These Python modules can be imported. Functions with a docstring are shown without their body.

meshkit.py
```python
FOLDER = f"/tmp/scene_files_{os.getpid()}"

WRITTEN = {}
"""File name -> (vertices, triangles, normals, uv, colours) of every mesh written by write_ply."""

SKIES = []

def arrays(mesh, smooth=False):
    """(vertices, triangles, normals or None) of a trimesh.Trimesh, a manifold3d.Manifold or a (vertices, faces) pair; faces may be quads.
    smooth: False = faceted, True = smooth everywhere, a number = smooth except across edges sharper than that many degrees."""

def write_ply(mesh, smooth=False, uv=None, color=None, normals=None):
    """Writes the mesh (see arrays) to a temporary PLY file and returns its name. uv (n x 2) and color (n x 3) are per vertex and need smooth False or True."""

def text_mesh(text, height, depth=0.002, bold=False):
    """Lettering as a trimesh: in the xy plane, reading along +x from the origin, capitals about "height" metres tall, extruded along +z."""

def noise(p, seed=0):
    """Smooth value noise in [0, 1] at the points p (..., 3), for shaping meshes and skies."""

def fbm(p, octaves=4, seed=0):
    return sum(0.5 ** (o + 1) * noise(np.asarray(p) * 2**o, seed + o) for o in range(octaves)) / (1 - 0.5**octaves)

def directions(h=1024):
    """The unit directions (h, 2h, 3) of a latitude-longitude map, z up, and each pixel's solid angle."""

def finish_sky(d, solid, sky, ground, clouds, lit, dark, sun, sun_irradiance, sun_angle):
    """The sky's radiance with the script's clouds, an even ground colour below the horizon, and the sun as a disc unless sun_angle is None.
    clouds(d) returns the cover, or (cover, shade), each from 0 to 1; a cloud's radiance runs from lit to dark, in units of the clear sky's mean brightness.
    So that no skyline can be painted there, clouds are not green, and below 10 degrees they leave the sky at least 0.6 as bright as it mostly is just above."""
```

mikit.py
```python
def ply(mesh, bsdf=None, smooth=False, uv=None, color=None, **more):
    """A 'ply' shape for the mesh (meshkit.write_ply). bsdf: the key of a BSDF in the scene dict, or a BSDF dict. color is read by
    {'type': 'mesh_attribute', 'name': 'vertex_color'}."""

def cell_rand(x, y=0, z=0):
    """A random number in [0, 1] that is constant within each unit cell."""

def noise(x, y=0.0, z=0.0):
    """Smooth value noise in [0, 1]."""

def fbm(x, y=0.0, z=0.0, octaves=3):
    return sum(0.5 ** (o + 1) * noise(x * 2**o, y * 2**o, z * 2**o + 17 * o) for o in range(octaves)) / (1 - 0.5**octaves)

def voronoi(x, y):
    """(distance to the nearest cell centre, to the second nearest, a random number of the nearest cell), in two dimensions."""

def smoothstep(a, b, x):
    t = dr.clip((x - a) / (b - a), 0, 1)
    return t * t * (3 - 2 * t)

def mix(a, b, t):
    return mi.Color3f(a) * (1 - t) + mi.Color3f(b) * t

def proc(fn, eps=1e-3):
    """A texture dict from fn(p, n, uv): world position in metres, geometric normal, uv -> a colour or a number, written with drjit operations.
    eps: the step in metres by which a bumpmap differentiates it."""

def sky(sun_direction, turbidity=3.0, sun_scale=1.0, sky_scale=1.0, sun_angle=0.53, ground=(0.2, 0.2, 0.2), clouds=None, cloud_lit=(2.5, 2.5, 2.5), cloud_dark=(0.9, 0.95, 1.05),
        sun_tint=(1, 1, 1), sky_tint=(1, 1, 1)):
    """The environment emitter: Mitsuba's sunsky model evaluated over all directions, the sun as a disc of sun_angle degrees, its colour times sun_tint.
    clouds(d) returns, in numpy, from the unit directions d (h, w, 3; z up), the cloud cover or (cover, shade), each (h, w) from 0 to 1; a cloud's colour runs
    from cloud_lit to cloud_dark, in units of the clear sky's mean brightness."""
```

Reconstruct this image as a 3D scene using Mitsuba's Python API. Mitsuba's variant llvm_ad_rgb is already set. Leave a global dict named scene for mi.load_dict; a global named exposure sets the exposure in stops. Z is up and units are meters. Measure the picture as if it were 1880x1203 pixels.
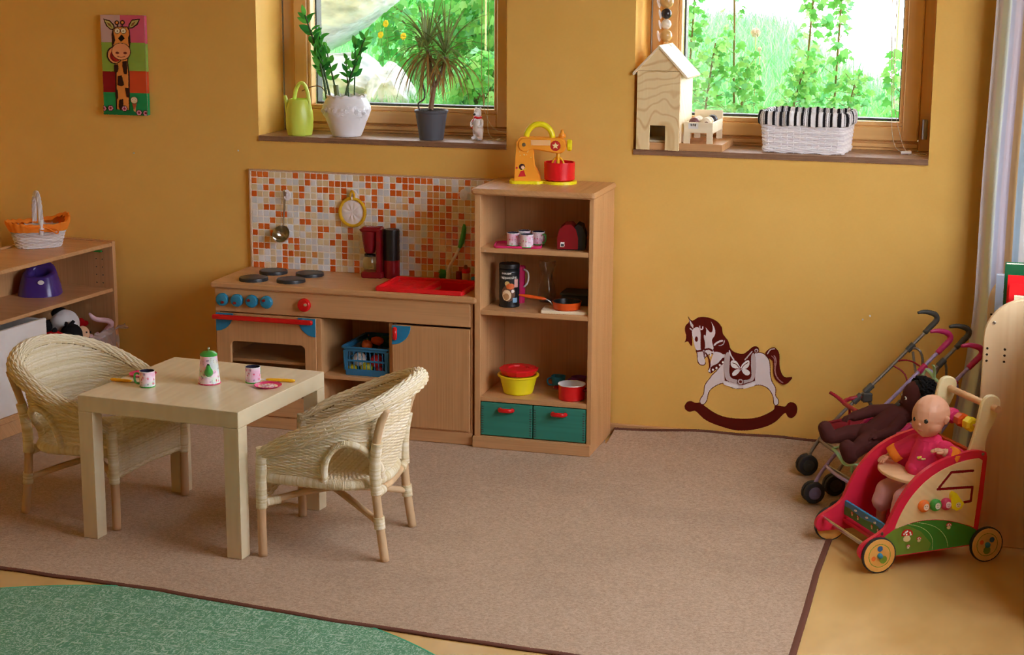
import math, random
import numpy as np, trimesh, drjit as dr, mitsuba as mi
import shapely
from shapely.geometry import Polygon, Point, LineString, box as sbox
from shapely.ops import unary_union
import mikit, meshkit
from mikit import noise, fbm, voronoi, cell_rand, smoothstep, mix, proc

scene, labels = {}, {}
T4 = mi.ScalarTransform4f
PI = math.pi

# ------------------------------------------------------------------ camera, light, exposure
CAM = [0.0, -6.2805, 1.7532]
FWD = [-0.27318, 0.93901, -0.20890]
UP = [-0.06353, 0.19907, 0.97792]
scene['camera'] = dict(type='perspective', fov=32.708, fov_axis='x', near_clip=0.05, far_clip=200.0,
                       to_world=T4().look_at(origin=CAM, target=[CAM[i] + FWD[i] for i in range(3)], up=UP))


def overcast(d):
    return np.full(d.shape[:2], 0.92), np.zeros(d.shape[:2])


scene['sky'] = mikit.sky((-0.30, 0.58, 0.76), turbidity=3.0, sun_scale=0.12, sky_scale=1.0, ground=(0.25, 0.25, 0.22),
                         clouds=overcast, cloud_lit=(2.2, 2.34, 2.55))
exposure = 5.25


# ------------------------------------------------------------------ colour helpers
def lin(c):
    if isinstance(c, str):
        c = [int(c[i:i + 2], 16) for i in (0, 2, 4)]
    return [((x / 255) / 12.92 if x / 255 <= 0.04045 else ((x / 255 + 0.055) / 1.055) ** 2.4) for x in c]


def rgb(c):
    return {'type': 'rgb', 'value': lin(c)}


VC = {'type': 'mesh_attribute', 'name': 'vertex_color'}


def mat(key, col, rough=0.5, metal=0.0, spec=0.5, bump=None, bscale=1.0, **kw):
    """A material of the scene. col: hex or rgb (sRGB), a proc function, or VC."""
    if callable(col):
        col = proc(col)
    elif not isinstance(col, dict):
        col = rgb(col)
    b = dict(type='principled', base_color=col, roughness=rough, metallic=metal, specular=spec, **kw)
    if bump is not None:
        b = dict(type='bumpmap', bump=proc(bump[0], eps=bump[1]) if isinstance(bump, tuple) else proc(bump), scale=bscale, bsdf=b)
    scene[key] = dict(type='twosided', bsdf=b)
    return key


# ------------------------------------------------------------------ mesh helpers: a mesh is (V, F), F triangles
def tri(F):
    F = np.asarray(F, int)
    return F if F.shape[1] == 3 else np.vstack([F[:, [0, 1, 2]], F[:, [0, 2, 3]]])


def tm(m):
    if hasattr(m, 'vertices'):
        return np.array(m.vertices, float), np.array(m.faces, int)
    if hasattr(m, 'to_mesh'):
        q = m.to_mesh()
        return np.array(q.vert_properties[:, :3], float), np.array(q.tri_verts, int)
    return np.asarray(m[0], float), tri(m[1])


def cat(ms):
    V, F, n = [], [], 0
    for m in ms:
        v, f = tm(m)
        V.append(v); F.append(f + n); n += len(v)
    return np.vstack(V), np.vstack(F)


def catc(ms):
    """[(mesh, colour)] -> mesh, per-vertex linear colours"""
    cols = []
    for m, c in ms:
        v = tm(m)[0]
        c = np.asarray(lin(c) if (isinstance(c, str) or np.ndim(c) == 1 and max(c) > 1.5) else c, float)
        cols.append(np.broadcast_to(c, (len(v), 3)))
    return cat([m for m, _ in ms]), np.vstack(cols)


def mv(m, t):
    v, f = tm(m)
    return v + np.asarray(t, float), f


def sc(m, s):
    v, f = tm(m)
    s = np.broadcast_to(np.asarray(s, float), 3)
    return v * s, (f[:, ::-1] if np.prod(s) < 0 else f)


def rot(m, axis, deg, about=(0, 0, 0)):
    v, f = tm(m)
    R = trimesh.transformations.rotation_matrix(math.radians(deg), {'x': [1, 0, 0], 'y': [0, 1, 0], 'z': [0, 0, 1]}.get(axis, axis) if isinstance(axis, str) else axis)[:3, :3]
    a = np.asarray(about, float)
    return (v - a) @ R.T + a, f


def rz(m, deg, about=(0, 0, 0)):
    return rot(m, 'z', deg, about)


def frame(m, o, X, Y, Z):
    """local axes to world: v -> o + v.x X + v.y Y + v.z Z"""
    v, f = tm(m)
    M = np.array([X, Y, Z], float)
    return v @ M + np.asarray(o, float), (f if np.linalg.det(M) > 0 else f[:, ::-1])


_BX = None


def box(x0, x1, y0, y1, z0, z1, b=0.0015):
    """chamfered box"""
    global _BX
    h = np.array([abs(x1 - x0), abs(y1 - y0), abs(z1 - z0)]) / 2
    c = np.array([x0 + x1, y0 + y1, z0 + z1]) / 2
    b = min(b, h.min() * 0.45)
    S = np.array([[i, j, k] for i in (-1, 1) for j in (-1, 1) for k in (-1, 1)], float)
    V = np.vstack([S * (h - b * (1 - np.eye(3)[a])) for a in range(3)])
    if _BX is None:
        hull = trimesh.convex.convex_hull(np.vstack([S * (1 - 0.2 * (1 - np.eye(3)[a])) for a in range(3)]))
        W = np.vstack([S * (1 - 0.2 * (1 - np.eye(3)[a])) for a in range(3)])
        idx = [int(np.argmin(((W - v) ** 2).sum(1))) for v in hull.vertices]
        _BX = np.array(idx)[np.array(hull.faces)]
    return V + c, _BX


def tube(pts, r, n=8, closed=False, caps=True, flat=1.0, up=None):
    """sweep a circle of radius r (number or per point) along pts; flat scales the second axis"""
    P = np.asarray(pts, float)
    N = len(P)
    r = np.broadcast_to(np.asarray(r, float), N)
    D = np.roll(P, -1, 0) - np.roll(P, 1, 0) if closed else np.gradient(P, axis=0)
    D /= np.linalg.norm(D, axis=1, keepdims=True) + 1e-12
    u = np.array([0, 0, 1.0] if up is None else up)
    if abs(u @ D[0]) > 0.95:
        u = np.array([1.0, 0, 0])
    U = np.zeros_like(P)
    for i in range(N):
        u = u - (u @ D[i]) * D[i]
        u /= np.linalg.norm(u) + 1e-12
        U[i] = u
    W = np.cross(D, U)
    a = np.arange(n) * 2 * PI / n
    ring = (np.cos(a)[None, :, None] * U[:, None] * flat + np.sin(a)[None, :, None] * W[:, None]) * r[:, None, None]
    V = (P[:, None] + ring).reshape(-1, 3)
    i, j = np.meshgrid(np.arange(N if closed else N - 1), np.arange(n), indexing='ij')
    i2, j2 = (i + 1) % N, (j + 1) % n
    F = np.stack([i * n + j, i * n + j2, i2 * n + j2, i2 * n + j], -1).reshape(-1, 4)
    F = tri(F)
    if caps and not closed:
        V = np.vstack([V, P[:1], P[-1:]])
        j = np.arange(n)
        F = np.vstack([F, np.stack([np.full(n, N * n), (j + 1) % n, j], 1),
                       np.stack([np.full(n, N * n + 1), (N - 1) * n + j, (N - 1) * n + (j + 1) % n], 1)])
    return V, F


def smoothpath(pts, n=24, closed=False):
    """Catmull-Rom through pts"""
    P = np.asarray(pts, float)
    if len(P) < 3 and not closed:
        return P[0] + (P[-1] - P[0]) * np.linspace(0, 1, n)[:, None]
    from scipy.interpolate import CubicSpline
    Q = np.vstack([P, P[:1]]) if closed else P
    t = np.concatenate([[0], np.cumsum(np.linalg.norm(np.diff(Q, axis=0), axis=1) ** 0.5)])
    cs = CubicSpline(t, Q, bc_type='periodic' if closed else 'natural')
    return cs(np.linspace(0, t[-1], n + (1 if closed else 0)))[:n]


def lathe(prof, n=32, ang=2 * PI, close=False):
    """revolve (r, z) profile about z"""
    p = np.asarray(prof, float)
    full = ang > 2 * PI - 1e-6
    m = n if full else n + 1
    a = np.arange(m) * ang / n
    V = np.stack([p[None, :, 0] * np.cos(a)[:, None], p[None, :, 0] * np.sin(a)[:, None], np.broadcast_to(p[None, :, 1], (m, len(p)))], -1).reshape(-1, 3)
    k = len(p)
    i, j = np.meshgrid(np.arange(n), np.arange(k - 1), indexing='ij')
    i2 = (i + 1) % m
    F = tri(np.stack([i * k + j, i2 * k + j, i2 * k + j + 1, i * k + j + 1], -1).reshape(-1, 4))
    v0, v1, v2 = V[F[:, 0]], V[F[:, 1]], V[F[:, 2]]
    keep = np.linalg.norm(np.cross(v1 - v0, v2 - v0), axis=1) > 1e-14
    return V, F[keep]


def ext(poly, d, z=0.0):
    """extrude a shapely polygon (or list of points) along +z by d from z"""
    if not hasattr(poly, 'geom_type'):
        poly = Polygon(poly)
    if not poly.is_valid:
        poly = poly.buffer(0)
    gs = [g for g in getattr(poly, 'geoms', [poly]) if g.area > 1e-10]
    return mv(cat([trimesh.creation.extrude_polygon(g, d, engine='earcut') for g in gs]), (0, 0, z))


def extb(poly, d, b=0.002, z=0.0):
    """extruded polygon with chamfered top and bottom rims (no holes needed)"""
    if not hasattr(poly, 'geom_type'):
        poly = Polygon(poly)
    poly = shapely.geometry.polygon.orient(poly.buffer(0).simplify(1e-5))
    rings = [poly.exterior] + list(poly.interiors)
    inner = poly.buffer(-b, join_style='mitre')
    ok = inner.geom_type == 'Polygon' and len(inner.exterior.coords) == len(poly.exterior.coords) and len(inner.interiors) == len(poly.interiors)
    if not ok:
        return ext(poly, d, z)
    inner = shapely.geometry.polygon.orient(inner)
    ms = []
    vi, fi = trimesh.creation.triangulate_polygon(inner, engine='earcut')
    vi = np.column_stack([vi, np.zeros(len(vi))])
    a, bb, c = vi[fi[:, 0]], vi[fi[:, 1]], vi[fi[:, 2]]
    fi = np.where((np.cross(bb - a, c - a)[:, 2] < 0)[:, None], fi[:, ::-1], fi)
    ms.append((vi + [0, 0, z + d], fi)); ms.append((vi + [0, 0, z], fi[:, ::-1]))
    for ro, ri in zip([poly.exterior] + list(poly.interiors), [inner.exterior] + list(inner.interiors)):
        o = np.array(ro.coords)[:-1]; q = np.array(ri.coords)[:-1]
        k = int(np.argmin(((q - o[0]) ** 2).sum(1))); q = np.roll(q, -k, 0)
        n = len(o)
        L = [np.column_stack([q, np.full(n, z)]), np.column_stack([o, np.full(n, z + b)]), np.column_stack([o, np.full(n, z + d - b)]), np.column_stack([q, np.full(n, z + d)])]
        V = np.vstack(L)
        F = []
        for l in range(3):
            j = np.arange(n); j2 = (j + 1) % n
            F.append(np.stack([l * n + j, l * n + j2, (l + 1) * n + j2, (l + 1) * n + j], 1))
        ms.append((V, tri(np.vstack(F))))
    return cat(ms)


def rrect(x0, x1, y0, y1, r, q=5):
    return sbox(x0 + r, y0 + r, x1 - r, y1 - r).buffer(r, quad_segs=q)


def ico(r=1.0, sub=2, s=(1, 1, 1), c=(0, 0, 0)):
    m = trimesh.creation.icosphere(subdivisions=sub, radius=r)
    return np.array(m.vertices) * np.asarray(s, float) + np.asarray(c, float), np.array(m.faces)


def grid(fn, nu, nv, closeu=False):
    """fn(u, v) over [0,1]^2 (arrays) -> points"""
    u = np.arange(nu) / (nu if closeu else nu - 1)
    v = np.arange(nv) / (nv - 1)
    U, W = np.meshgrid(u, v, indexing='ij')
    V = fn(U.ravel(), W.ravel())
    i, j = np.meshgrid(np.arange(nu if closeu else nu - 1), np.arange(nv - 1), indexing='ij')
    i2 = (i + 1) % nu
    F = np.stack([i * nv + j, i2 * nv + j, i2 * nv + j + 1, i * nv + j + 1], -1).reshape(-1, 4)
    return np.asarray(V, float), tri(F)


def yz(m):
    """local (x, y, z) -> drawing plane xy stood up on the wall: x stays, y -> z, thickness z -> -y (towards the room)"""
    v, f = tm(m)
    return np.stack([v[:, 0], -v[:, 2], v[:, 1]], 1), f


def bones(chain_list, ref=None, taubin=8):
    """one continuous body: hulls of spheres joined, refined and smoothed. chain_list: [((x,y,z), r, (x,y,z), r), ...]"""
    import manifold3d as m3
    out = m3.Manifold()
    for a, ra, b, rb in chain_list:
        s = [m3.Manifold.sphere(r, 20).translate([float(x) for x in q]) for q, r in ((a, ra), (b, rb))]
        out = out + m3.Manifold.batch_hull(s)
    if ref:
        out = out.refine_to_length(ref)
    v, f = tm(out)
    m = trimesh.Trimesh(v, f, process=True)
    if taubin:
        trimesh.smoothing.filter_taubin(m, iterations=taubin)
    return np.array(m.vertices), np.array(m.faces)


# ------------------------------------------------------------------ the scene's entries
def _num(key):
    if key not in scene and key not in labels and not any(k.startswith(key + '__') for k in scene):
        return key
    i = 1
    while True:
        k = f'{key}_{i:03d}'
        if k not in scene and k not in labels:
            return k
        i += 1


def thing(name, label, category, group=None):
    key = _num(name)
    labels[key] = dict(label=label, category=category)
    if group:
        labels[key]['group'] = group
    return key


def put(key, mesh, bsdf, smooth=30, color=None):
    v, f = tm(mesh)
    if color is not None and smooth not in (True, False):
        smooth = True
    scene[key] = mikit.ply((v, f), bsdf, smooth=smooth, color=color)
    return key


def part(parent, name, mesh, bsdf, smooth=30, label=None, kind=None, color=None):
    key = _num(parent + '__' + name)
    put(key, mesh, bsdf, smooth, color)
    if label or kind:
        labels[key] = {k: v for k, v in (('label', label), ('kind', kind)) if v}
    return key


def solo(name, label, category, mesh, bsdf, smooth=30, group=None, kind=None, color=None):
    key = thing(name, label, category, group)
    if kind:
        labels[key]['kind'] = kind
    return put(key, mesh, bsdf, smooth, color)


def struct(name, mesh, bsdf, smooth=False, label=None):
    put(name, mesh, bsdf, smooth)
    labels[name] = dict(kind='structure', **({'label': label} if label else {}))
    return name


def layers(items, step=0.0003, z0=0.0):
    """flat print: [(polygon, colour)] painted over each other, each a little higher; drawing plane xy, thickness +z"""
    ms = []
    for i, (poly, col) in enumerate(items):
        if not hasattr(poly, 'geom_type'):
            poly = Polygon(poly)
        if not poly.is_valid:
            poly = poly.buffer(0)
        if poly.is_empty:
            continue
        ms.append((ext(poly, step * 0.9, z0 + i * step), col))
    return catc(ms)


def circ(x, y, r, ry=None, q=8):
    p = Point(0, 0).buffer(1, quad_segs=q)
    return shapely.affinity.translate(shapely.affinity.scale(p, r, ry or r, origin=(0, 0)), x, y)


def line(pts, w, cap='round'):
    return LineString(pts).buffer(w / 2, quad_segs=4, cap_style=cap)


import shapely.affinity


# ------------------------------------------------------------------ materials
def c3(h):
    return mi.Color3f(*lin(h))


def wood_fn(base, dark, axis, fine=260.0, wide=26.0, amt=0.55):
    b, d = lin(base), lin(dark)

    def fn(p, n, uv):
        a, q, r = {'z': (p.z, p.x, p.y), 'x': (p.x, p.z, p.y), 'y': (p.y, p.x, p.z)}[axis]
        s = q + 1.37 * r
        t = 0.55 * noise(s * fine, a * 6.0) + 0.45 * noise(s * wide + 3.1 * noise(a * 2.2, s * 3.0), a * 1.1)
        return mix(b, d, dr.clip((t - 0.35) * 1.6, 0, 1) * amt)
    return fn


mat('beech_up', wood_fn('C49464', 'A87646', 'z'), 0.42)
mat('beech_across', wood_fn('C8996A', 'AE7E50', 'x'), 0.38)
mat('beech_edge', wood_fn('CC9E6E', 'B88858', 'x', 180, 12, 0.4), 0.35)
mat('beech_deep', wood_fn('C49464', 'A87646', 'y'), 0.38)


def pine_fn(p, n, uv):
    s = p.z * 20.0 + 3.5 * noise(p.x * 9.0 + p.y * 9, p.z * 5.0) + 0.9 * noise(p.x * 30, p.z * 24.0)
    w = dr.abs(s - dr.floor(s) - 0.5) * 2
    t = smoothstep(0.55, 1.0, w) * (0.35 + 0.65 * noise(p.z * 14, p.x * 3, p.y * 3))
    return mix(lin('ECD6A6'), lin('C9A266'), t * 0.75 + 0.15 * noise(p.x * 200, p.z * 30, p.y * 60))


mat('pine_ply', pine_fn, 0.55)
mat('pale_wood', wood_fn('EADCBE', 'D6C096', 'x', 120, 14, 0.5), 0.55)


def birch_fn(p, n, uv):
    t = noise(p.x * 14, p.y * 3.2, p.z * 3) * 0.6 + noise(p.x * 90, p.y * 9, p.z * 9) * 0.4
    return mix(lin('DDD0B2'), lin('CDBC98'), t)


mat('birch_veneer', birch_fn, 0.3, clearcoat=0.25, clearcoat_gloss=0.8)
mat('panel_birch', wood_fn('E3C9A0', 'CDA878', 'z', 110, 16, 0.6), 0.4)


def wall_fn(p, n, uv):
    t = fbm(p.x * 6, p.y * 6, p.z * 6, 3)
    g = noise(p.x * 240, p.y * 240, p.z * 240)
    return mix(lin('E8BB66'), lin('E0B056'), t * 0.7 + g * 0.3)


mat('wall_paint', wall_fn, 0.6, spec=0.3, bump=(lambda p, n, uv: fbm(p.x * 130, p.y * 130, p.z * 130, 2), 2e-3), bscale=0.0009)


def rug_fn(p, n, uv):
    t = noise(p.x * 420, p.y * 420) * 0.5 + noise(p.x * 150, p.y * 170) * 0.5
    w = fbm(p.x * 5, p.y * 5 + 2, 0.0, 3)
    c = mix(lin('C0A892'), lin('A2886F'), dr.clip(t * 1.3 - 0.15, 0, 1))
    return c * (1 - 0.07 * smoothstep(0.45, 0.8, w))


mat('rug_pile', rug_fn, 0.95, spec=0.1, sheen=0.3, bump=(lambda p, n, uv: noise(p.x * 300, p.y * 300, p.z * 300), 1e-3), bscale=0.002)
mat('rug_binding', '6B4538', 0.9, spec=0.15)


def green_fn(p, n, uv):
    a = noise(p.x * 150 + 20 * noise(p.x * 30, p.y * 30), p.y * 330)
    b = noise(p.x * 330, p.y * 150 + 20 * noise(p.x * 30 + 9, p.y * 30))
    t = smoothstep(0.55, 0.9, dr.maximum(a, b))
    return mix(lin('5F9470'), lin('A5C3AC'), t)


mat('green_pile', green_fn, 0.95, spec=0.1, bump=(lambda p, n, uv: noise(p.x * 260, p.y * 260, p.z * 260), 1e-3), bscale=0.002)
mat('green_binding', '55B48C', 0.9, spec=0.15)


def lino_fn(p, n, uv):
    t = fbm(p.x * 9, p.y * 4 + 2 * noise(p.x * 3, p.y * 3), 0.0, 3)
    return mix(lin('D2AE70'), lin('C29A58'), dr.clip(t * 1.5 - 0.3, 0, 1))


mat('linoleum', lino_fn, 0.32, spec=0.4)
mat('white_paint', 'DCD6CA', 0.7, spec=0.2)
mat('ceiling_paint', 'B3A488', 0.8, spec=0.2)
mat('window_wood', wood_fn('DCAE70', 'C99455', 'x', 150, 18, 0.4), 0.35)
mat('window_wood_up', wood_fn('DCAE70', 'C99455', 'z', 150, 18, 0.4), 0.35)


def sill_fn(p, n, uv):
    t = noise(p.x * 18, p.y * 200, p.z * 900) * 0.6 + noise(p.x * 60, p.y * 60, p.z * 300) * 0.4
    return mix(lin('A68468'), lin('8A684E'), t)


mat('sill_ply', sill_fn, 0.4)
mat('sill_edge', lambda p, n, uv: mix(lin('9A7458'), lin('6E4E3A'), noise(p.x * 12, p.z * 500, 0.0) * 0.7 + 0.3 * noise(p.x * 90, p.z * 260)), 0.5)
scene['glass'] = dict(type='thindielectric', int_ior=1.5)
scene['solid_glass'] = dict(type='dielectric', int_ior=1.33)
scene['bag_film'] = dict(type='blendbsdf', weight=0.32, a=dict(type='thindielectric', int_ior=1.4), b=dict(type='twosided', bsdf=dict(type='diffuse', reflectance=rgb('D9CFCB'))))
mat('gasket', '3A3F42', 0.5)
mat('print', VC, 0.45)
mat('print_matte', VC, 0.8, spec=0.2)
mat('tile_glaze', VC, 0.12, spec=0.6)
mat('grout', 'F2EEE6', 0.8, spec=0.2)
mat('trim_wood', wood_fn('C9A683', 'B08A66', 'x', 160, 20, 0.5), 0.5)
mat('red_gloss', 'D0161A', 0.2)
mat('red_plastic', 'DC1A22', 0.28)
mat('blue_gloss', '2A86AE', 0.2)
mat('blue_matte', '1F7CA8', 0.5)
mat('black_plate', '2A2C30', 0.35)
mat('black_plastic', '17181B', 0.35)
mat('charcoal_plastic', '44484C', 0.45)
mat('chrome', 'C9C6C0', 0.14, metal=1.0)
mat('steel', 'A9A9AC', 0.28, metal=1.0)
mat('white_plastic', 'E8E4E4', 0.35)
mat('white_ceramic', 'EDEDF2', 0.12, clearcoat=0.5)
mat('yellow_plastic', 'EBDD1E', 0.3)
mat('mustard_plastic', 'EDB21C', 0.35)
mat('mustard_cloth', 'DDAF22', 0.9)
mat('white_cloth', 'E6DEDC', 0.9)
mat('dark_red', '7E0F1B', 0.25)
mat('green_gloss', '3FA042', 0.25)
mat('teal_stain', wood_fn('2F8573', '22705F', 'x', 150, 20, 0.6), 0.55)
mat('lime_plastic', 'CFE25A', 0.32)
mat('dark_pot', '50525A', 0.5)
mat('soil', '2B211C', 0.95)
mat('wicker', VC, 0.62, spec=0.35)
mat('rattan_pole', VC, 0.55)
mat('leaf', VC, 0.4)
mat('cloth', VC, 0.9, spec=0.2)
mat('white_wicker', 'E9E6E8', 0.5)
mat('orange_cloth', 'F08A28', 0.85)
mat('purple_plastic', '46307A', 0.22)
mat('white_board', 'E2DDD8', 0.5)
mat('skin_pale', 'D29B7A', 0.45, spec=0.4)
mat('doll_dark', '4A2420', 0.85, spec=0.2)
mat('hair_black', '0C0B0D', 0.95)
mat('orange_wood_paint', wood_fn('EE9A2E', 'E58A1E', 'z', 60, 10, 0.4), 0.35)
mat('orange_enamel', 'D8541A', 0.2)
mat('violet_plastic', '7A3A8A', 0.3)
mat('dark_wood', '7A4A2A', 0.5)
mat('pink_tin', 'D02A66', 0.2)


def tin_fn(p, n, uv):
    a = dr.atan2(n.y, n.x)
    u, v = a * 2.2, p.z * 70.0
    f1, f2, w = voronoi(u * 1.3, v)
    c = mix(lin('E9BCD4'), lin('F0DCE6'), smoothstep(0.35, 0.6, noise(p.x * 40, p.y * 40, p.z * 40)))
    c = mix(c, mix(lin('C4DEE4'), lin('DDEBCC'), w), 0.8 * smoothstep(0.58, 0.70, noise(p.x * 35 + 7, p.y * 35, p.z * 35)))
    ring = dr.select((dr.abs(f1 - 0.25) < 0.05) & (w > 0.5), 1.0, 0.0)
    c = mix(c, lin('7C5A84'), ring * 0.7)
    return dr.select((f1 < 0.14) & (w > 0.75), mi.Color3f(*lin('D8486E')), c)


mat('tin_print', tin_fn, 0.22, spec=0.5)
mat('tin_dark', '262438', 0.3)
for k_, c_ in (('plush_black', '1A181A'), ('plush_white', 'DAD6D4'), ('plush_red', 'B8141C'), ('plush_peach', 'D9AE8C'), ('plush_pink', 'D8B4BE')):
    mat(k_, c_, 0.95, spec=0.15, bump=(lambda p, n, uv: noise(p.x * 700, p.y * 700, p.z * 700), 1e-3), bscale=0.0015)
mat('cord_cotton', 'D8CDB8', 0.9)
mat('bead_lacquer', VC, 0.15, clearcoat=0.6)
mat('paper', 'E8E2D6', 0.8)
mat('book_green', '0F5A34', 0.35)
mat('book_beige', 'D8CCAA', 0.6)
mat('book_blue', 'B8C8E0', 0.5)
mat('dark_hole', '2A1A10', 0.9)
mat('tube_grey', '8E8880', 0.35, metal=0.6)
mat('tube_purple', 'A898C4', 0.3, metal=0.2)
mat('stroller_grey', '4A4A46', 0.5)
mat('stroller_pink', 'B82A62', 0.35)
mat('fabric_red', '8E2430', 0.9)
mat('fabric_green', 'A8CFA0', 0.85)
mat('fabric_pink', 'D8B09C', 0.9)
mat('red_bar', 'A01C30', 0.4)
mat('wheel_dark', '2A2A2C', 0.6)
mat('wheel_hub', '6E6880', 0.45)
mat('wheel_hub_dark', '3A3A34', 0.5)
mat('eye_white', 'E8E4E0', 0.2)
mat('eye_dark', '1C2420', 0.08)
mat('lip_brown', '7A4038', 0.8)
mat('lip_pink', 'C8705C', 0.4)
mat('cart_red', 'D42A44', 0.3)
mat('cart_pink', 'DA3A70', 0.3)
mat('cart_wood', wood_fn('E6CB96', 'D2B078', 'x', 90, 12, 0.5), 0.35)
mat('cart_orange_wood', wood_fn('EBB45E', 'E0A24A', 'z', 90, 12, 0.4), 0.35)
mat('cart_cream', 'EBDDAA', 0.4)
mat('cart_dowel', wood_fn('DDB78C', 'C99B6C', 'x', 140, 14, 0.5), 0.4)
mat('jumper_pink', 'D8305E', 0.92, sheen=0.4, bump=(lambda p, n, uv: noise(p.x * 900, p.y * 900, p.z * 900), 1e-3), bscale=0.001)
mat('trouser_pink', 'D6A0A0', 0.95, sheen=0.3)
mat('gravel', lambda p, n, uv: mix(lin('EFECE6'), lin('DCD8CE'), noise(p.x * 30, p.y * 30)), 0.9)
mat('turf', lambda p, n, uv: mix(lin('62A45C'), lin('84C07C'), fbm(p.x * 8, p.y * 8)), 0.9)
mat('rock', lambda p, n, uv: mix(lin('DADEE4'), lin('A2A8B0'), smoothstep(0.35, 0.75, fbm(p.x * 9, p.y * 9, p.z * 16, 4))), 0.85, bump=(lambda p, n, uv: fbm(p.x * 25, p.y * 25, p.z * 40, 3), 4e-3), bscale=0.012)
mat('stem_brown', '7A6A48', 0.8)
mat('stalk_pale', 'D8D6B0', 0.7)
mat('flower_yellow', 'F2C81E', 0.6)
scene['leaf_out'] = dict(type='principledthin', base_color=VC, roughness=0.55, diff_trans=0.9, spec_trans=0.0, eta=1.4)
mat('basket_blue', '2C6C94', 0.3)
scene['leaf_thick'] = dict(type='principledthin', base_color=VC, roughness=0.35, diff_trans=0.55, spec_trans=0.0, eta=1.5)
# ------------------------------------------------------------------ the room
WY = -0.09            # room face of the window wall
XL, XR, YF, ZC = -3.98, 0.46, -7.3, 2.7
W1 = (-2.822, -1.826, 1.047, 2.25)
W2 = (-1.347, -0.303, 1.047, 2.25)
FL = -0.006           # linoleum level; the top of the rug is z = 0

wp = sbox(XL - 0.2, FL - 0.05, XR + 0.2, ZC + 0.1)
for w in (W1, W2):
    wp = wp.difference(sbox(w[0], w[2], w[1], w[3]))
struct('wall_back', mv(yz(ext(wp, 0.36)), (0, 0.27, 0)), 'wall_paint')
struct('wall_left', box(XL - 0.2, XL, YF - 0.2, WY, FL - 0.05, ZC + 0.1, 0), 'wall_paint')
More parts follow.
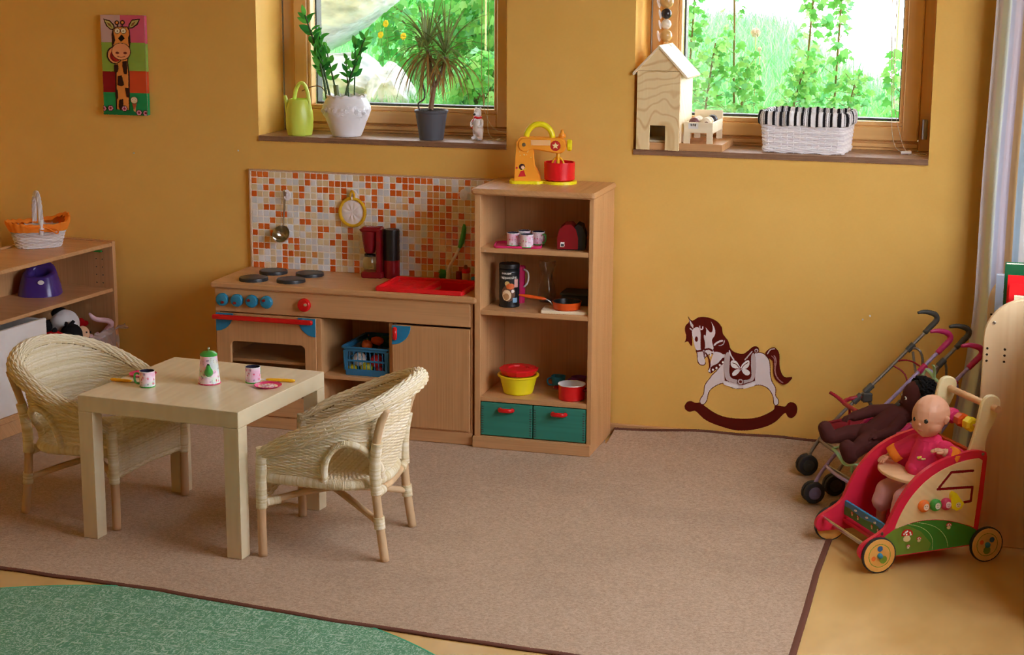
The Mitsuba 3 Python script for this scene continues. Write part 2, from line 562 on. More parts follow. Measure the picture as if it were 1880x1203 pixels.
# the side wall has a large window opening towards the garden (outside the frame, it lights the room)
rp = sbox(YF - 0.2, FL - 0.05, WY, ZC + 0.1)
for a, b, z0, z1 in ((-3.1, -0.95, 0.85, 2.5),):
    rp = rp.difference(sbox(a, z0, b, z1))
rm = ext(rp, 0.2)
struct('wall_right', frame(rm, (XR, 0, 0), (0, 1, 0), (0, 0, 1), (1, 0, 0)), 'wall_paint')
struct('wall_front', box(XL - 0.2, XR + 0.2, YF - 0.2, YF, FL - 0.05, ZC + 0.1, 0), 'wall_paint')
struct('floor', box(XL - 0.2, XR + 0.2, YF - 0.2, WY + 0.02, FL - 0.06, FL, 0), 'linoleum')
struct('ceiling', box(XL - 0.2, XR + 0.2, YF - 0.2, WY + 0.1, ZC, ZC + 0.1, 0), 'ceiling_paint')
struct('baseboard_back', box(-1.46, XR, WY - 0.013, WY, FL, 0.036, 0.003), 'beech_across')


def window(n, w):
    root = f'window_{n}'
    labels[root] = dict(kind='structure')
    x0, x1, z0, z1 = w
    zs = z0 + 0.021
    fw, sw = 0.052, 0.056
    # outer frame, four members
    part(root, 'frame', cat([box(x0, x0 + fw, 0.16, 0.25, zs, z1, 0.003), box(x1 - fw, x1, 0.16, 0.25, zs, z1, 0.003)]), 'window_wood_up')
    part(root, 'frame', cat([box(x0 + fw, x1 - fw, 0.16, 0.25, zs, zs + 0.010, 0.002), box(x0 + fw, x1 - fw, 0.152, 0.25, zs + 0.011, zs + 0.026, 0.002),
                             box(x0 + fw, x1 - fw, 0.166, 0.25, zs + 0.0, zs + 0.034, 0.002), box(x0, x1, 0.16, 0.25, z1 - fw, z1, 0.003)]), 'window_wood')
    a0, a1, b0, b1 = x0 + fw + 0.001, x1 - fw - 0.001, zs + 0.036, z1 - fw + 0.012
    for xa, xb in ((a0, a0 + sw), (a1 - sw, a1)):
        part(root, 'sash', box(xa, xb, 0.142, 0.215, b0, b1, 0.004), 'window_wood_up')
    part(root, 'sash', box(a0 + sw, a1 - sw, 0.142, 0.215, b0, b0 + 0.050, 0.004), 'window_wood')
    part(root, 'sash', box(a0 + sw, a1 - sw, 0.142, 0.215, b1 - 0.05, b1, 0.004), 'window_wood')
    g0, g1, h0, h1 = a0 + sw, a1 - sw, b0 + 0.05, b1 - 0.05
    part(root, 'glazing_bead', cat([box(g0, g1, 0.149, 0.2, h0, h0 + 0.017, 0.004), box(g0, g1, 0.149, 0.2, h1 - 0.017, h1, 0.004)]), 'window_wood')
    part(root, 'glazing_bead', cat([box(g0, g0 + 0.013, 0.149, 0.2, h0 + 0.017, h1 - 0.017, 0.004), box(g1 - 0.013, g1, 0.149, 0.2, h0 + 0.017, h1 - 0.017, 0.004)]), 'window_wood_up')
    p0, p1, q0, q1 = g0 + 0.013, g1 - 0.013, h0 + 0.017, h1 - 0.017
    part(root, 'gasket', cat([box(p0, p0 + 0.006, 0.2, 0.25, q0, q1, 0), box(p1 - 0.006, p1, 0.2, 0.25, q0, q1, 0), box(p0, p1, 0.2, 0.25, q0, q0 + 0.008, 0), box(p0, p1, 0.2, 0.25, q1 - 0.006, q1, 0)]), 'gasket', False)
    scene[root + '__pane'] = mikit.ply((np.array([[p0, 0.206, q0], [p1, 0.206, q0], [p1, 0.206, q1], [p0, 0.206, q1]]), [[0, 1, 2, 3]]), 'glass')
    part(root, 'sill', box(x0 + 0.0005, x1 - 0.0005, WY - 0.005, 0.166, z0 + 0.0005, zs, 0.0015), 'sill_ply')
    part(root, 'sill_edge', box(x0 + 0.001, x1 - 0.001, WY - 0.0065, WY - 0.0048, z0 + 0.001, zs - 0.0008, 0.0003), 'sill_edge')
    return root


window(1, W1)
window(2, W2)
# espagnolette handle on the first window, blind guide rod
hz = 1.50
part('window_1', 'handle', cat([box(-1.872, -1.846, 0.128, 0.142, hz + 0.09, hz + 0.16, 0.004),
                                tube(smoothpath([(-1.859, 0.13, hz + 0.13), (-1.859, 0.098, hz + 0.125), (-1.859, 0.092, hz + 0.08), (-1.859, 0.096, hz)], 14), 0.0095, 10)]), 'steel')
part('window_1', 'guide_rod', cat([tube([(W1[0] + 0.012, 0.135, 1.07), (W1[0] + 0.012, 0.135, 2.24)], 0.0035, 8), ]), 'steel')
part('window_2', 'guide_rod', tube([(W2[0] + 0.012, 0.135, 1.07), (W2[0] + 0.012, 0.135, 2.24)], 0.0035, 8), 'steel')
part('window_2', 'hinge', tube([(W2[1] - 0.03, 0.135, 1.115), (W2[1] - 0.03, 0.135, 1.185)], 0.010, 10), 'steel')

# ------------------------------------------------------------------ rugs
rug = thing('rug', 'large beige pile rug with a dark brown bound edge under the play furniture', 'rug')
outline = [(-3.93, -2.03), (-3.3, -2.045), (-2.778, -2.062), (-2.237, -2.092), (-1.90, -2.135), (-1.681, -2.163), (-1.169, -2.196), (-0.80, -2.222), (-0.50, -2.245),
           (-0.478, -2.2), (-0.485, -1.70), (-0.492, -1.40), (-0.490, -1.07), (-0.478, -0.60), (-0.472, -0.25), (-1.385, -0.25), (-1.42, -0.13), (-3.93, -0.12)]
rp = Polygon(outline)
part(rug, 'pile', ext(rp.buffer(-0.008), 0.0045, -0.0055), 'rug_pile', False)
bind = LineString(outline[:15])
c = np.array(outline[:15])
dd = np.concatenate([[0], np.cumsum(np.linalg.norm(np.diff(c, axis=0), axis=1))])
tt = np.linspace(0, dd[-1], 220)
bp = np.column_stack([np.interp(tt, dd, c[:, 0]), np.interp(tt, dd, c[:, 1])])
wob = (meshkit.noise(np.column_stack([tt * 9, tt * 0, tt * 0])) - 0.5) * 0.006
bp[:, 1] += wob
part(rug, 'binding', tube(np.column_stack([bp, np.full(220, -0.0030)]), 0.0105, 8, flat=0.38), 'rug_binding', True)


def curl(u, v):
    x = -1.392 + u * (1.392 - 0.472)
    h = 0.018 + 0.020 * smooth01((x + 1.4) / 0.35)
    wv = 0.004 * np.sin(x * 13) + 0.003 * np.sin(x * 31 + 1)
    y = -0.262 + (0.148 + wv * 0.4) * v
    z = -0.0008 + h * v ** 1.7 + 0.0015 * np.sin(x * 22) * v
    return np.stack([x, y, z], 1)


def smooth01(t):
    t = np.clip(t, 0, 1)
    return t * t * (3 - 2 * t)


cu = grid(curl, 90, 12)
part(rug, 'turned_up_edge', cat([cu, mv(cu, (0, 0, -0.005))]), 'rug_pile', True)
xs = np.linspace(0, 1, 90)
part(rug, 'binding', tube(curl(xs, np.full(90, 1.0)), 0.006, 8), 'rug_binding', True)

gr = thing('round_rug', 'round green speckled rug with a bright green edge in the front corner', 'rug')
part(gr, 'pile', ext(circ(-2.1, -3.305, 1.243, q=48), 0.003, FL), 'green_pile', False)
a = np.linspace(0, 2 * PI, 200, endpoint=False)
part(gr, 'binding', tube(np.column_stack([-2.1 + 1.245 * np.cos(a), -3.305 + 1.245 * np.sin(a), np.full(200, FL + 0.002)]), 0.0035, 6, closed=True, flat=0.6), 'green_binding', True)

# ------------------------------------------------------------------ curtain
STRIPES = [(-0.125, 'DAD6DC'), (-0.094, 'D3DED8'), (-0.068, 'B9BFD4'), (-0.052, 'CDC6D2'), (-0.030, 'D8B988'), (-0.006, 'A9BFD0'), (0.016, 'EAE6E4'), (0.05, 'D3DED8'), (0.08, 'B9BFD4'), (0.1, 'CDC6D2'),
           (0.12, 'D8B988'), (0.15, 'A9BFD0'), (0.18, 'EAE6E4'), (0.25, 'D3DED8'), (0.3, 'B9BFD4'), (0.36, 'EAE6E4')]


def curtain_fn(u, v):
    z = 0.02 + v * 2.55
    lean = 0.010 + 0.012 * smooth01((z - 0.9) / 0.8) - 0.05 * smooth01((0.65 - z) / 0.65)
    x = -0.128 + lean + u * 0.52
    y = -0.27 + 0.030 * np.sin(u * 46 + 0.8 * np.sin(z * 1.3)) + 0.012 * np.sin(u * 23 + 1.1) + 0.02 * (np.exp(-u * 40))
    return np.stack([x, y, z], 1)


cm = grid(curtain_fn, 150, 40)
ux = np.repeat(np.linspace(0, 1, 150), 40)
xx = -0.118 + ux * 0.52
cc = np.zeros((len(xx), 3))
for x0, col in STRIPES:
    cc[xx >= x0] = lin(col)
nv = len(cm[0])
back = mv(cm, (0, 0.0025, 0))
solo('curtain', 'long striped curtain in white, pale blue and ochre hanging in the room corner', 'curtain', cat([cm, (back[0], back[1][:, ::-1])]), 'cloth', True, color=np.vstack([cc, cc]))

# unseen cupboard, added along the side wall to shade the foot of the bookcase
CB = thing('side_cupboard', 'low beech cupboard added out of view to shade the foot of the bookcase', 'cupboard')
part(CB, 'body', box(0.13, 0.45, -1.66, -1.06, FL + 0.0005, 0.76, 0.003), 'beech_up')
part(CB, 'top_board', box(0.115, 0.455, -1.68, -1.05, 0.7605, 0.782, 0.004), 'beech_across')
for i in range(2):
    d = part(CB, 'door', box(0.112, 0.1295, -1.655 + i * 0.296, -1.363 + i * 0.296, 0.06, 0.74, 0.003), 'beech_up')
    part(d, 'knob', mv(rot(lathe([(0, 0.022), (0.010, 0.02), (0.013, 0.012), (0.006, 0.0), (0, 0)], 16), 'y', -90), (0.1115, -1.40 + i * 0.296, 0.62)), 'red_gloss', True)
# ------------------------------------------------------------------ play kitchen
K = thing('play_kitchen', 'beech play kitchen with oven, black hot plates and red sink against the wall', 'play kitchen')
kx0, kx1, ky = -2.866, -1.852, -0.425
kb = -0.104
part(K, 'side_panel', box(kx0, kx0 + 0.016, ky + 0.003, kb, 0.0, 0.53), 'beech_up')
part(K, 'side_panel', box(kx1 - 0.008, kx1, ky + 0.003, kb, 0.0, 0.53), 'beech_up')
part(K, 'divider', box(-2.456, -2.438, ky, kb, 0.046, 0.436), 'beech_up')
part(K, 'divider', box(-2.176, -2.160, ky + 0.012, kb, 0.046, 0.436), 'beech_up')
part(K, 'back_panel', box(kx0 + 0.016, kx1 - 0.008, kb - 0.008, kb - 0.001, 0.04, 0.53), 'beech_up')
part(K, 'base_panel', box(kx0 + 0.016, kx1 - 0.008, ky + 0.004, kb - 0.008, 0.040, 0.054), 'beech_across')
part(K, 'shelf', box(-2.438, -2.176, ky + 0.002, kb - 0.008, 0.209, 0.223), 'beech_across')
part(K, 'plinth', box(kx0, kx1, ky, ky + 0.016, 0.0, 0.045), 'beech_across')
part(K, 'fascia', box(kx0 + 0.002, kx1 - 0.008, ky - 0.002, ky + 0.016, 0.440, 0.529, 0.002), 'beech_across')
# worktop with the sink's hole
top = rrect(-2.878, -1.8335, 0.0, 0.342, 0.012).difference(sbox(-2.04, 0.02, -1.905, 0.225))
wt = extb(top, 0.024, 0.006)
part(K, 'worktop', mv(wt, (0, -0.440, 0.529)), 'beech_across', 25)
WT = 0.553
for cx, cy in ((-2.733, -0.362), (-2.722, -0.205), (-2.587, -0.350), (-2.570, -0.210)):
    part(K, 'hot_plate', mv(lathe([(0, 0.013), (0.040, 0.013), (0.041, 0.0122), (0.048, 0.0122), (0.049, 0.013), (0.0525, 0.012), (0.054, 0.009), (0.054, 0)], 40), (cx, cy, WT)), 'black_plate', 40)
# sink: tray with a drainer and a basin
sk = lambda x0, x1, y0, y1, z0, z1, b=0.003: box(x0, x1, y0, y1, z0, z1, b)
sx0, sx1, sy0, sy1 = -2.225, -1.888, -0.428, -0.192
rim = rrect(sx0, sx1, sy0, sy1, 0.012).difference(rrect(sx0 + 0.012, sx1 - 0.012, sy0 + 0.012, sy1 - 0.012, 0.010))
sm = [extb(rim, 0.016, 0.003, WT), box(sx0 + 0.01, -2.048, sy0 + 0.01, sy1 - 0.01, WT, WT + 0.005, 0.001)]
sm.append(box(-2.056, -2.044, sy0 + 0.01, sy1 - 0.01, WT, WT + 0.014, 0.003))
for i in range(7):
    sm.append(box(sx0 + 0.03, -2.066, sy0 + 0.035 + i * 0.027, sy0 + 0.041 + i * 0.027, WT + 0.004, WT + 0.0075, 0.0015))
bx0, bx1, by0, by1 = -2.040, -1.906, -0.416, -0.216
sm += [box(bx0, bx1, by0, by1, WT - 0.052, WT - 0.048, 0), box(bx0 - 0.003, bx0, by0, by1, WT - 0.052, WT + 0.006, 0), box(bx1, bx1 + 0.003, by0, by1, WT - 0.052, WT + 0.006, 0),
       box(bx0, bx1, by0 - 0.003, by0, WT - 0.052, WT + 0.006, 0), box(bx0, bx1, by1, by1 + 0.003, WT - 0.052, WT + 0.006, 0),
       box(sx0 + 0.19, sx1 - 0.008, by1 + 0.003, sy1 - 0.008, WT, WT + 0.006, 0), box(bx1 + 0.003, sx1 - 0.008, sy0 + 0.01, sy1 - 0.01, WT, WT + 0.006, 0)]
part(K, 'sink', cat(sm), 'red_plastic', 30, label='red plastic sink tray with drainer')


def knob(cx, cz, r, m, dotm, ang):
    k = part(K, 'knob', mv(yz(lathe([(0, 0.0225), (r * 0.80, 0.0220), (r * 0.93, 0.0195), (r, 0.014), (r * 0.97, 0.006), (r * 0.8, 0.001), (r * 0.5, 0)], 28)), (cx, ky - 0.002, cz)), m, 40)
    a = math.radians(ang)
    part(k, 'pointer', mv(yz(ext(circ(0, 0, 0.0065, 0.005), 0.003)), (cx + 0.010 * math.cos(a), ky - 0.0240, cz + 0.010 * math.sin(a))), dotm)


for i, (cx, an) in enumerate(((-2.828, -60), (-2.768, -120), (-2.708, 150), (-2.649, 130))):
    knob(cx, 0.488, 0.0245, 'blue_gloss', 'dark_red', an)
knob(-2.498, 0.486, 0.0255, 'red_gloss', 'trim_wood', 20)

# oven door with window, blue corner plates and red bar
ox0, ox1, oz0, oz1 = kx0 + 0.006, -2.457, 0.132, 0.436
dp = sbox(ox0, oz0, ox1, oz1).difference(rrect(-2.803, -2.503, 0.185, 0.329, 0.018))
od = part(K, 'oven_door', mv(yz(extb(dp, 0.017, 0.002)), (0, ky + 0.012, 0)), 'beech_up')
scene[od + '__pane'] = mikit.ply((np.array([[-2.81, ky + 0.004, 0.18], [-2.497, ky + 0.004, 0.18], [-2.497, ky + 0.004, 0.335], [-2.81, ky + 0.004, 0.335]]), [[0, 1, 2, 3]]), 'glass')
for cx, s in ((ox0 + 0.001, 1), (ox1 - 0.001, -1)):
    q = Point(0, 0).buffer(0.069, quad_segs=16).intersection(sbox(0, -1, s, 0) if s > 0 else sbox(-1, -1, 0, 0))
    part(od, 'corner_plate', mv(yz(ext(q, 0.004)), (cx, ky - 0.005, oz1 - 0.001)), 'blue_matte')
part(od, 'handle', mv(cat([mv(yz(extb(rrect(0, 0.402, -0.0085, 0.0085, 0.005), 0.016, 0.003)), (0, -0.014, 0)), box(0.03, 0.05, -0.014, 0, -0.006, 0.006), box(0.35, 0.37, -0.014, 0, -0.006, 0.006)]), (-2.864, ky - 0.005, 0.4235)), 'red_gloss', label='red bar handle')
part(K, 'oven_shelf', box(kx0 + 0.018, -2.457, ky + 0.03, kb - 0.01, 0.244, 0.256), 'beech_across')
part(K, 'drawer_front', box(ox0, ox1, ky - 0.005, ky + 0.012, 0.049, 0.126, 0.002), 'beech_across')
# cupboard door
cd = part(K, 'cupboard_door', box(-2.158, -1.861, ky - 0.005, ky + 0.012, 0.051, 0.432, 0.002), 'beech_up')
q = Point(0, 0).buffer(0.071, quad_segs=16).intersection(sbox(0, -1, 1, 0))
part(cd, 'corner_plate', mv(yz(ext(q, 0.004)), (-2.157, ky - 0.009 + 0.004, 0.431)), 'blue_matte')
part(cd, 'handle', tube(smoothpath([(-2.146, ky - 0.006, 0.419), (-2.143, ky - 0.018, 0.414), (-2.141, ky - 0.022, 0.402), (-2.143, ky - 0.018, 0.388), (-2.147, ky - 0.006, 0.383)], 16), [0.006] + [0.0085] * 14 + [0.006], 12), 'red_gloss', 60, label='red bean-shaped handle')
part(K, 'hinge', box(-2.148, -2.142, ky - 0.004, ky + 0.01, 0.432, 0.438, 0), 'steel')

# ------------------------------------------------------------------ mosaic splashback
S = thing('mosaic_splashback', 'orange, beige and white mosaic tile panel standing behind the play kitchen', 'tile panel')
sx0, sx1, sz0, sz1 = -2.862, -1.846, 0.5535, 0.938
part(S, 'backing', box(sx0 + 0.003, sx1 - 0.003, WY - 0.0130, WY - 0.001, sz0, sz1 - 0.003, 0.001), 'grout', False)
part(S, 'trim', box(sx0, sx0 + 0.0065, WY - 0.016, WY - 0.0005, sz0, sz1, 0.001), 'trim_wood')
part(S, 'trim', box(sx0, sx1, WY - 0.016, WY - 0.0005, sz1 - 0.0055, sz1, 0.001), 'trim_wood')
ROWS = ['OOOTTTTOTOOOOWTWWTAOOOWTOOOOOOWTTWTOTT'  # 38 columns, from the photograph
        , 'OTTOWTWWTOWTTOOOOWWOTOWOWOOTTAOOAWAWAT',
        'TWOTAOATOWTOOATOTWTTOWWOOATOWAATOOOWTT',
        'OTTOTTWAOTTWTOTOTTOWOWTTWTOWWOAOTATAAT',
        'WWTWWTTAWTTOTWTTTTOTOWOTTAWTWOOTOTTTAT',
        'WTOOTTWWWOWOTOOTTTTWTOTOWWWOAOAAOTOTTT',
        'WWWWOOWWTTTWWWTTWTTWWOTWAAAAAAAOAATAAT',
        'WWWOTTTWOOTTTTATWWTTTWTOWTOAWAOOAOTTOA',
        'TOOWTTWTTWTOOTWWOTTWTTWTWATTWATAOOTOTA',
        'OTWOTTWTWTTOTTOTOTTWTTWTWWWTAOTAAOTOOT',
        'TWATWWOOTWWTTOTOWWTWTWTTWWAWOOTTATOATT',
        'OOOWTOTOTTWWWWTOWWTWTTWTTTOAAWTOTOTOAT',
        'OTWTWOOAATATWWTOTTWTWTTWTTWOOOTOAATTOT',
        'TWWTWOTWOTWTWOTATOWTWTWTWTWWAATATTOOTA',
        'OOTTOOWWTTTWWOTTWOTWTWWTWWOTATOATTTAOT']
TC = {'O': ('D8662C', 'CF5A20', 'DE7030'), 'A': ('DDA45E', 'DA9A54', 'E0AE6C'), 'T': ('E2D2AE', 'DDC9A0', 'E6D8BA'), 'W': ('DEE2E6', 'D6DCE0', 'E6E8EA')}
px, pz = 0.02481, 0.02535
rng = random.Random(5)
tile0 = box(-0.01065, 0.01065, -0.0025, 0.0015, -0.0109, 0.0109, 0.0009)
cells = []
for r, row in enumerate(ROWS):
    for k in range(40):
        ch = row[k] if k < len(row) else rng.choice('TAOW')
        cells.append((r, k, ch, -2.853 + (k + 0.5) * px, 0.932 - (r + 0.5) * pz, rng.randrange(3), rng.uniform(-0.7, 0.7), rng.uniform(-0.7, 0.7)))
hidden = lambda r, k: (k > 36) or (r >= 8 and 18 <= k <= 24) or (r >= 11 and k >= 33) or (2 <= r <= 9 and 15 <= k <= 18 and r <= 8) or (1 <= r <= 3 and k in (5, 6)) or (6 <= r <= 10 and k in (4, 5, 6))
order = sorted([c for c in cells if not hidden(c[0], c[1])], key=lambda c: (c[1] // 5 * -1, c[0]))
single = {(c[0], c[1]) for c in order[:300]}


def tile_mesh(c):
    m = rot(rot(tile0, 'z', c[6]), 'x', c[7])
    return mv(m, (c[3], WY - 0.0122, c[4])), lin(TC[c[2]][c[5]])


rest = []
tv = {}
for c in cells:
    if (c[0], c[1]) in single:
        kk = (c[2], c[5])
        if kk not in tv:
            tv[kk] = mikit.ply(tile0, 'tile_glaze', smooth=False, color=np.broadcast_to(np.array(lin(TC[c[2]][c[5]])), (len(tile0[0]), 3)))
        key = _num(S + '__tile')
        scene[key] = dict(tv[kk], to_world=T4().translate([c[3], WY - 0.0122, c[4]]).rotate([0, 0, 1], c[6]).rotate([1, 0, 0], c[7]))
    else:
        rest.append(tile_mesh(c))
m, col = catc(rest)
part(S, 'tile', m, 'tile_glaze', False, kind='stuff', color=col)

# hooks, ladle, pot holder
hk = lambda: cat([mv(yz(extb(circ(0, 0, 0.016, 0.022), 0.004, 0.0015)), (0, 0, 0)), tube(smoothpath([(0, -0.004, 0.004), (0, -0.012, -0.004), (0, -0.016, -0.012), (0, -0.022, -0.010), (0, -0.024, -0.002)], 12), 0.003, 8)])
TY = WY - 0.0135
for (x, z), lab in zip(((-2.703, 0.842), (-2.428, 0.853), (-1.988, 0.874)), ('white stick-on hook that carries the ladle', 'white stick-on hook above the pot holder', 'empty white stick-on hook near the shelf cabinet')):
    solo('wall_hook', lab, 'hook', mv(hk(), (x, TY, z)), 'white_plastic', 40, group='stick-on hooks')
L = thing('ladle', 'shiny steel ladle hanging on the mosaic tiles', 'ladle')
bowl = lathe([(0.002, -0.033), (0.015, -0.030), (0.026, -0.021), (0.033, -0.007), (0.0355, 0.004), (0.0345, 0.0045), (0.030, -0.006), (0.022, -0.018), (0.01, -0.027), (0, -0.029)], 32)
bowl = rot(bowl, 'x', 62)
part(L, 'bowl', mv(bowl, (-2.7165, TY - 0.034, 0.695)), 'chrome', 60)
hp = smoothpath([(-2.7165, TY - 0.012, 0.722), (-2.714, TY - 0.012, 0.75), (-2.709, TY - 0.016, 0.80), (-2.704, TY - 0.02, 0.848), (-2.706, TY - 0.024, 0.866)], 24)
part(L, 'handle', tube(hp, np.interp(np.linspace(0, 1, 24), [0, 0.2, 0.7, 0.93, 1], [0.0045, 0.0032, 0.0055, 0.008, 0.004]), 10, flat=0.45, up=(0, 1, 0)), 'chrome', True)
H = thing('pot_holder', 'round yellow and white lemon-slice pot holder hanging on the mosaic tiles', 'pot holder')
part(H, 'binding', mv(tube([(0.051 * math.cos(t), 0.004 * math.sin(3 * t) * 0.3, 0.053 * math.sin(t)) for t in np.linspace(0, 2 * PI, 60, endpoint=False)], 0.0062, 10, closed=True), (-2.430, TY - 0.012, 0.790)), 'mustard_cloth', True)
disc = grid(lambda u, v: np.stack([0.0475 * v * np.cos(2 * PI * u), -(0.0055 * np.sqrt(np.clip(1 - v * v, 0, 1)) + 0.0022 * np.abs(np.sin(2 * PI * u * 4.5)) * np.sin(v * PI)), 0.0495 * v * np.sin(2 * PI * u)], 1), 90, 12, closeu=True)
part(H, 'pad', cat([mv(disc, (-2.430, TY - 0.010, 0.790)), mv(yz(ext(circ(0, 0, 0.0475, 0.0495), 0.008)), (-2.430, TY - 0.003, 0.790))]), 'white_cloth', True)
part(H, 'loop', tube(smoothpath([(-2.436, TY - 0.012, 0.842), (-2.436, TY - 0.014, 0.86), (-2.428, TY - 0.018, 0.872), (-2.422, TY - 0.014, 0.86), (-2.424, TY - 0.012, 0.842)], 20), 0.0042, 8), 'mustard_cloth', True)

# ------------------------------------------------------------------ things on the worktop
C = thing('toy_coffee_maker', 'dark red toy coffee maker with a clear jug on the worktop', 'coffee maker')
cx, cy = -2.335, -0.165
R8 = lambda m: rz(m, 8, (cx, cy, 0))
part(C, 'base', R8(mv(extb(rrect(-0.036, 0.05, -0.034, 0.034, 0.012), 0.024, 0.004), (cx, cy, WT))), 'dark_red', 40)
part(C, 'column', R8(box(cx + 0.024, cx + 0.042, cy - 0.034, cy + 0.034, WT + 0.022, WT + 0.186, 0.003)), 'dark_red', 40)
part(C, 'lid', R8(cat([mv(extb(rrect(-0.040, 0.044, -0.036, 0.036, 0.014), 0.012, 0.004), (cx, cy, WT + 0.178)), box(cx - 0.03, cx + 0.04, cy - 0.02, cy + 0.02, WT + 0.189, WT + 0.194, 0.002)])), 'dark_red', 40)
part(C, 'filter_cone', R8(mv(lathe([(0, 0), (0.017, 0), (0.021, 0.006), (0.028, 0.05), (0.032, 0.086), (0, 0.086)], 32), (cx - 0.006, cy, WT + 0.093))), 'dark_red', 40)
jg = lathe([(0.020, 0.0), (0.026, 0.004), (0.030, 0.022), (0.028, 0.042), (0.021, 0.056), (0.019, 0.062), (0.0175, 0.062), (0.0195, 0.055), (0.0265, 0.041), (0.0285, 0.022), (0.0245, 0.006), (0.019, 0.003)], 32)
part(C, 'jug', R8(mv(jg, (cx - 0.006, cy, WT + 0.026))), 'solid_glass', True)
part(C, 'jug_collar', R8(mv(lathe([(0.0195, 0), (0.0215, 0), (0.0215, 0.008), (0.0195, 0.008)], 28), (cx - 0.006, cy, WT + 0.08))), 'black_plastic')
tk = R8(mv(lathe([(0, 0.0), (0.029, 0.0), (0.0305, 0.003), (0.0305, 0.068), (0, 0.068)], 36), (cx + 0.077, cy + 0.004, WT)))
part(C, 'tank', tk, 'dark_red', 40)
part(C, 'tank_top', R8(mv(lathe([(0, 0.0), (0.0305, 0.0), (0.0305, 0.112), (0.028, 0.117), (0, 0.118)], 36), (cx + 0.077, cy + 0.004, WT + 0.0685))), 'black_plastic', 40)

B = thing('dish_brush', 'dish brush with green bristles and green grip leaning on the tiles', 'brush')
hd = np.array([-2.050, -0.135, WT + 0.022])
rngb = np.random.default_rng(3)
br = []
for i in range(110):
    a, r = rngb.uniform(0, 2 * PI), 0.014 * math.sqrt(rngb.uniform(0, 1))
    b0 = hd + [0.006, r * math.cos(a), r * math.sin(a)]
    br.append(tube([b0, b0 + [-0.026 + rngb.uniform(-0.004, 0.003), 0.35 * r * math.cos(a), 0.35 * r * math.sin(a)]], 0.0011, 4))
part(B, 'bristles', cat(br), 'green_gloss', True, kind='stuff')
hpth = smoothpath([hd + [0.010, 0, -0.018], hd + [0.009, 0, 0.0], hd + [0.012, 0.001, 0.022], hd + [0.034, 0.008, 0.065], hd + [0.050, 0.014, 0.10]], 24)
part(B, 'handle', tube(hpth, np.interp(np.linspace(0, 1, 24), [0, 0.2, 0.4, 1], [0.009, 0.011, 0.006, 0.006]), 10), 'white_plastic', True)
part(B, 'grip', tube(smoothpath([hd + [0.050, 0.014, 0.10], hd + [0.060, 0.018, 0.13], hd + [0.066, 0.020, 0.165], hd + [0.068, 0.020, 0.19]], 20), np.interp(np.linspace(0, 1, 20), [0, 0.25, 0.8, 1], [0.0065, 0.010, 0.0085, 0.004]), 10), 'green_gloss', True)
sp = [(0, 0), (0.0145, 0), (0.0145, 0.034), (0, 0.034)], [(0, 0.034), (0.0155, 0.034), (0.0155, 0.045), (0.011, 0.049), (0, 0.05)], [(0, 0.049), (0.006, 0.049), (0.0075, 0.056), (0.005, 0.063), (0, 0.064)]
SH = thing('toy_shaker', 'small wooden toy shaker with a red cap behind the sink', 'shaker')
for nm, pf, m in zip(('body', 'cap', 'knob'), sp, ('trim_wood', 'red_gloss', 'dark_wood')):
    part(SH, nm, mv(lathe(pf, 20), (-1.965, -0.150, WT)), m, 40)
solo('toy_jar', 'small dark red toy jar beside the dish brush', 'jar', mv(lathe([(0, 0), (0.0115, 0), (0.012, 0.003), (0.012, 0.026), (0.010, 0.030), (0.011, 0.034), (0, 0.035)], 20), (-1.998, -0.130, WT)), 'dark_red', 40)
solo('toy_bottle', 'small dark blue toy bottle lying beside the shelf cabinet', 'bottle', mv(rot(lathe([(0, -0.014), (0.009, -0.014), (0.011, -0.010), (0.011, 0.008), (0.006, 0.012), (0.006, 0.018), (0, 0.018)], 20), 'y', 80), (-1.928, -0.150, WT + 0.0115)), 'blue_matte', 40)

# ------------------------------------------------------------------ blue basket of play food in the open niche
BK = thing('plastic_basket', 'blue plastic basket with barred sides holding play food', 'basket')
bx0, bx1, by0, by1, bz0, bz1 = -2.352, -2.19, -0.398, -0.16, 0.224, 0.330
t = 0.004


def bwall(a, b, along, fixed, flare):
    ms = [box(a, b, -t / 2, t / 2, 0, 0.024, 0.0005), box(a, b, -t / 2, t / 2, 0.053, 0.060, 0.0005), box(a, b, -t / 2, t / 2, 0.092, 0.106, 0.0005)]
    n = max(4, int((b - a) / 0.0150))
    for i in range(n + 1):
        x = a + (b - a) * i / n
        w = 0.008 if i in (0, n) else 0.0011
        ms.append(box(x - w, x + w, -t / 2, t / 2, 0.02, 0.095, 0.0005))
    v, f = cat(ms)
    v[:, 1] += flare * v[:, 2]
    if along == 'x':
        return v + [0, fixed, bz0], f
    return np.stack([v[:, 1] + fixed, v[:, 0], v[:, 2] + bz0], 1), f[:, ::-1]


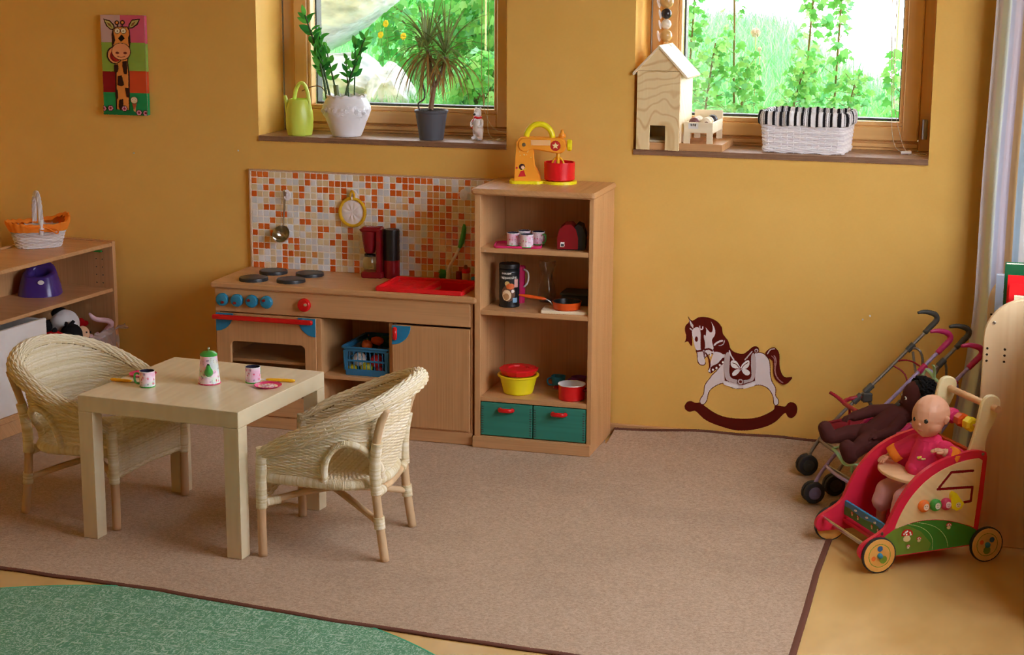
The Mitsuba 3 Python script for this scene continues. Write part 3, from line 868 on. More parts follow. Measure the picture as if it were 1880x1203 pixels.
part(BK, 'side', bwall(bx0, bx1, 'x', by0, -0.06), 'basket_blue')
part(BK, 'side', bwall(bx0, bx1, 'x', by1, 0.06), 'basket_blue')
part(BK, 'side', bwall(by0, by1, 'y', bx0, -0.06), 'basket_blue')
part(BK, 'side', bwall(by0, by1, 'y', bx1, 0.06), 'basket_blue')
part(BK, 'base', box(bx0, bx1, by0, by1, bz0, bz0 + 0.004), 'blue_matte')
rr = rrect(bx0 - 0.018, bx1 + 0.012, by0 - 0.014, by1 + 0.014, 0.016).difference(rrect(bx0 - 0.005, bx1 + 0.004, by0 - 0.005, by1 + 0.005, 0.008))
part(BK, 'rim', mv(extb(rr, 0.008, 0.002), (0, 0, bz1 - 0.004)), 'basket_blue', 40)
food = [('ball', 'white play ball behind the basket bars', 'FFFFFF', (-2.310, -0.366, 0.278), 0.027, 'E4E4E2'), ('tomato', 'red play tomato behind the basket bars', '', (-2.243, -0.366, 0.276), 0.025, 'C81E28'),
        ('lemon', 'yellow play lemon low in the basket corner', '', (-2.336, -0.374, 0.243), 0.0155, 'DCD026'), ('pear', 'yellow-green play pear low in the basket middle', '', (-2.281, -0.372, 0.2505), 0.0215, 'C9CF34'),
        ('strawberry', 'small red play strawberry low in the basket', '', (-2.226, -0.378, 0.2445), 0.0165, 'B01C2C'), ('carrot', 'orange play carrot on top of the basket', '', (-2.268, -0.290, 0.336), 0.020, 'D8641C'),
        ('orange', 'orange play fruit heaped in the basket', '', (-2.300, -0.315, 0.322), 0.021, 'C85A1A'), ('cucumber', 'dark green play vegetable at the back of the basket', '', (-2.255, -0.235, 0.322), 0.03, '1F5A38'),
        ('cabbage', 'dark green play cabbage at the back of the basket', '', (-2.318, -0.245, 0.30), 0.032, '2A4A34')]
for nm, lab, _, c, r, col in food:
    s = {'carrot': (1.3, 0.8, 0.8), 'cucumber': (1.2, 0.7, 0.7), 'lemon': (1.15, 1, 1), 'pear': (1.1, 1, 1)}.get(nm, (1, 1, 0.97))
    m = ico(r, 2, s)
    v = m[0] * (1 + 0.05 * (meshkit.noise(m[0] * 60) - 0.5))[:, None]
    ms = [((v + np.array(c), m[1]), col)]
    if nm in ('tomato', 'orange', 'strawberry', 'pear'):
        ms.append((tube([(c[0], c[1], c[2] + r * 0.9), (c[0] + 0.003, c[1], c[2] + r + 0.006)], 0.002, 6), '3F6A2A'))
    mm, cl = catc(ms)
    solo('play_' + nm, lab, 'play food', mm, 'print', True, color=cl)

# ------------------------------------------------------------------ shelf cabinet
Q = thing('shelf_cabinet', 'tall beech open shelf cabinet with two green drawers beside the play kitchen', 'cabinet')
qx0, qx1, qy0, qy1 = -1.842, -1.407, -0.432, -0.118
part(Q, 'side_panel', box(qx0, qx0 + 0.022, qy0, qy1, 0.04, 0.925), 'beech_up')
part(Q, 'side_panel', box(qx1 - 0.017, qx1, qy0, qy1, 0.0, 0.925), 'beech_up')
part(Q, 'back_panel', box(qx0 + 0.022, qx1 - 0.017, qy1 - 0.008, qy1, 0.04, 0.925), 'beech_up')
tp = extb(rrect(-1.852, -1.400, 0, 0.336, 0.014), 0.022, 0.006)
part(Q, 'top_board', mv(tp, (0, -0.449, 0.925)), 'beech_deep', 25)
for z in (0.736, 0.509, 0.190):
    part(Q, 'shelf', box(qx0 + 0.022, qx1 - 0.017, qy0 + 0.001, qy1 - 0.008, z - 0.018, z, 0.002), 'beech_across')
part(Q, 'base_panel', box(qx0 + 0.022, qx1 - 0.017, qy0 + 0.002, qy1 - 0.008, 0.028, 0.043), 'beech_across')
part(Q, 'plinth', box(qx0 - 0.004, qx1, qy0 - 0.012, qy0 + 0.004, 0.0, 0.041), 'beech_across')
part(Q, 'screw_cap', mv(yz(ext(circ(0, 0, 0.004), 0.001)), (qx0 + 0.04, qy0 + 0.0005, 0.724)), 'trim_wood')
for x0, x1 in ((-1.8175, -1.6245), (-1.6205, -1.4275)):
    d = part(Q, 'drawer', box(x0, x1, qy0 - 0.0, qy1 - 0.02, 0.0465, 0.169, 0.002), 'teal_stain')
    xm = (x0 + x1) / 2 + (0.0 if x0 < -1.7 else 0.0)
    part(d, 'handle', tube(smoothpath([(xm - 0.023, qy0 + 0.001, 0.146), (xm - 0.019, qy0 - 0.014, 0.147), (xm, qy0 - 0.021, 0.148), (xm + 0.019, qy0 - 0.014, 0.147), (xm + 0.023, qy0 + 0.001, 0.146)], 20), 0.0082, 12), 'red_gloss', True, label='red bow handle')
    for sx in (x0 + 0.006, x1 - 0.006):
        part(d, 'finger_joint', cat([box(sx - 0.004, sx + 0.004, qy0 - 0.0004, qy0 + 0.001, z, z + 0.0035, 0) for z in np.arange(0.055, 0.16, 0.0088)]), 'gasket', False)

# toy mixer on the cabinet
M = thing('toy_mixer', 'wooden toy stand mixer in yellow and orange with a red bowl on the cabinet', 'toy mixer')
ZT = 0.947
mo = np.array([-1.652, -0.220, ZT]); MX = np.array([math.cos(0.20), math.sin(0.20), 0]); MY = np.array([-MX[1], MX[0], 0])
mf = lambda m: frame(m, mo, MX, MY, (0, 0, 1))
st = lambda poly, d: mf(mv(yz(extb(poly, d, 0.004)), (0, d / 2, 0)))       # plate standing up, thickness centred
bp = unary_union([rrect(-0.118, 0.0, -0.045, 0.045, 0.02), circ(0.062, 0, 0.063, 0.056)]).buffer(0.004).buffer(-0.004)
part(M, 'base', mf(extb(bp, 0.010, 0.003)), 'yellow_plastic', 40)
colp = Polygon([(-0.098, 0.010), (-0.008, 0.010), (-0.012, 0.03), (-0.030, 0.062), (-0.034, 0.09), (-0.034, 0.13), (-0.04, 0.155), (-0.06, 0.168), (-0.080, 0.163), (-0.090, 0.148), (-0.092, 0.12)]).buffer(0.002, quad_segs=3)
part(M, 'column', st(colp, 0.048), 'orange_wood_paint', 30)
arm = unary_union([circ(-0.062, 0.140, 0.028), circ(0.058, 0.137, 0.030), Polygon([(-0.062, 0.168), (0.058, 0.167), (0.058, 0.107), (-0.034, 0.122), (-0.062, 0.112)])])
part(M, 'arm', st(arm.buffer(-0.002), 0.058), 'orange_wood_paint', 30)
ar = [(x, z) for x, z in zip(0.000 + 0.047 * np.cos(np.linspace(PI, 0, 20)) - 0.012, 0.164 + 0.048 * np.sin(np.linspace(PI, 0, 20)))]
part(M, 'carry_handle', mf(tube([(x, 0, z) for x, z in ar], 0.0105, 10)), 'yellow_plastic', True)
part(M, 'knob', mf(mv(rot(lathe([(0, 0.018), (0.016, 0.018), (0.021, 0.014), (0.021, 0.003), (0.017, 0), (0, 0)], 24), 'y', 90), (0.088, 0, 0.138))), 'yellow_plastic', 40)
part(M, 'lever', mf(cat([mv(lathe([(0, 0), (0.014, 0.0), (0.012, 0.012), (0.006, 0.018), (0.005, 0.028), (0, 0.029)], 16), (0.070, 0, 0.165))])), 'orange_wood_paint', True)
part(M, 'whisk', mf(cat([tube([(0.056, 0, 0.107), (0.056, 0, 0.07)], 0.0065, 10), tube([(0.056 + 0.022 * math.cos(t), 0, 0.060 + 0.034 * math.sin(t)) for t in np.linspace(0, 2 * PI, 24, endpoint=False)], 0.0035, 6, closed=True),
                            tube([(0.056, 0.018 * math.cos(t), 0.060 + 0.032 * math.sin(t)) for t in np.linspace(0, 2 * PI, 24, endpoint=False)], 0.0035, 6, closed=True)])), 'mustard_plastic', True)
part(M, 'bowl', mf(mv(lathe([(0, 0.0), (0.050, 0.0), (0.055, 0.004), (0.056, 0.064), (0.055, 0.066), (0.051, 0.065), (0.050, 0.008), (0, 0.006)], 40), (0.062, 0, 0.012))), 'red_plastic', 40)
part(M, 'bolt', st(circ(-0.066, 0.140, 0.008), 0.064), 'steel')
star = Polygon([((0.013 if i % 2 == 0 else 0.0055) * math.sin(i * PI / 5) + 0.048, (0.013 if i % 2 == 0 else 0.0055) * math.cos(i * PI / 5) + 0.138) for i in range(10)])
pr, pc = layers([(line([(-0.045, 0.15), (0.03, 0.15)], 0.022).intersection(sbox(-0.04, 0.12, 0.03, 0.158)), 'E8B47A'), (circ(0.048, 0.138, 0.0185), 'B8281E'), (star, 'F3D9A0')])
part(M, 'print', mf(mv(yz(pr), (0, -0.0291, 0))), 'print', False, color=pc)
fig = [(circ(-0.072, 0.090 - 0.03, 0.011, 0.011), '3A1418'), (circ(-0.069, 0.058, 0.0065), 'F0BC96'), (Polygon([(-0.074, 0.050), (-0.066, 0.050), (-0.058, 0.026), (-0.086, 0.024)]), 'C8242A'), (line([(-0.088, 0.052), (-0.074, 0.047), (-0.058, 0.054)], 0.003), 'E8C83A'), (circ(-0.091, 0.056, 0.004), 'C8242A')]
fig += [(circ(-0.085 + 0.045 * rng.random(), 0.08 + 0.045 * rng.random(), 0.0018), 'F3D48A') for _ in range(10)]
pr, pc = layers(fig)
part(M, 'print', mf(mv(yz(pr), (0, -0.0241, 0))), 'print', False, color=pc)

# ------------------------------------------------------------------ things on the cabinet's shelves
Z1, Z2, Z3 = 0.7362, 0.5092, 0.1902
TR = thing('toy_tray', 'pink toy tray carrying four cups on the upper shelf', 'tray')
tp = rz(cat([extb(rrect(-0.083, 0.083, -0.057, 0.057, 0.016), 0.003, 0.001), extb(rrect(-0.086, 0.086, -0.060, 0.060, 0.018).difference(rrect(-0.081, 0.081, -0.055, 0.055, 0.014)), 0.008, 0.0015)]), 12)
part(TR, 'plate', mv(tp, (-1.700, -0.362, Z1)), 'pink_tin', 30)


def cup_mesh(r=0.0225, h=0.047):
    return lathe([(0, 0.002), (r * 0.93, 0.002), (r, 0.004), (r, h), (r * 0.95, h + 0.001), (r * 0.9, h), (r * 0.9, 0.006), (0, 0.005)], 28)


def toy_cup(x, y, z, ang, label, group, r=0.0225, h=0.047, handle=True):
    k = thing('toy_cup', label, 'cup', group)
    part(k, 'body', mv(lathe([(0, 0.003), (r, 0.003), (r, h - 0.002)], 28), (x, y, z)), 'tin_print', 40)
    part(k, 'lining', mv(lathe([(r, h - 0.002), (r * 0.97, h), (r * 0.92, h), (r * 0.92, 0.006), (0, 0.006)], 28), (x, y, z)), 'tin_dark', 40)
    part(k, 'foot', mv(lathe([(0, 0.0), (r * 0.97, 0.0), (r * 1.04, 0.0015), (r * 1.04, 0.003), (r, 0.0036)], 28), (x, y, z)), 'green_gloss', 40)
    part(k, 'rim', mv(tube([(r * math.cos(t), r * math.sin(t), h - 0.001) for t in np.linspace(0, 2 * PI, 28, endpoint=False)], 0.0011, 6, closed=True), (x, y, z)), 'white_ceramic', True)
    if handle:
        a = math.radians(ang); d = np.array([math.cos(a), math.sin(a), 0])
        part(k, 'handle', tube(smoothpath([np.array([x, y, z + h * 0.80]) + d * r, np.array([x, y, z + h * 0.84]) + d * (r + 0.011), np.array([x, y, z + h * 0.55]) + d * (r + 0.015), np.array([x, y, z + h * 0.26]) + d * (r + 0.010), np.array([x, y, z + h * 0.20]) + d * r], 16), 0.0032, 8), 'green_gloss', True)
    return k


for x, y, a, lab in ((-1.714, -0.378, 200, 'pink toy cup standing front left on the toy tray'), (-1.658, -0.398, 40, 'pink toy cup standing nearest the tray edge'), (-1.690, -0.318, 100, 'pink toy cup half hidden at the back of the tray'), (-1.636, -0.325, 330, 'pink toy cup with green handle at the right back of the tray')):
    toy_cup(x, y, Z1 + 0.003, a, lab, 'toy cups on the tray', handle=(a == 330))
TO = thing('toy_toaster', 'dark red and black toy toaster on the upper shelf', 'toaster')
tpf = Polygon([(-0.046, 0.008), (-0.046, 0.05), (-0.038, 0.082), (-0.018, 0.098), (0.004, 0.1), (0.010, 0.095), (0.022, 0.08), (0.030, 0.05), (0.030, 0.008)]).buffer(0.003, quad_segs=3)
tfr = lambda m: frame(sc(m, 0.90), (-1.508, -0.360, Z1), (0.985, 0.17, 0), (-0.17, 0.985, 0), (0, 0, 1))
part(TO, 'body', tfr(mv(yz(extb(tpf, 0.10, 0.008)), (0, 0.05, 0.0))), 'dark_red', 40)
tpb = Polygon([(0.020, 0.005), (0.020, 0.088), (0.032, 0.1), (0.048, 0.092), (0.058, 0.06), (0.058, 0.005)]).buffer(0.003, quad_segs=3)
part(TO, 'rear', tfr(mv(yz(extb(tpb, 0.092, 0.006)), (0, 0.046, 0))), 'black_plastic', 40)
part(TO, 'foot', tfr(cat([box(-0.04, 0.055, -0.04, 0.04, 0, 0.008)])), 'black_plastic')
pr, pc = layers([(sbox(-0.036, 0.014, -0.020, 0.033), 'E6E0DC'), (sbox(-0.034, 0.016, -0.022, 0.026), '3A3A40')])
part(TO, 'sticker', tfr(mv(yz(pr), (0, -0.0502, 0))), 'print', False, color=pc)

CN = thing('coffee_can', 'black cocoa and cappuccino powder can on the middle shelf', 'can')
ccx, ccy = -1.742, -0.330
part(CN, 'body', mv(lathe([(0, 0), (0.036, 0), (0.0375, 0.002), (0.0375, 0.006), (0.036, 0.008), (0.0365, 0.126), (0.0375, 0.128), (0.0365, 0.132)], 40), (ccx, ccy, Z2)), 'black_plastic', 40)
part(CN, 'lid', mv(lathe([(0.0365, 0.130), (0.0375, 0.136), (0.0345, 0.139), (0.0375, 0.142), (0.0375, 0.154), (0.036, 0.157), (0, 0.157)], 40), (ccx, ccy, Z2)), 'black_plastic', 40)


def wrap(m, r, x, y, z, a0):
    """bend a flat print (x across, y up, z out) round a can; a0 the bearing of x = 0"""
    v, f = tm(m)
    a = a0 + v[:, 0] / r
    rr_ = r + v[:, 2]
    return np.stack([x + rr_ * np.cos(a), y + rr_ * np.sin(a), z + v[:, 1]], 1), f


def refine(m, l=0.006):
    v, f = trimesh.remesh.subdivide_to_size(*tm(m), max_edge=l)
    return v, f


a0 = -1.28
lay = [(circ(-0.004, 0.052, 0.026, 0.030), '6A4630'), (circ(-0.010, 0.045, 0.017, 0.02), 'E2C7A0'), (circ(-0.011, 0.040, 0.010, 0.012), 'B98A5A'), (circ(-0.008, 0.088, 0.009), 'C7A86A'), (circ(0.004, 0.078, 0.016, 0.011), 'D2622A'), (sbox(0.018, 0.074, 0.034, 0.104), 'D9A39A'), (sbox(0.012, 0.018, 0.03, 0.036), '86B4D4'), (circ(0.012, 0.060, 0.006), 'E8E0D8')]
m_, c_ = layers(lay)
tx1 = mv(meshkit.text_mesh('cocoa', 0.009, 0.0006, True), (-0.030, 0.122, 0.0))
tx2 = mv(meshkit.text_mesh('cappuccino', 0.0085, 0.0006, True), (-0.036, 0.106, 0.0))
parts_ = [((m_), c_)]
v1 = refine(m_, 0.008)
lt = cat([tx1, tx2])
# the prints keep one colour each: build them layer by layer
ms = []
for i, (poly, col) in enumerate(lay):
    ms.append((wrap(refine(ext(poly, 0.00025, i * 0.0002), 0.009), 0.0365, ccx, ccy, Z2, a0), col))
ms.append((wrap(refine(lt, 0.01), 0.0366, ccx, ccy, Z2, a0), 'EDE8E0'))
m_, c_ = catc(ms)
part(CN, 'print', m_, 'print', False, color=c_)
MG = thing('toy_jug', 'pink toy jug half hidden behind the black can', 'jug')
part(MG, 'body', mv(lathe([(0, 0), (0.016, 0), (0.018, 0.05), (0.017, 0.11), (0.019, 0.135), (0.017, 0.135), (0.015, 0.11), (0.016, 0.05), (0, 0.004)], 24), (-1.722, -0.255, Z2)), 'pink_tin', 40)
part(MG, 'handle', tube(smoothpath([(-1.706, -0.265, Z2 + 0.125), (-1.690, -0.27, Z2 + 0.115), (-1.690, -0.27, Z2 + 0.08), (-1.706, -0.265, Z2 + 0.06)], 14), 0.0035, 8), 'white_plastic', True)
solo('glass_carafe', 'clear waisted glass carafe at the back of the middle shelf', 'carafe', mv(lathe([(0.0, 0.0), (0.029, 0.0), (0.034, 0.006), (0.0355, 0.03), (0.030, 0.062), (0.020, 0.085), (0.021, 0.105), (0.030, 0.13), (0.032, 0.152), (0.0303, 0.152), (0.0283, 0.131), (0.0193, 0.105), (0.0183, 0.085), (0.0282, 0.062), (0.0335, 0.03), (0.032, 0.008), (0.028, 0.003), (0, 0.003)], 40), (-1.634, -0.205, Z2)), 'solid_glass', True)
solo('cutting_board', 'pale wooden board under the toy frying pan', 'cutting board', rz(mv(extb(rrect(-0.085, 0.085, -0.050, 0.050, 0.006), 0.011, 0.002), (-1.518, -0.372, Z2)), 6, (-1.518, -0.372, 0)), 'pale_wood', 30)
PN = thing('toy_frying_pan', 'orange toy frying pan with black inside on the wooden board', 'frying pan')
pcx, pcy, pz0 = -1.515, -0.375, Z2 + 0.0112
part(PN, 'body', mv(lathe([(0, 0), (0.044, 0), (0.048, 0.003), (0.0515, 0.026), (0.0525, 0.028), (0.0505, 0.028)], 40), (pcx, pcy, pz0)), 'orange_enamel', 40)
part(PN, 'inside', mv(lathe([(0.0505, 0.0281), (0.0465, 0.006), (0.042, 0.004), (0, 0.004)], 40), (pcx, pcy, pz0)), 'black_plastic', 40)
hd = np.array([-0.96, -0.28, 0])
hb = np.array([pcx, pcy, pz0 + 0.020])
part(PN, 'bracket', tube(smoothpath([hb + hd * 0.049 + [0, 0, -0.006], hb + hd * 0.060 + [0, 0, 0.006], hb + hd * 0.078 + [0, 0, 0.016]], 10), 0.003, 8), 'steel', True)
part(PN, 'handle', tube(smoothpath([hb + hd * 0.074 + [0, 0, 0.0155], hb + hd * 0.11 + [0, 0, 0.021], hb + hd * 0.15 + [0, 0, 0.027], hb + hd * 0.172 + [0, 0, 0.030]], 16), np.interp(np.linspace(0, 1, 16), [0, 0.1, 0.7, 1], [0.004, 0.0075, 0.0085, 0.003]), 12, flat=0.75), 'orange_enamel', True)
GB = thing('lidded_tin', 'dark grey lidded box behind the frying pan', 'box')
part(GB, 'body', box(-1.568, -1.430, -0.255, -0.165, Z2, Z2 + 0.036, 0.004), 'charcoal_plastic')
part(GB, 'lid', box(-1.572, -1.428, -0.259, -0.161, Z2 + 0.0362, Z2 + 0.046, 0.003), 'charcoal_plastic')

YB = thing('mixing_bowl', 'yellow plastic mixing bowl on the lowest shelf', 'bowl')
ybx, yby = -1.703, -0.340
part(YB, 'body', mv(lathe([(0, 0), (0.048, 0), (0.052, 0.002), (0.054, 0.006), (0.068, 0.062), (0.076, 0.066), (0.076, 0.070), (0.067, 0.070), (0.064, 0.066), (0.050, 0.008), (0, 0.006)], 44), (ybx, yby, Z3)), 'yellow_plastic', 40)
RL = thing('bowl_lid', 'red plastic lid lying on the yellow mixing bowl', 'lid')
part(RL, 'body', rot(mv(cat([lathe([(0, 0.020), (0.035, 0.020), (0.037, 0.025), (0.066, 0.025), (0.070, 0.022), (0.070, 0.018), (0.062, 0.002), (0.058, 0.0), (0, 0)], 12), box(0.03, 0.072, -0.016, 0.016, 0.018, 0.025, 0.003)]), (ybx, yby, Z3 + 0.0702)), 'z', 10, (ybx, yby, 0)), 'red_plastic', 20)
RP = thing('toy_pot', 'red enamel toy saucepan with white inside on the lowest shelf', 'pot')
rpx, rpy = -1.494, -0.372
part(RP, 'body', mv(lathe([(0, 0), (0.043, 0), (0.047, 0.003), (0.0485, 0.054)], 40), (rpx, rpy, Z3)), 'red_gloss', 40)
part(RP, 'lining', mv(lathe([(0.0485, 0.054), (0.0505, 0.056), (0.0495, 0.058), (0.0465, 0.056), (0.045, 0.006), (0, 0.005)], 40), (rpx, rpy, Z3)), 'white_ceramic', 40)
for s in (-1, 1):
    part(RP, 'handle', tube(smoothpath([(rpx + s * 0.046, rpy - 0.014, Z3 + 0.038), (rpx + s * 0.062, rpy - 0.012, Z3 + 0.040), (rpx + s * 0.064, rpy + 0.006, Z3 + 0.040), (rpx + s * 0.046, rpy + 0.014, Z3 + 0.038)], 14), 0.004, 8), 'dark_red', True)
for x, y, m, lab in ((-1.580, -0.235, 'blue_gloss', 'small blue cup behind the red saucepan'), (-1.505, -0.225, 'violet_plastic', 'small violet cup behind the red saucepan')):
    k = thing('play_cup', lab, 'cup')
    part(k, 'body', mv(lathe([(0, 0), (0.019, 0), (0.027, 0.046), (0.0285, 0.047), (0.0265, 0.048), (0.018, 0.003), (0, 0.003)], 28), (x, y, Z3)), m, 40)
    part(k, 'handle', tube(smoothpath([(x - 0.024, y - 0.006, Z3 + 0.040), (x - 0.038, y - 0.010, Z3 + 0.034), (x - 0.034, y - 0.010, Z3 + 0.016), (x - 0.020, y - 0.006, Z3 + 0.014)], 12), 0.0033, 8), m, True)
# ------------------------------------------------------------------ low table
t0 = np.array([-2.1311, -1.7991, 0.0]); ta = 1.4892
E1 = np.array([math.cos(ta), math.sin(ta), 0]); E2 = np.array([-math.sin(ta), math.cos(ta), 0])
tf = lambda m: frame(m, t0, E1, E2, (0, 0, 1))
TB = thing('play_table', 'low square birch table laid with a pink tea set on the beige rug', 'table')
part(TB, 'tabletop', tf(box(0, 0.55, 0, 0.55, 0.400, 0.45, 0.0015)), 'birch_veneer')
for a in (0, 0.5):
    for b in (0, 0.5):
        part(TB, 'leg', tf(box(a, a + 0.05, b, b + 0.05, 0.0, 0.3995, 0.001)), 'birch_veneer')

TZ = 0.4502
PT = thing('toy_teapot', 'pink toy coffee pot with a green lid and spout in the middle of the table', 'teapot')
px_, py_ = -2.366, -1.500
part(PT, 'body', mv(lathe([(0, 0.003), (0.0335, 0.003), (0.0255, 0.090), (0, 0.090)], 40), (px_, py_, TZ)), 'tin_print', 40)
part(PT, 'foot', mv(lathe([(0, 0), (0.033, 0), (0.0350, 0.0015), (0.0345, 0.0035), (0.0332, 0.004)], 40), (px_, py_, TZ)), 'pink_tin', 40)
part(PT, 'lid', mv(lathe([(0.0235, 0.088), (0.0265, 0.0885), (0.0268, 0.093), (0.025, 0.095), (0.018, 0.1005), (0, 0.1035)], 40), (px_, py_, TZ)), 'green_gloss', 40)
part(PT, 'lid_knob', mv(lathe([(0, 0), (0.002, 0), (0.0025, 0.003), (0.0045, 0.006), (0.0045, 0.0085), (0.002, 0.011), (0, 0.0112)], 16), (px_, py_, TZ + 0.103)), 'chrome', True)
sd = np.array([0.40, -0.92, 0]); sd /= np.linalg.norm(sd)
c0 = np.array([px_, py_, TZ])
sp_ = smoothpath([c0 + sd * 0.026 + [0, 0, 0.040], c0 + sd * 0.036 + [0, 0, 0.046], c0 + sd * 0.042 + [0, 0, 0.056], c0 + sd * 0.046 + [0, 0, 0.068]], 16)
part(PT, 'spout', tube(sp_, np.interp(np.linspace(0, 1, 16), [0, 0.35, 0.8, 1], [0.014, 0.0125, 0.0065, 0.005]), 16), 'green_gloss', 60)
part(PT, 'spout_hole', mv(ico(0.0038, 2, (1, 0.5, 1)), c0 + sd * 0.0465 + [0, 0, 0.0685]), 'black_plastic', True)
part(PT, 'handle', tube(smoothpath([c0 - sd * 0.026 + [0, 0, 0.08], c0 - sd * 0.045 + [0, 0, 0.078], c0 - sd * 0.05 + [0, 0, 0.045], c0 - sd * 0.031 + [0, 0, 0.025]], 16), 0.0035, 8), 'green_gloss', True)
toy_cup(-2.528, -1.596, TZ, 205, 'pink toy cup with green handle at the left end of the table', 'tea cups on the table', 0.0235, 0.050)
toy_cup(-2.243, -1.448, TZ, 80, 'pink toy cup standing between the coffee pot and the fork', 'tea cups on the table', 0.0235, 0.050)


def saucer(x, y, lab):
    k = thing('saucer', lab, 'saucer', 'toy saucers')
    r = 0.0425
    part(k, 'plate', mv(lathe([(0, 0), (r * 0.75, 0), (r, 0.005), (r * 1.02, 0.0062), (r * 0.99, 0.007), (r * 0.74, 0.002), (0, 0.002)], 44), (x, y, TZ)), 'pink_tin', 40)
    its = [(circ(0, 0, r * 0.70, q=16), 'E9CBA8'), (circ(0, 0, r * 0.60, q=16), 'EFD9DC')]
    for i in range(12):
        a = i * PI / 6
        its.append((circ(0.021 * math.cos(a), 0.021 * math.sin(a), 0.0036, q=4), ('C8406E', 'C9B45A', 'B05A8C')[i % 3]))
    its += [(circ(0, 0, 0.009), 'D9A8B4'), (circ(0, 0, 0.004), 'A04A5A')]
    m_, c_ = layers(its, 0.00015)
    part(k, 'print', mv(m_, (x, y, TZ + 0.002)), 'print', False, color=c_)


saucer(-2.175, -1.487, 'pink toy saucer lying in front of the fork')
saucer(-2.612, -1.468, 'pink toy saucer behind the left cup')
FK = thing('toy_fork', 'toy fork with a yellow handle beside the right saucer', 'fork')
fa, fb_ = np.array([-2.118, -1.412, TZ + 0.005]), np.array([-2.203, -1.425, TZ + 0.006])
fd = (fb_ - fa) / np.linalg.norm(fb_ - fa)
fn_ = np.array([-fd[1], fd[0], 0])
part(FK, 'handle', tube(smoothpath([fa, fa + fd * 0.03, fa + fd * 0.07, fb_ + fd * 0.006], 16), np.interp(np.linspace(0, 1, 16), [0, 0.1, 0.8, 1], [0.005, 0.0085, 0.007, 0.004]), 10, flat=0.65), 'mustard_plastic', True)
ft = [tube(smoothpath([fb_, fb_ + fd * 0.014 + [0, 0, -0.001], fb_ + fd * 0.024], 8), 0.0025, 6, flat=0.5)]
for k_ in range(4):
    o = fn_ * (k_ - 1.5) * 0.0048
    ft.append(tube(smoothpath([fb_ + fd * 0.020, fb_ + fd * 0.028 + o, fb_ + fd * 0.042 + o + [0, 0, -0.0015], fb_ + fd * 0.056 + o + [0, 0, 0.002]], 10), 0.0015, 6, flat=0.6))
part(FK, 'tines', cat(ft), 'white_plastic', True)
KF = thing('toy_knife', 'toy knife with a yellow handle beside the left cup', 'knife')
part(KF, 'handle', tube(smoothpath([(-2.672, -1.563, TZ + 0.0045), (-2.640, -1.566, TZ + 0.005), (-2.598, -1.568, TZ + 0.005)], 14), np.interp(np.linspace(0, 1, 14), [0, 0.1, 0.8, 1], [0.005, 0.0085, 0.0075, 0.005]), 10, flat=0.6), 'mustard_plastic', True)
part(KF, 'blade', mv(rz(extb(Polygon([(0, -0.005), (0.05, -0.006), (0.062, 0.0), (0.05, 0.005), (0, 0.005)]), 0.0012, 0.0003), 0), (-2.600, -1.568, TZ + 0.002)), 'steel', 30)

# ------------------------------------------------------------------ wicker chairs (local: u forward, v left, z up)
WC = [lin(c) for c in ('E4D9BC', 'DFD2AE', 'E9DFC6', 'D8C8A0', 'E2D5B4')]


def wcol(rg, n):
    c = np.array(WC[rg.integers(len(WC))])
    return np.broadcast_to(c * rg.uniform(0.95, 1.03), (n, 3))


def path_fn(pts):
    from scipy.interpolate import CubicSpline
    P = np.array(pts, float)
    P = np.vstack([P, P[-2::-1] * [1, -1, 1]])          # mirror to the other side
    t = np.concatenate([[0], np.cumsum(np.linalg.norm(np.diff(P, axis=0), axis=1))])
    cs = CubicSpline(t / t[-1], P, bc_type='natural')
    return lambda s: cs(np.clip(s, 0, 1))


RIM = path_fn([(0.180, -0.195, 0.316), (0.10, -0.214, 0.356), (0.0, -0.230, 0.400), (-0.09, -0.224, 0.440), (-0.175, -0.185, 0.475), (-0.225, -0.105, 0.500), (-0.243, 0, 0.509)])
SEAT = path_fn([(0.172, -0.178, 0.252), (0.10, -0.184, 0.250), (0.0, -0.186, 0.246), (-0.08, -0.178, 0.242), (-0.130, -0.135, 0.240), (-0.158, -0.07, 0.240), (-0.165, 0, 0.240)])
RR = 0.0235


def shell_fn(t, s):
    """t along the chair's rim, s: 0..1 up the wall, 1..2 round the rim's roll. Returns points."""
    t = np.asarray(t, float); s = np.asarray(s, float)
    R, B = RIM(t), SEAT(t)
    out = R - B
    out[:, 2] = 0
    out /= np.linalg.norm(out, axis=1, keepdims=True) + 1e-9
    dR = RIM(np.clip(t + 1e-3, 0, 1)) - RIM(np.clip(t - 1e-3, 0, 1))
    dR /= np.linalg.norm(dR, axis=1, keepdims=True)
    nrm = np.cross(dR, out); nrm /= np.linalg.norm(nrm, axis=1, keepdims=True)
    nrm *= np.sign(nrm[:, 2:3])
    o2 = np.cross(nrm, dR); o2 *= np.sign((o2 * out).sum(1))[:, None]
    taper = 0.55 + 0.45 * np.minimum(1, np.minimum(t, 1 - t) / 0.10)
    r = (RR * taper)[:, None]
    inner = R - o2 * r
    a = np.clip(s, 0, 1)[:, None]
    wall = B * (1 - a) + inner * a
    bulge = np.sin(a * PI) * 0.012
    wall = wall + o2 * bulge
    th = (np.clip(s - 1, 0, 1) * 1.45 * PI)[:, None]
    roll = R - o2 * r * np.cos(th) + nrm * r * np.sin(th)
    return np.where(s[:, None] <= 1, wall, roll), np.where(s[:, None] <= 1, o2, -(-o2 * np.cos(th) + nrm * np.sin(th)) * -1)


def in_arch(t, s):
    """the little arched openings beside the back posts"""
    P, _ = shell_fn(t, np.minimum(s, 1))
    u = P[:, 0]; z = P[:, 2]
    w = 0.074; c = -0.086
    du = np.abs(u - c) / w
    h = 0.235 + 0.124 * np.sqrt(np.clip(1 - du ** 2.4, 0, 1))
    return (du < 1) & (z < h) & (np.abs(P[:, 1]) > 0.10) & (s < 0.999)


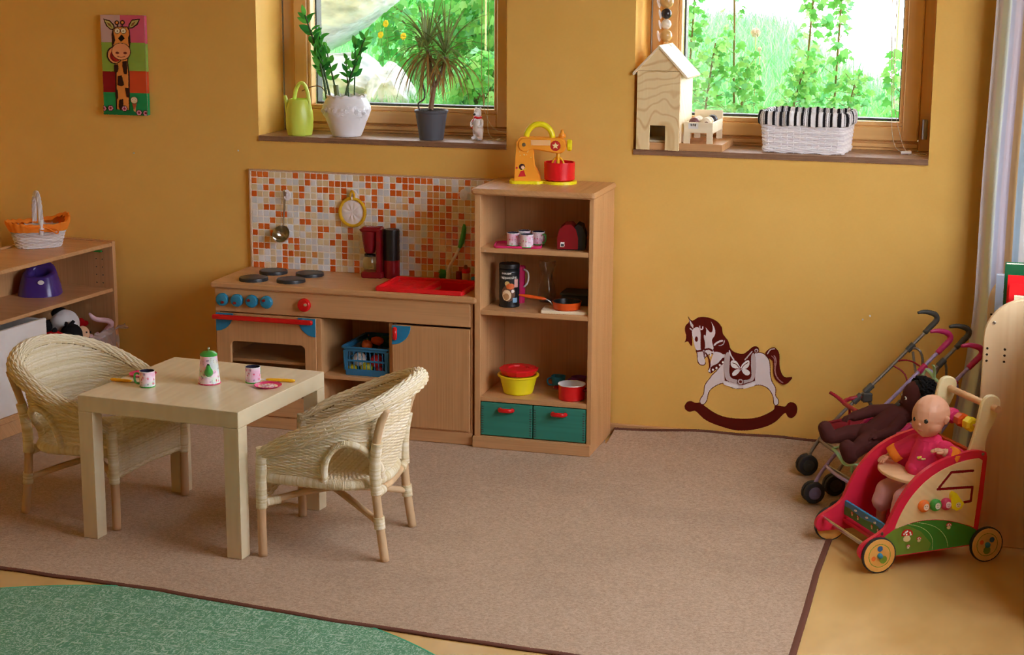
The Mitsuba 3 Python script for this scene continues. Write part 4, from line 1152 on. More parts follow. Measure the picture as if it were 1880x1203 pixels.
def weave(fn, ts, rows, r, rg, cut=None, amp=1.0, sub=2):
    """weft strands along t at the given rows s, woven in and out of stakes placed at ts"""
    ns = len(ts) - 1
    out = []
    tt = np.linspace(ts[0], ts[-1], ns * sub + 1)
    for k, s in enumerate(rows):
        P, N = fn(tt, np.full(len(tt), s))
        w = np.cos(np.arange(len(tt)) * PI / sub + (k % 2) * PI) * r * 1.15 * amp
        Q = P + N * w[:, None] + rg.normal(0, r * 0.05, (len(tt), 1)) * N
        ok = np.ones(len(tt), bool) if cut is None else ~cut(tt, np.full(len(tt), s))
        i = 0
        while i < len(tt):
            if not ok[i]:
                i += 1; continue
            j = i
            while j + 1 < len(tt) and ok[j + 1]:
                j += 1
            if j - i >= 2:
                m = tube(Q[i:j + 1], r, 5, caps=False)
                out.append((m, wcol(rg, len(m[0]))))
            i = j + 1
    return out


def wrapped(pts, r, rg, pitch=0.0045, n=10):
    """a pole wound with cane: a ridged tube"""
    P = smoothpath(pts, 40) if len(pts) > 2 else np.asarray(pts, float)
    d = np.concatenate([[0], np.cumsum(np.linalg.norm(np.diff(P, axis=0), axis=1))])
    k = max(3, int(d[-1] / pitch)) * 3
    s = np.linspace(0, d[-1], k + 1)
    Q = np.column_stack([np.interp(s, d, P[:, i]) for i in range(3)])
    rr_ = r + 0.0011 * np.cos(np.arange(k + 1) * 2 * PI / 3)
    m = tube(Q, rr_, n)
    c = np.array(WC)[rg.integers(0, 5, k // 3 + 2)]
    cc_ = np.repeat(c, 3, 0)[:k + 1]
    cols = np.repeat(cc_, n, 0)
    return m, np.vstack([cols, cols[:1], cols[-1:]])


def pole(pts, r, rg, tone='CDAE86', n=12):
    m = tube(smoothpath(pts, 20), r, n)
    f = 0.85 + 0.3 * meshkit.noise(m[0] * [40, 40, 9])
    return m, np.array(lin(tone))[None] * f[:, None]


def wicker_chair(origin, ang, label, seed):
    rg = np.random.default_rng(seed)
    k = thing('wicker_chair', label, 'chair', 'wicker chairs at the play table')
    ca, sa = math.cos(ang), math.sin(ang)
    X, Y = (ca, sa, 0), (-sa, ca, 0)

    def add(nm, lst, bs='wicker', lab=None):
        ms = cat([m for m, _ in lst]); col = np.vstack([np.broadcast_to(c, (len(tm(m)[0]), 3)) for m, c in lst])
        part(k, nm, frame(ms, origin, X, Y, (0, 0, 1)), bs, True, color=col, label=lab)
    ns = 50
    ts = np.linspace(0.0, 1.0, ns + 1)
    tt = np.linspace(0.0, 1.0, ns * 2 + 1)
    bz_ = shell_fn(tt, np.zeros(len(tt)))[0][:, 2]
    iz_ = shell_fn(tt, np.full(len(tt), 0.99))[0][:, 2]
    wall = []
    for kk, zr in enumerate(np.arange(0.248, 0.535, 0.0047)):        # level rows, cut off by the sloping rim
        ss = np.clip((zr - bz_) / (iz_ - bz_), 0, 1)
        okr = lambda q, s_: in_arch(q, ss) | (zr < bz_ - 0.002) | (zr > iz_)
        wall += weave(lambda q, s_: shell_fn(q, ss), ts, [0.5], 0.0029, rg, okr, 0.62 if kk % 2 else -0.62)
    st = []
    for t in ts:
        s = np.linspace(0, 1.0, 30)
        P, N = shell_fn(np.full(30, t), s)
        ok = ~in_arch(np.full(30, t), s)
        if ok.sum() > 3:
            i = np.nonzero(ok)[0]
            m = tube(P[i[0]:], 0.0021, 5, caps=False)
            st.append((m, wcol(rg, len(m[0]))))
    add('backrest', wall + st)
    # the rim: the same weave carried round a core
    roll = weave(shell_fn, ts, 1 + np.linspace(0.03, 1.0, 19), 0.0036, rg, None, 0.6)
    core = tube(RIM(np.linspace(0.0, 1, 80)), (RR - 0.005) * (0.55 + 0.45 * np.minimum(1, np.minimum(np.linspace(0, 1, 80), 1 - np.linspace(0, 1, 80)) / 0.10)), 10)
    rs = []
    for t in ts[1:-1]:
        s = 1 + np.linspace(0, 1, 12)
        P, N = shell_fn(np.full(12, t), s)
        m = tube(P + N * 0.0004, 0.0024, 5, caps=False)
        rs.append((m, wcol(rg, len(m[0]))))
    add('rim', roll + rs + [(core, np.array(lin('8A7048'))[None])])

    # seat: weave across u, stakes front to back
    def seat_fn(t, s):
        u = 0.172 - 0.335 * s
        half = np.interp(u, [-0.165, -0.15, -0.12, -0.08, 0.0, 0.172], [0.03, 0.085, 0.14, 0.175, 0.184, 0.180])
        z = 0.250 - 0.012 * s - 0.004 * np.cos((t - 0.5) * PI)
        P = np.stack([u, (t - 0.5) * 2 * half, z], 1)
        return P, np.broadcast_to(np.array([0, 0, 1.0]), P.shape)
    se = weave(seat_fn, np.linspace(0, 1, 21), np.linspace(0.01, 0.985, 60), 0.0031, rg, None, 0.6)
    for t in np.linspace(0, 1, 21):
        P, _ = seat_fn(np.full(16, t), np.linspace(0, 1, 16))
        m = tube(P, 0.0022, 5, caps=False)
        se.append((m, wcol(rg, len(m[0]))))
    add('seat', se)

    # front apron
    def apron_fn(t, s):
        P = np.stack([0.178 + 0.006 * np.cos((t - 0.5) * PI), (t - 0.5) * 0.372, 0.258 - 0.098 * s + 0.012 * (1 - np.abs(t - 0.5) * 2) * s], 1)
        return P, np.broadcast_to(np.array([1.0, 0, 0]), P.shape)
    ap = weave(apron_fn, np.linspace(0, 1, 21), np.linspace(0.0, 1, 21), 0.0029, rg, None, 0.62)
    for t in np.linspace(0, 1, 21):
        P, _ = apron_fn(np.full(8, t), np.linspace(0, 1, 8))
        m = tube(P, 0.0022, 5, caps=False)
        ap.append((m, wcol(rg, len(m[0]))))
    m, c = wrapped([(0.182, -0.18, 0.258), (0.186, 0, 0.258), (0.182, 0.18, 0.258)], 0.007, rg)
    add('apron', ap + [(m, c)])
    # seat rail, wound
    m, c = wrapped([SEAT(t) + [0, 0, -0.012] for t in np.linspace(0.01, 0.99, 25)], 0.0160, rg)
    add('seat_rail', [(m, c)])
    for s in (-1, 1):
        # front leg with its wound upper half
        add('leg', [pole([(0.181, s * 0.193, 0.0), (0.182, s * 0.193, 0.10), (0.181, s * 0.194, 0.17)], 0.0135, rg, 'C4A078')] + [wrapped([(0.181, s * 0.194, 0.150), (0.180, s * 0.195, 0.25), (0.176, s * 0.196, 0.335)], 0.0165, rg)])
        # back leg and post
        add('leg', [pole([(-0.186, s * 0.165, 0.0), (-0.176, s * 0.163, 0.07), (-0.166, s * 0.163, 0.15), (-0.158, s * 0.166, 0.24)], 0.0135, rg), wrapped([(-0.162, s * 0.164, 0.205), (-0.160, s * 0.169, 0.29), (-0.170, s * 0.178, 0.365)], 0.0165, rg),
                    wrapped([(-0.171, s * 0.163, 0.100), (-0.168, s * 0.163, 0.135)], 0.0165, rg)])
        add('back_post', [pole([(-0.163, s * 0.172, 0.345), (-0.178, s * 0.184, 0.41), (-0.200, s * 0.188, 0.470)], 0.0125, rg)])
        # arch beside the back leg
        a = np.linspace(0, PI, 24)
        pts = []
        for q in a:
            u = -0.086 + 0.074 * math.cos(q); z = 0.238 + 0.126 * math.sin(q) ** 0.85
            # lateral position on the shell at that height
            tt = np.linspace(0, 0.5, 120); ss = np.linspace(0, 1, 40)
            pts.append((u, z))
        TT, SS = np.meshgrid(np.linspace(0.05, 0.5, 120), np.linspace(0, 1, 50), indexing='ij')
        P, _ = shell_fn(TT.ravel(), SS.ravel())
        arch = []
        for u, z in pts:
            i = np.argmin((P[:, 0] - u) ** 2 + (P[:, 2] - z) ** 2 + (P[:, 1] > -0.09) * 1.0)
            arch.append((u, s * abs(P[i, 1]) + s * 0.003, z))
        arch = np.array(arch); arch[1:-1, 1] = (arch[:-2, 1] + arch[1:-1, 1] + arch[2:, 1]) / 3
        add('arch', [wrapped(arch, 0.0105, rg)])
    # crossed stretchers and the back one
    m1 = pole([(0.176, -0.19, 0.165), (0.02, -0.03, 0.150), (-0.166, 0.16, 0.118)], 0.0105, rg)
    m2 = pole([(0.176, 0.19, 0.165), (0.02, 0.03, 0.172), (-0.166, -0.16, 0.118)], 0.0105, rg)
    add('stretcher', [m1, wrapped([(0.172, -0.186, 0.165), (0.140, -0.153, 0.1625)], 0.0135, rg)])
    add('stretcher', [m2, wrapped([(0.172, 0.186, 0.165), (0.140, 0.153, 0.1665)], 0.0135, rg)])
    add('stretcher', [pole([(-0.160, -0.158, 0.205), (-0.170, 0, 0.203), (-0.160, 0.158, 0.205)], 0.0105, rg), wrapped([(-0.162, -0.15, 0.205), (-0.166, -0.105, 0.204)], 0.0135, rg), wrapped([(-0.162, 0.15, 0.205), (-0.166, 0.105, 0.204)], 0.0135, rg)])
    return k


wicker_chair((-2.780, -1.447, 0.0), math.radians(-6.0), 'cream wicker armchair left of the table, its seat pushed under the table edge', 11)
wicker_chair((-1.924, -1.538, 0.0), math.radians(185.3), 'cream wicker armchair right of the table, seen from its side', 12)
# ------------------------------------------------------------------ low shelf on the left
an = math.radians(5.5)
lq = np.array([-3.440, -0.126, 0.0]); la = np.array([-math.sin(an), -math.cos(an), 0]); ln = np.array([-math.cos(an), math.sin(an), 0])
lf = lambda m: frame(m, lq, la, ln, (0, 0, 1))         # local: x along the front towards the camera, y into the shelf, z up
LS = thing('low_shelf', 'low beech shelf on the left holding soft toys and a white drawer', 'shelf')
D = 0.30
part(LS, 'side_panel', lf(box(0.0, 0.020, -0.001, D, 0.0, 0.632, 0.002)), 'beech_up')
part(LS, 'top_board', lf(box(0.0205, 1.7, 0.0, D - 0.012, 0.611, 0.627, 0.003)), 'beech_across')
part(LS, 'back_panel', lf(box(0.0205, 1.7, D - 0.0115, D, 0.02, 0.634, 0.001)), 'beech_up')
part(LS, 'shelf', lf(box(0.0205, 1.7, 0.004, D - 0.012, 0.428, 0.443, 0.002)), 'beech_across')
part(LS, 'base_board', lf(box(0.0205, 1.7, 0.0, D - 0.012, 0.058, 0.080, 0.003)), 'beech_across')
part(LS, 'plinth', lf(box(0.0205, 1.7, 0.012, 0.028, 0.0, 0.058, 0.001)), 'beech_across')
part(LS, 'divider', lf(box(1.10, 1.118, 0.004, D - 0.012, 0.0805, 0.4275, 0.001)), 'beech_up')
part(LS, 'side_panel', lf(box(1.7, 1.72, 0, D, 0.0, 0.632, 0.001)), 'beech_up')
for d in (0.05, 0.08):
    part(LS, 'peg_hole', lf(cat([frame(lathe([(0, 0), (0.0025, 0), (0.0025, 0.0006), (0, 0.0006)], 10), (0.020, d, z), (0, 1, 0), (0, 0, 1), (1, 0, 0)) for z in np.arange(0.46, 0.60, 0.032)])), 'gasket', False)
part(LS, 'shelf_clip', lf(box(0.0202, 0.028, 0.05, 0.085, 0.584, 0.592, 0.001)), 'green_gloss', label='small green clip')
DW = thing('white_drawer', 'white drawer box standing in the low shelf at the left edge', 'drawer')
part(DW, 'front', lf(box(0.458, 1.092, 0.006, 0.020, 0.082, 0.404, 0.0015)), 'white_board')
part(DW, 'side', lf(box(0.458, 0.470, 0.0205, 0.275, 0.082, 0.400, 0.001)), 'white_board')
part(DW, 'side', lf(box(1.08, 1.092, 0.0205, 0.275, 0.082, 0.400, 0.001)), 'white_board')
part(DW, 'back', lf(box(0.4705, 1.0795, 0.263, 0.275, 0.082, 0.400, 0.001)), 'white_board')
part(DW, 'base', lf(box(0.4705, 1.0795, 0.0205, 0.2625, 0.082, 0.09, 0.001)), 'white_board')

# white wicker basket with an orange liner
WB = thing('wicker_basket', 'small white wicker basket with orange cloth lining and loop handle on the low shelf', 'basket')
wb0 = np.array([-3.662, -0.325, 0.6275])
wbx = np.array([0.755, 0.656, 0]); wby = np.array([-0.656, 0.755, 0])
wf = lambda m: frame(m, wb0, wbx, wby, (0, 0, 1))
rgw = np.random.default_rng(4)
WHT = [lin(c) for c in ('DCD6D4', 'CFC8C8', 'E6E2E0')]


def ov(z, a, grow=0.0):
    k = z / 0.082
    rx, ry = 0.083 + 0.024 * k + grow, 0.056 + 0.016 * k + grow
    c, s = np.cos(a), np.sin(a)
    e = 0.8
    return np.stack([rx * np.sign(c) * np.abs(c) ** e, ry * np.sign(s) * np.abs(s) ** e, np.broadcast_to(z, np.shape(a))], -1)


ns = 22
ww = []
aa = np.linspace(0, 2 * PI, ns * 4, endpoint=False)
for k in range(13):
    z = 0.004 + k * 0.0062
    g = np.cos(aa * ns / 2 + (k % 2) * PI) * 0.0032
    P = np.stack([ov(z, aa[i:i + 1], g[i])[0] for i in range(len(aa))])
    m = tube(P, 0.0029, 6, closed=True)
    ww.append((m, WHT[rgw.integers(3)]))
for i in range(ns):
    a = np.array([2 * PI * (i + 0.5) / ns])
    m = tube(np.vstack([ov(z, a)[0] for z in np.linspace(0, 0.085, 6)]), 0.0026, 6)
    ww.append((m, WHT[0]))
ww.append((ext(Polygon(ov(0.0, np.linspace(0, 2 * PI, 40, endpoint=False))[:, :2]), 0.004), WHT[1]))
m, c = catc(ww)
part(WB, 'body', wf(m), 'print_matte', True, color=c)


def liner_fn(u, v):
    a = 2 * PI * u
    z = 0.066 + 0.032 * np.sin(np.clip(v * 1.25, 0, 1) * PI / 2)
    lift = 0.028 * np.clip(np.cos(a - 0.25), 0, 1) ** 3 + 0.008 * np.clip(-np.cos(a), 0, 1)
    fold = 0.0035 * np.sin(a * 17 + 2 * np.sin(a * 3)) * (0.4 + v)
    g = np.where(v < 0.78, 0.007 + 0.004 * np.sin(v * 3), 0.007 - 0.06 * (v - 0.78)) + fold * 0.7
    z = np.where(v < 0.78, z, z - (v - 0.78) * 0.06) + lift * np.clip(v * 1.6, 0, 1) + fold * 0.6
    P = np.stack([ov(np.minimum(z[i], 0.095), a[i:i + 1], g[i])[0] for i in range(len(a))])
    P[:, 2] = z
    return P


lm = grid(liner_fn, 100, 16, closeu=True)
part(WB, 'liner', wf(lm), 'orange_cloth', True, label='orange cloth lining')
hp = [(0.0, 0.075 * math.cos(t), 0.062 + 0.148 * math.sin(t) ** 0.62) for t in np.linspace(0.0, PI, 30)]
hs = []
for q in range(5):
    ph = q * 2 * PI / 5
    P = np.array([(x + 0.0065 * math.cos(ph + i * 0.5), y, z + 0.0065 * math.sin(ph + i * 0.5)) for i, (x, y, z) in enumerate(smoothpath(hp, 44))])
    hs.append((tube(P, 0.0042, 6), WHT[q % 3]))
hs.append((wrapped([(0.0, -0.0775, 0.078), (0.0, -0.0765, 0.115)], 0.011, rgw)[0], WHT[2]))
m, c = catc(hs)
part(WB, 'handle', wf(m), 'print_matte', True, color=c)
part(WB, 'bow', wf(cat([tube(smoothpath([(0.0, -0.083, 0.088), (0.03, -0.088, 0.078), (0.058, -0.086, 0.060), (0.060, -0.086, 0.072), (0.03, -0.087, 0.084), (0, -0.083, 0.088)], 24), 0.0045, 8, flat=0.5),
                        tube(smoothpath([(0.0, -0.083, 0.09), (-0.03, -0.084, 0.090), (-0.062, -0.080, 0.092), (-0.03, -0.084, 0.084), (0, -0.083, 0.088)], 20), 0.004, 8, flat=0.5)])), 'orange_cloth', True)

# purple potty
PP = thing('potty', 'purple plastic potty with a white oval sticker on the middle board', 'potty')
po = lq + la * 0.235 + ln * 0.195 + np.array([0, 0, 0.4432])
px_d = np.array([0.93, 0.37, 0]); py_d = np.array([-0.37, 0.93, 0])
pf = lambda m: frame(m, po, px_d, py_d, (0, 0, 1))


def potty_fn(u, v):
    a = 2 * PI * u
    w = np.clip(v / 0.62, 0, 1)
    inn = np.clip((v - 0.62) / 0.38, 0, 1)
    top = 0.083 + 0.034 * np.clip(np.sin(a), 0, 1) ** 1.5 - 0.010 * np.clip(-np.sin(a), 0, 1) ** 2
    rx = 0.083 - 0.021 * w ** 1.3
    ry = 0.090 - 0.022 * w ** 1.3
    z = top * w
    k = 1 - 0.45 * np.clip(inn * 2.2, 0, 1)
    z = np.where(inn > 0, top + 0.004 * np.sin(np.clip(inn * 3, 0, 1) * PI) - 0.07 * np.clip(inn * 1.6 - 0.6, 0, 1), z)
    e = 0.75
    c, s = np.cos(a), np.sin(a)
    return np.stack([rx * k * np.sign(c) * np.abs(c) ** e, ry * k * np.sign(s) * np.abs(s) ** e, z], 1)


part(PP, 'body', pf(grid(potty_fn, 64, 30, closeu=True)), 'purple_plastic', True)
st_ = rot(ext(circ(0, 0, 0.0125, 0.0085), 0.0012), 'x', 72)
part(PP, 'sticker', pf(mv(st_, (0.018, -0.0795, 0.058))), 'white_plastic')

# soft toys
PL = lq + np.array([0, 0, 0.0805])


def at(x, d, z):
    return lq + la * x + ln * d + np.array([0, 0, z])


def blob(c, r, s=(1, 1, 1), sub=3, seed=0, amt=0.06):
    m = ico(1.0, sub)
    v = m[0] * (1 + amt * (meshkit.fbm(m[0] * 2.2 + seed, 3) - 0.5))[:, None] * np.asarray(s, float) * r
    return lf(mv((v, m[1]), ((np.asarray(c) - lq) @ la, (np.asarray(c) - lq) @ ln, (np.asarray(c) - lq)[2])))


PD = thing('plush_panda', 'black and white plush bear in the low shelf behind the ladybird', 'soft toy')
part(PD, 'body', blob(at(0.19, 0.185, 0.205), 0.1, (1.05, 0.85, 1.24)), 'plush_black', True)
part(PD, 'head', blob(at(0.178, 0.13, 0.315), 0.066, (1.02, 0.8, 0.86), seed=2), 'plush_white', True)
part(PD, 'cap', blob(at(0.176, 0.155, 0.358), 0.030, (1.25, 0.9, 0.72), seed=3), 'plush_black', True)
for x, z in ((0.095, 0.320), (0.262, 0.318)):
    part(PD, 'ear', blob(at(x, 0.15, z), 0.024, (0.9, 0.7, 1.1)), 'plush_black', True)
part(PD, 'bow', cat([blob(at(0.078, 0.125, 0.303), 0.019, (1, 0.7, 0.9)), blob(at(0.055, 0.12, 0.295), 0.014, (1.2, 0.7, 0.8))]), 'plush_red', True)
LB = thing('plush_ladybird', 'red and black plush ladybird lying on its side in the low shelf', 'soft toy')
part(LB, 'body', blob(at(0.312, 0.090, 0.200), 0.088, (1.1, 0.85, 1.32), seed=5), 'plush_red', True)
part(LB, 'wing_spot', cat([blob(at(x, d, z), 0.013, (1, 0.6, 1)) for x, d, z in ((0.335, 0.045, 0.292), (0.285, 0.045, 0.298), (0.31, 0.024, 0.255), (0.27, 0.03, 0.24), (0.31, 0.080, 0.318))]), 'plush_black', True)
part(LB, 'hood', blob(at(0.232, 0.060, 0.285), 0.048, (0.95, 0.95, 0.98), seed=7), 'plush_black', True)
part(LB, 'antenna', cat([tube(smoothpath([at(0.25, 0.07, 0.325), at(0.262, 0.06, 0.340), at(0.272, 0.055, 0.336)], 8), 0.007, 8), tube(smoothpath([at(0.225, 0.07, 0.325), at(0.212, 0.06, 0.340)], 6), 0.007, 8)]), 'plush_black', True)
part(LB, 'face', blob(at(0.196, 0.036, 0.282), 0.037, (0.95, 0.72, 0.98), seed=8), 'plush_peach', True)
part(LB, 'eye', cat([mv(ico(0.0035, 1), at(0.176, 0.0110, 0.292)), mv(ico(0.0035, 1), at(0.204, 0.0085, 0.297))]), 'plush_black', True)
part(LB, 'mouth', tube(smoothpath([at(0.208, 0.008, 0.278), at(0.195, 0.0075, 0.271), at(0.181, 0.0105, 0.274)], 8), 0.0014, 6), 'plush_black', True)
MS = thing('plush_mouse', 'pale pink plush mouse with a raised tail inside a clear bag in the low shelf', 'soft toy')
part(MS, 'body', blob(at(0.088, 0.085, 0.165), 0.056, (0.95, 1.0, 1.35), seed=9), 'plush_pink', True)
part(MS, 'head', blob(at(0.085, 0.055, 0.228), 0.033, (1.1, 1, 0.85), seed=10), 'plush_pink', True)
for x in (0.105, 0.062):
    part(MS, 'ear', blob(at(x, 0.06, 0.252), 0.014, (1, 0.4, 1)), 'plush_pink', True)
part(MS, 'nose', cat([mv(ico(0.0045, 2), at(0.088, 0.019, 0.232)), mv(ico(0.003, 1), at(0.103, 0.027, 0.242))]), 'plush_black', True)
part(MS, 'tail', tube(smoothpath([at(0.150, 0.03, 0.360), at(0.130, 0.025, 0.338), at(0.095, 0.018, 0.325), at(0.058, 0.012, 0.315), at(0.030, 0.014, 0.298), at(0.032, 0.04, 0.265), at(0.055, 0.07, 0.225)], 30), np.interp(np.linspace(0, 1, 30), [0, 0.1, 1], [0.005, 0.009, 0.013]), 12), 'plush_pink', True)
bagp = lambda u, v: np.stack([at(0.20 - 0.19 * uu, 0.012 - 0.018 * math.sin(vv * 3.1) + 0.006 * math.sin(uu * 17 + vv * 9) + 0.004 * math.sin(uu * 41), 0.10 + 0.170 * vv + 0.015 * uu + 0.004 * math.sin(uu * 23)) for uu, vv in zip(u, v)])
bm = grid(bagp, 40, 24)
wingp = lambda u, v: np.stack([at(0.19 - 0.235 * uu, 0.006 - 0.02 * uu + 0.008 * math.sin(vv * 5 + uu * 11), 0.262 + 0.022 * uu + 0.012 * (vv - 0.5) * (1.4 - 0.6 * math.cos(uu * 9)) + 0.004 * math.sin(uu * 19)) for uu, vv in zip(u, v)])
part(MS, 'clear_bag', cat([bm, grid(wingp, 40, 6)]), 'bag_film', True, label='crumpled clear plastic bag')

# ------------------------------------------------------------------ giraffe canvas on the wall
GP = thing('canvas_picture', 'narrow canvas picture of a cartoon giraffe hanging on the left wall area', 'picture')
gw, gh = 0.189, 0.386
g0 = np.array([-3.471, WY, 1.131])
part(GP, 'canvas', mv(box(0, gw, -0.021, -0.0008, 0, gh, 0.002), g0), 'print_matte', False, color=np.broadcast_to(lin('B8A08C'), (24, 3)))
G = lambda x, y: ((x - 693 - (y - 103) * 0.045) / 297 * gw, (790 - y) / 687 * gh)    # zoomed-photo units -> metres on the canvas
gp = lambda pts: Polygon([G(*p) for p in pts])
gc = lambda x, y, r, ry=None: circ(*G(x, y), r * gw / 297, (ry or r) * gh / 687)
gl = lambda pts, w: line([G(*p) for p in pts], w * gw / 297)
clip = sbox(0, 0, gw, gh)
it = [(sbox(0, 0.277, gw * 0.45, gh), 'C9A9A6'), (sbox(gw * 0.45, 0.277, gw, gh), 'D8627E'),
      (sbox(0, 0.168, gw, 0.281), '8FB04A'), (sbox(0, 0.086, gw * 0.5, 0.168), '8E1A1E'), (sbox(gw * 0.45, 0.086, gw, 0.172), 'D2502A'), (sbox(0, 0, gw, 0.087), '2A9A58')]
DK, OR = '3A1E14', 'E5964A'
it += [(gp([(715, 130), (760, 140), (790, 170), (795, 205), (765, 205), (735, 180)]), DK), (gp([(724, 138), (757, 147), (783, 175), (785, 197), (765, 197), (742, 176)]), 'B8B06A'), (gp([(738, 152), (765, 165), (776, 190), (752, 176)]), '8E5A30'),
       (gp([(965, 125), (910, 132), (888, 165), (885, 195), (915, 192), (950, 165)]), DK), (gp([(955, 133), (912, 140), (895, 170), (893, 187), (913, 184), (942, 160)]), 'C0B26A'), (gp([(935, 145), (910, 158), (900, 180), (920, 172)]), '8E5A30'),
       (gc(808, 155, 16), DK), (gc(808, 155, 9), OR), (gc(846, 153, 16), DK), (gc(846, 153, 9), OR), (gl([(812, 170), (818, 190)], 9), DK), (gl([(846, 168), (846, 190)], 9), DK),
       (gp([(782, 200), (800, 182), (880, 180), (896, 205), (902, 290), (886, 420), (896, 500), (900, 760), (806, 760), (800, 500), (792, 420), (776, 300), (774, 230)]), DK),
       (gp([(788, 204), (803, 188), (877, 186), (890, 208), (894, 290), (880, 420), (888, 500), (894, 756), (814, 756), (808, 500), (800, 420), (786, 300)]), OR),
       (gp([(776, 225), (790, 235), (798, 275), (790, 305), (778, 290)]), DK), (gp([(896, 230), (886, 255), (888, 300), (900, 290)]), DK), (gp([(842, 235), (864, 262), (838, 285), (818, 262)]), '1E120E'),
       (gc(812, 211, 20), DK), (gc(812, 211, 17), 'F2E6C8'), (gc(814, 212, 5), DK), (gc(854, 210, 20), DK), (gc(854, 210, 17), 'F2E6C8'), (gc(852, 211, 5), DK),
       (gc(795, 378, 54, 60), DK), (gc(797, 378, 47, 53), 'E5A46A'), (gc(802, 384, 38, 40), '8E1E1A'), (gc(806, 392, 22, 26), 'B02A22'),
       (gc(840, 352, 66, 60), DK), (gc(840, 351, 62, 56), 'E8A070'), (gc(815, 362, 12, 8), '6A2A1E'), (gc(868, 362, 12, 8), '6A2A1E'), (gl([(815, 385), (840, 392), (866, 384)], 4), '8A4A34'),
       (gp([(850, 420), (880, 415), (884, 470), (880, 508), (862, 505), (850, 455)]), DK), (gp([(792, 445), (820, 440), (824, 475), (806, 505), (794, 490)]), DK), (gp([(818, 522), (845, 515), (862, 580), (845, 592), (816, 582)]), DK),
       (gp([(868, 600), (896, 605), (898, 668), (880, 665)]), DK), (gp([(804, 605), (818, 618), (822, 672), (812, 690), (804, 660)]), DK), (gp([(830, 685), (856, 680), (858, 740), (838, 756), (826, 735)]), DK),
       (gl([(935, 700), (936, 780)], 16), 'D8B070'), (gp([(918, 705), (950, 708), (938, 750), (930, 748)]), 'B85A3A'), (gc(932, 685, 26, 25), '5A4A30'), (gc(932, 685, 22, 22), 'E0CFA0'), (gc(921, 680, 9), 'F4ECD8'), (gc(942, 680, 9), 'F4ECD8'), (gc(921, 681, 3), DK), (gc(942, 681, 3), DK),
       (Polygon([(0, 0), (gw, 0), (gw, 0.016)] + [G(x, y) for x, y in ((1000, 770), (980, 765), (950, 775), (920, 750), (900, 758), (880, 745), (850, 762), (820, 750), (790, 765), (765, 750), (740, 768), (725, 755))]), '1E7A44')]
for x, y in ((725, 748), (772, 745), (868, 745), (968, 770), (1014, 772)):
    it += [(gc(x, y, 21), DK), (unary_union([gc(x + 10 * math.cos(k * PI / 3), y + 10 * math.sin(k * PI / 3), 8) for k in range(6)]), 'D89AB0'), (gc(x, y, 8), '8E1A2A')]
it = [(p.buffer(0).intersection(clip), c) for p, c in it]
m, c = layers(it, 0.00012)
for xa, xb in ((-0.0004, 0.0), (gw, gw + 0.0004)):
    sd_ = [(0.277, gh - 0.002, 'C9A9A6' if xa < 0 else 'D8627E'), (0.170, 0.277, '8FB04A'), (0.086, 0.170, '8E1A1E' if xa < 0 else 'D2502A'), (0.002, 0.086, '2A9A58')]
    mm, cc = catc([(box(xa, xb, -0.0195, -0.002, z0, z1, 0), c_) for z0, z1, c_ in sd_])
    part(GP, 'edge_print', mv(mm, g0), 'print_matte', False, color=cc)
part(GP, 'print', mv(yz(m), (g0[0], WY - 0.0211, g0[2])), 'print_matte', False, color=c, label='cartoon giraffe on coloured blocks')
# filler marks of old fixings on the wall
for i, (x, z) in enumerate(((-3.36, 0.98), (-2.91, 1.005), (-0.475, 0.505), (-0.50, 0.49))):
    a = np.linspace(0, 2 * PI, 9, endpoint=False)
    rg_ = np.random.default_rng(i)
    part('wall_back', 'filler_spot', mv(yz(ext(Polygon(np.column_stack([0.0045 * rg_.uniform(0.5, 1.2, 9) * np.cos(a), 0.004 * rg_.uniform(0.5, 1.2, 9) * np.sin(a)])), 0.0005)), (x, WY, z)), 'white_board', False)

# ------------------------------------------------------------------ rocking horse sticker
HS = thing('wall_sticker', 'dark red and white rocking horse sticker on the ochre wall', 'wall sticker')
H_ = lambda x, y: (-1.218 + 0.000411 * x + 0.0000118 * y, 0.499 + 0.0000252 * x - 0.000427 * y)
hp_ = lambda pts: Polygon([H_(*p) for p in pts])
hsm = lambda pts: Polygon([H_(*p) for p in smoothpath(pts, 8 * len(pts), True)])
hl = lambda pts, w: line([H_(*p) for p in smoothpath(pts, 24)], w * 0.000415)
hc = lambda x, y, r, ry=None: circ(*H_(x, y), r * 0.000415, (ry or r) * 0.000425)
MR, WT_, GY, LG = '5A1004', 'E6DADA', 'C4B4B4', 'F2ECEC'
rock = hsm([(180, 900), (200, 860), (240, 848), (275, 862), (310, 860), (350, 880), (420, 930), (530, 980), (680, 997), (830, 985), (930, 945), (985, 905), (990, 880), (1040, 880), (1085, 880), (1105, 855), (1145, 845), (1180, 870), (1188, 920), (1165, 970), (1130, 985), (1100, 965), (1085, 940), (1020, 1000), (900, 1068), (750, 1100), (620, 1098), (480, 1060), (350, 1000), (270, 935), (230, 945), (195, 930)])
body = hsm([(430, 610), (480, 560), (545, 470), (600, 455), (680, 470), (770, 430), (850, 410), (910, 435), (945, 500), (952, 600), (975, 680), (1000, 730), (1000, 790), (1022, 820), (1018, 870), (985, 872), (975, 820), (958, 770), (920, 725), (850, 700), (800, 710), (690, 735), (600, 722), (535, 690), (460, 715), (405, 765), (385, 840), (350, 880), (322, 870), (320, 830), (350, 780), (360, 710), (400, 650)])
bodyw = body.buffer(-0.0026)
neck = hsm([(250, 200), (300, 180), (420, 180), (540, 380), (560, 420), (540, 500), (470, 560), (415, 600), (395, 580), (420, 500), (435, 430), (400, 440), (360, 480), (372, 510), (355, 530), (310, 520), (295, 470), (285, 400), (262, 320), (245, 240)])
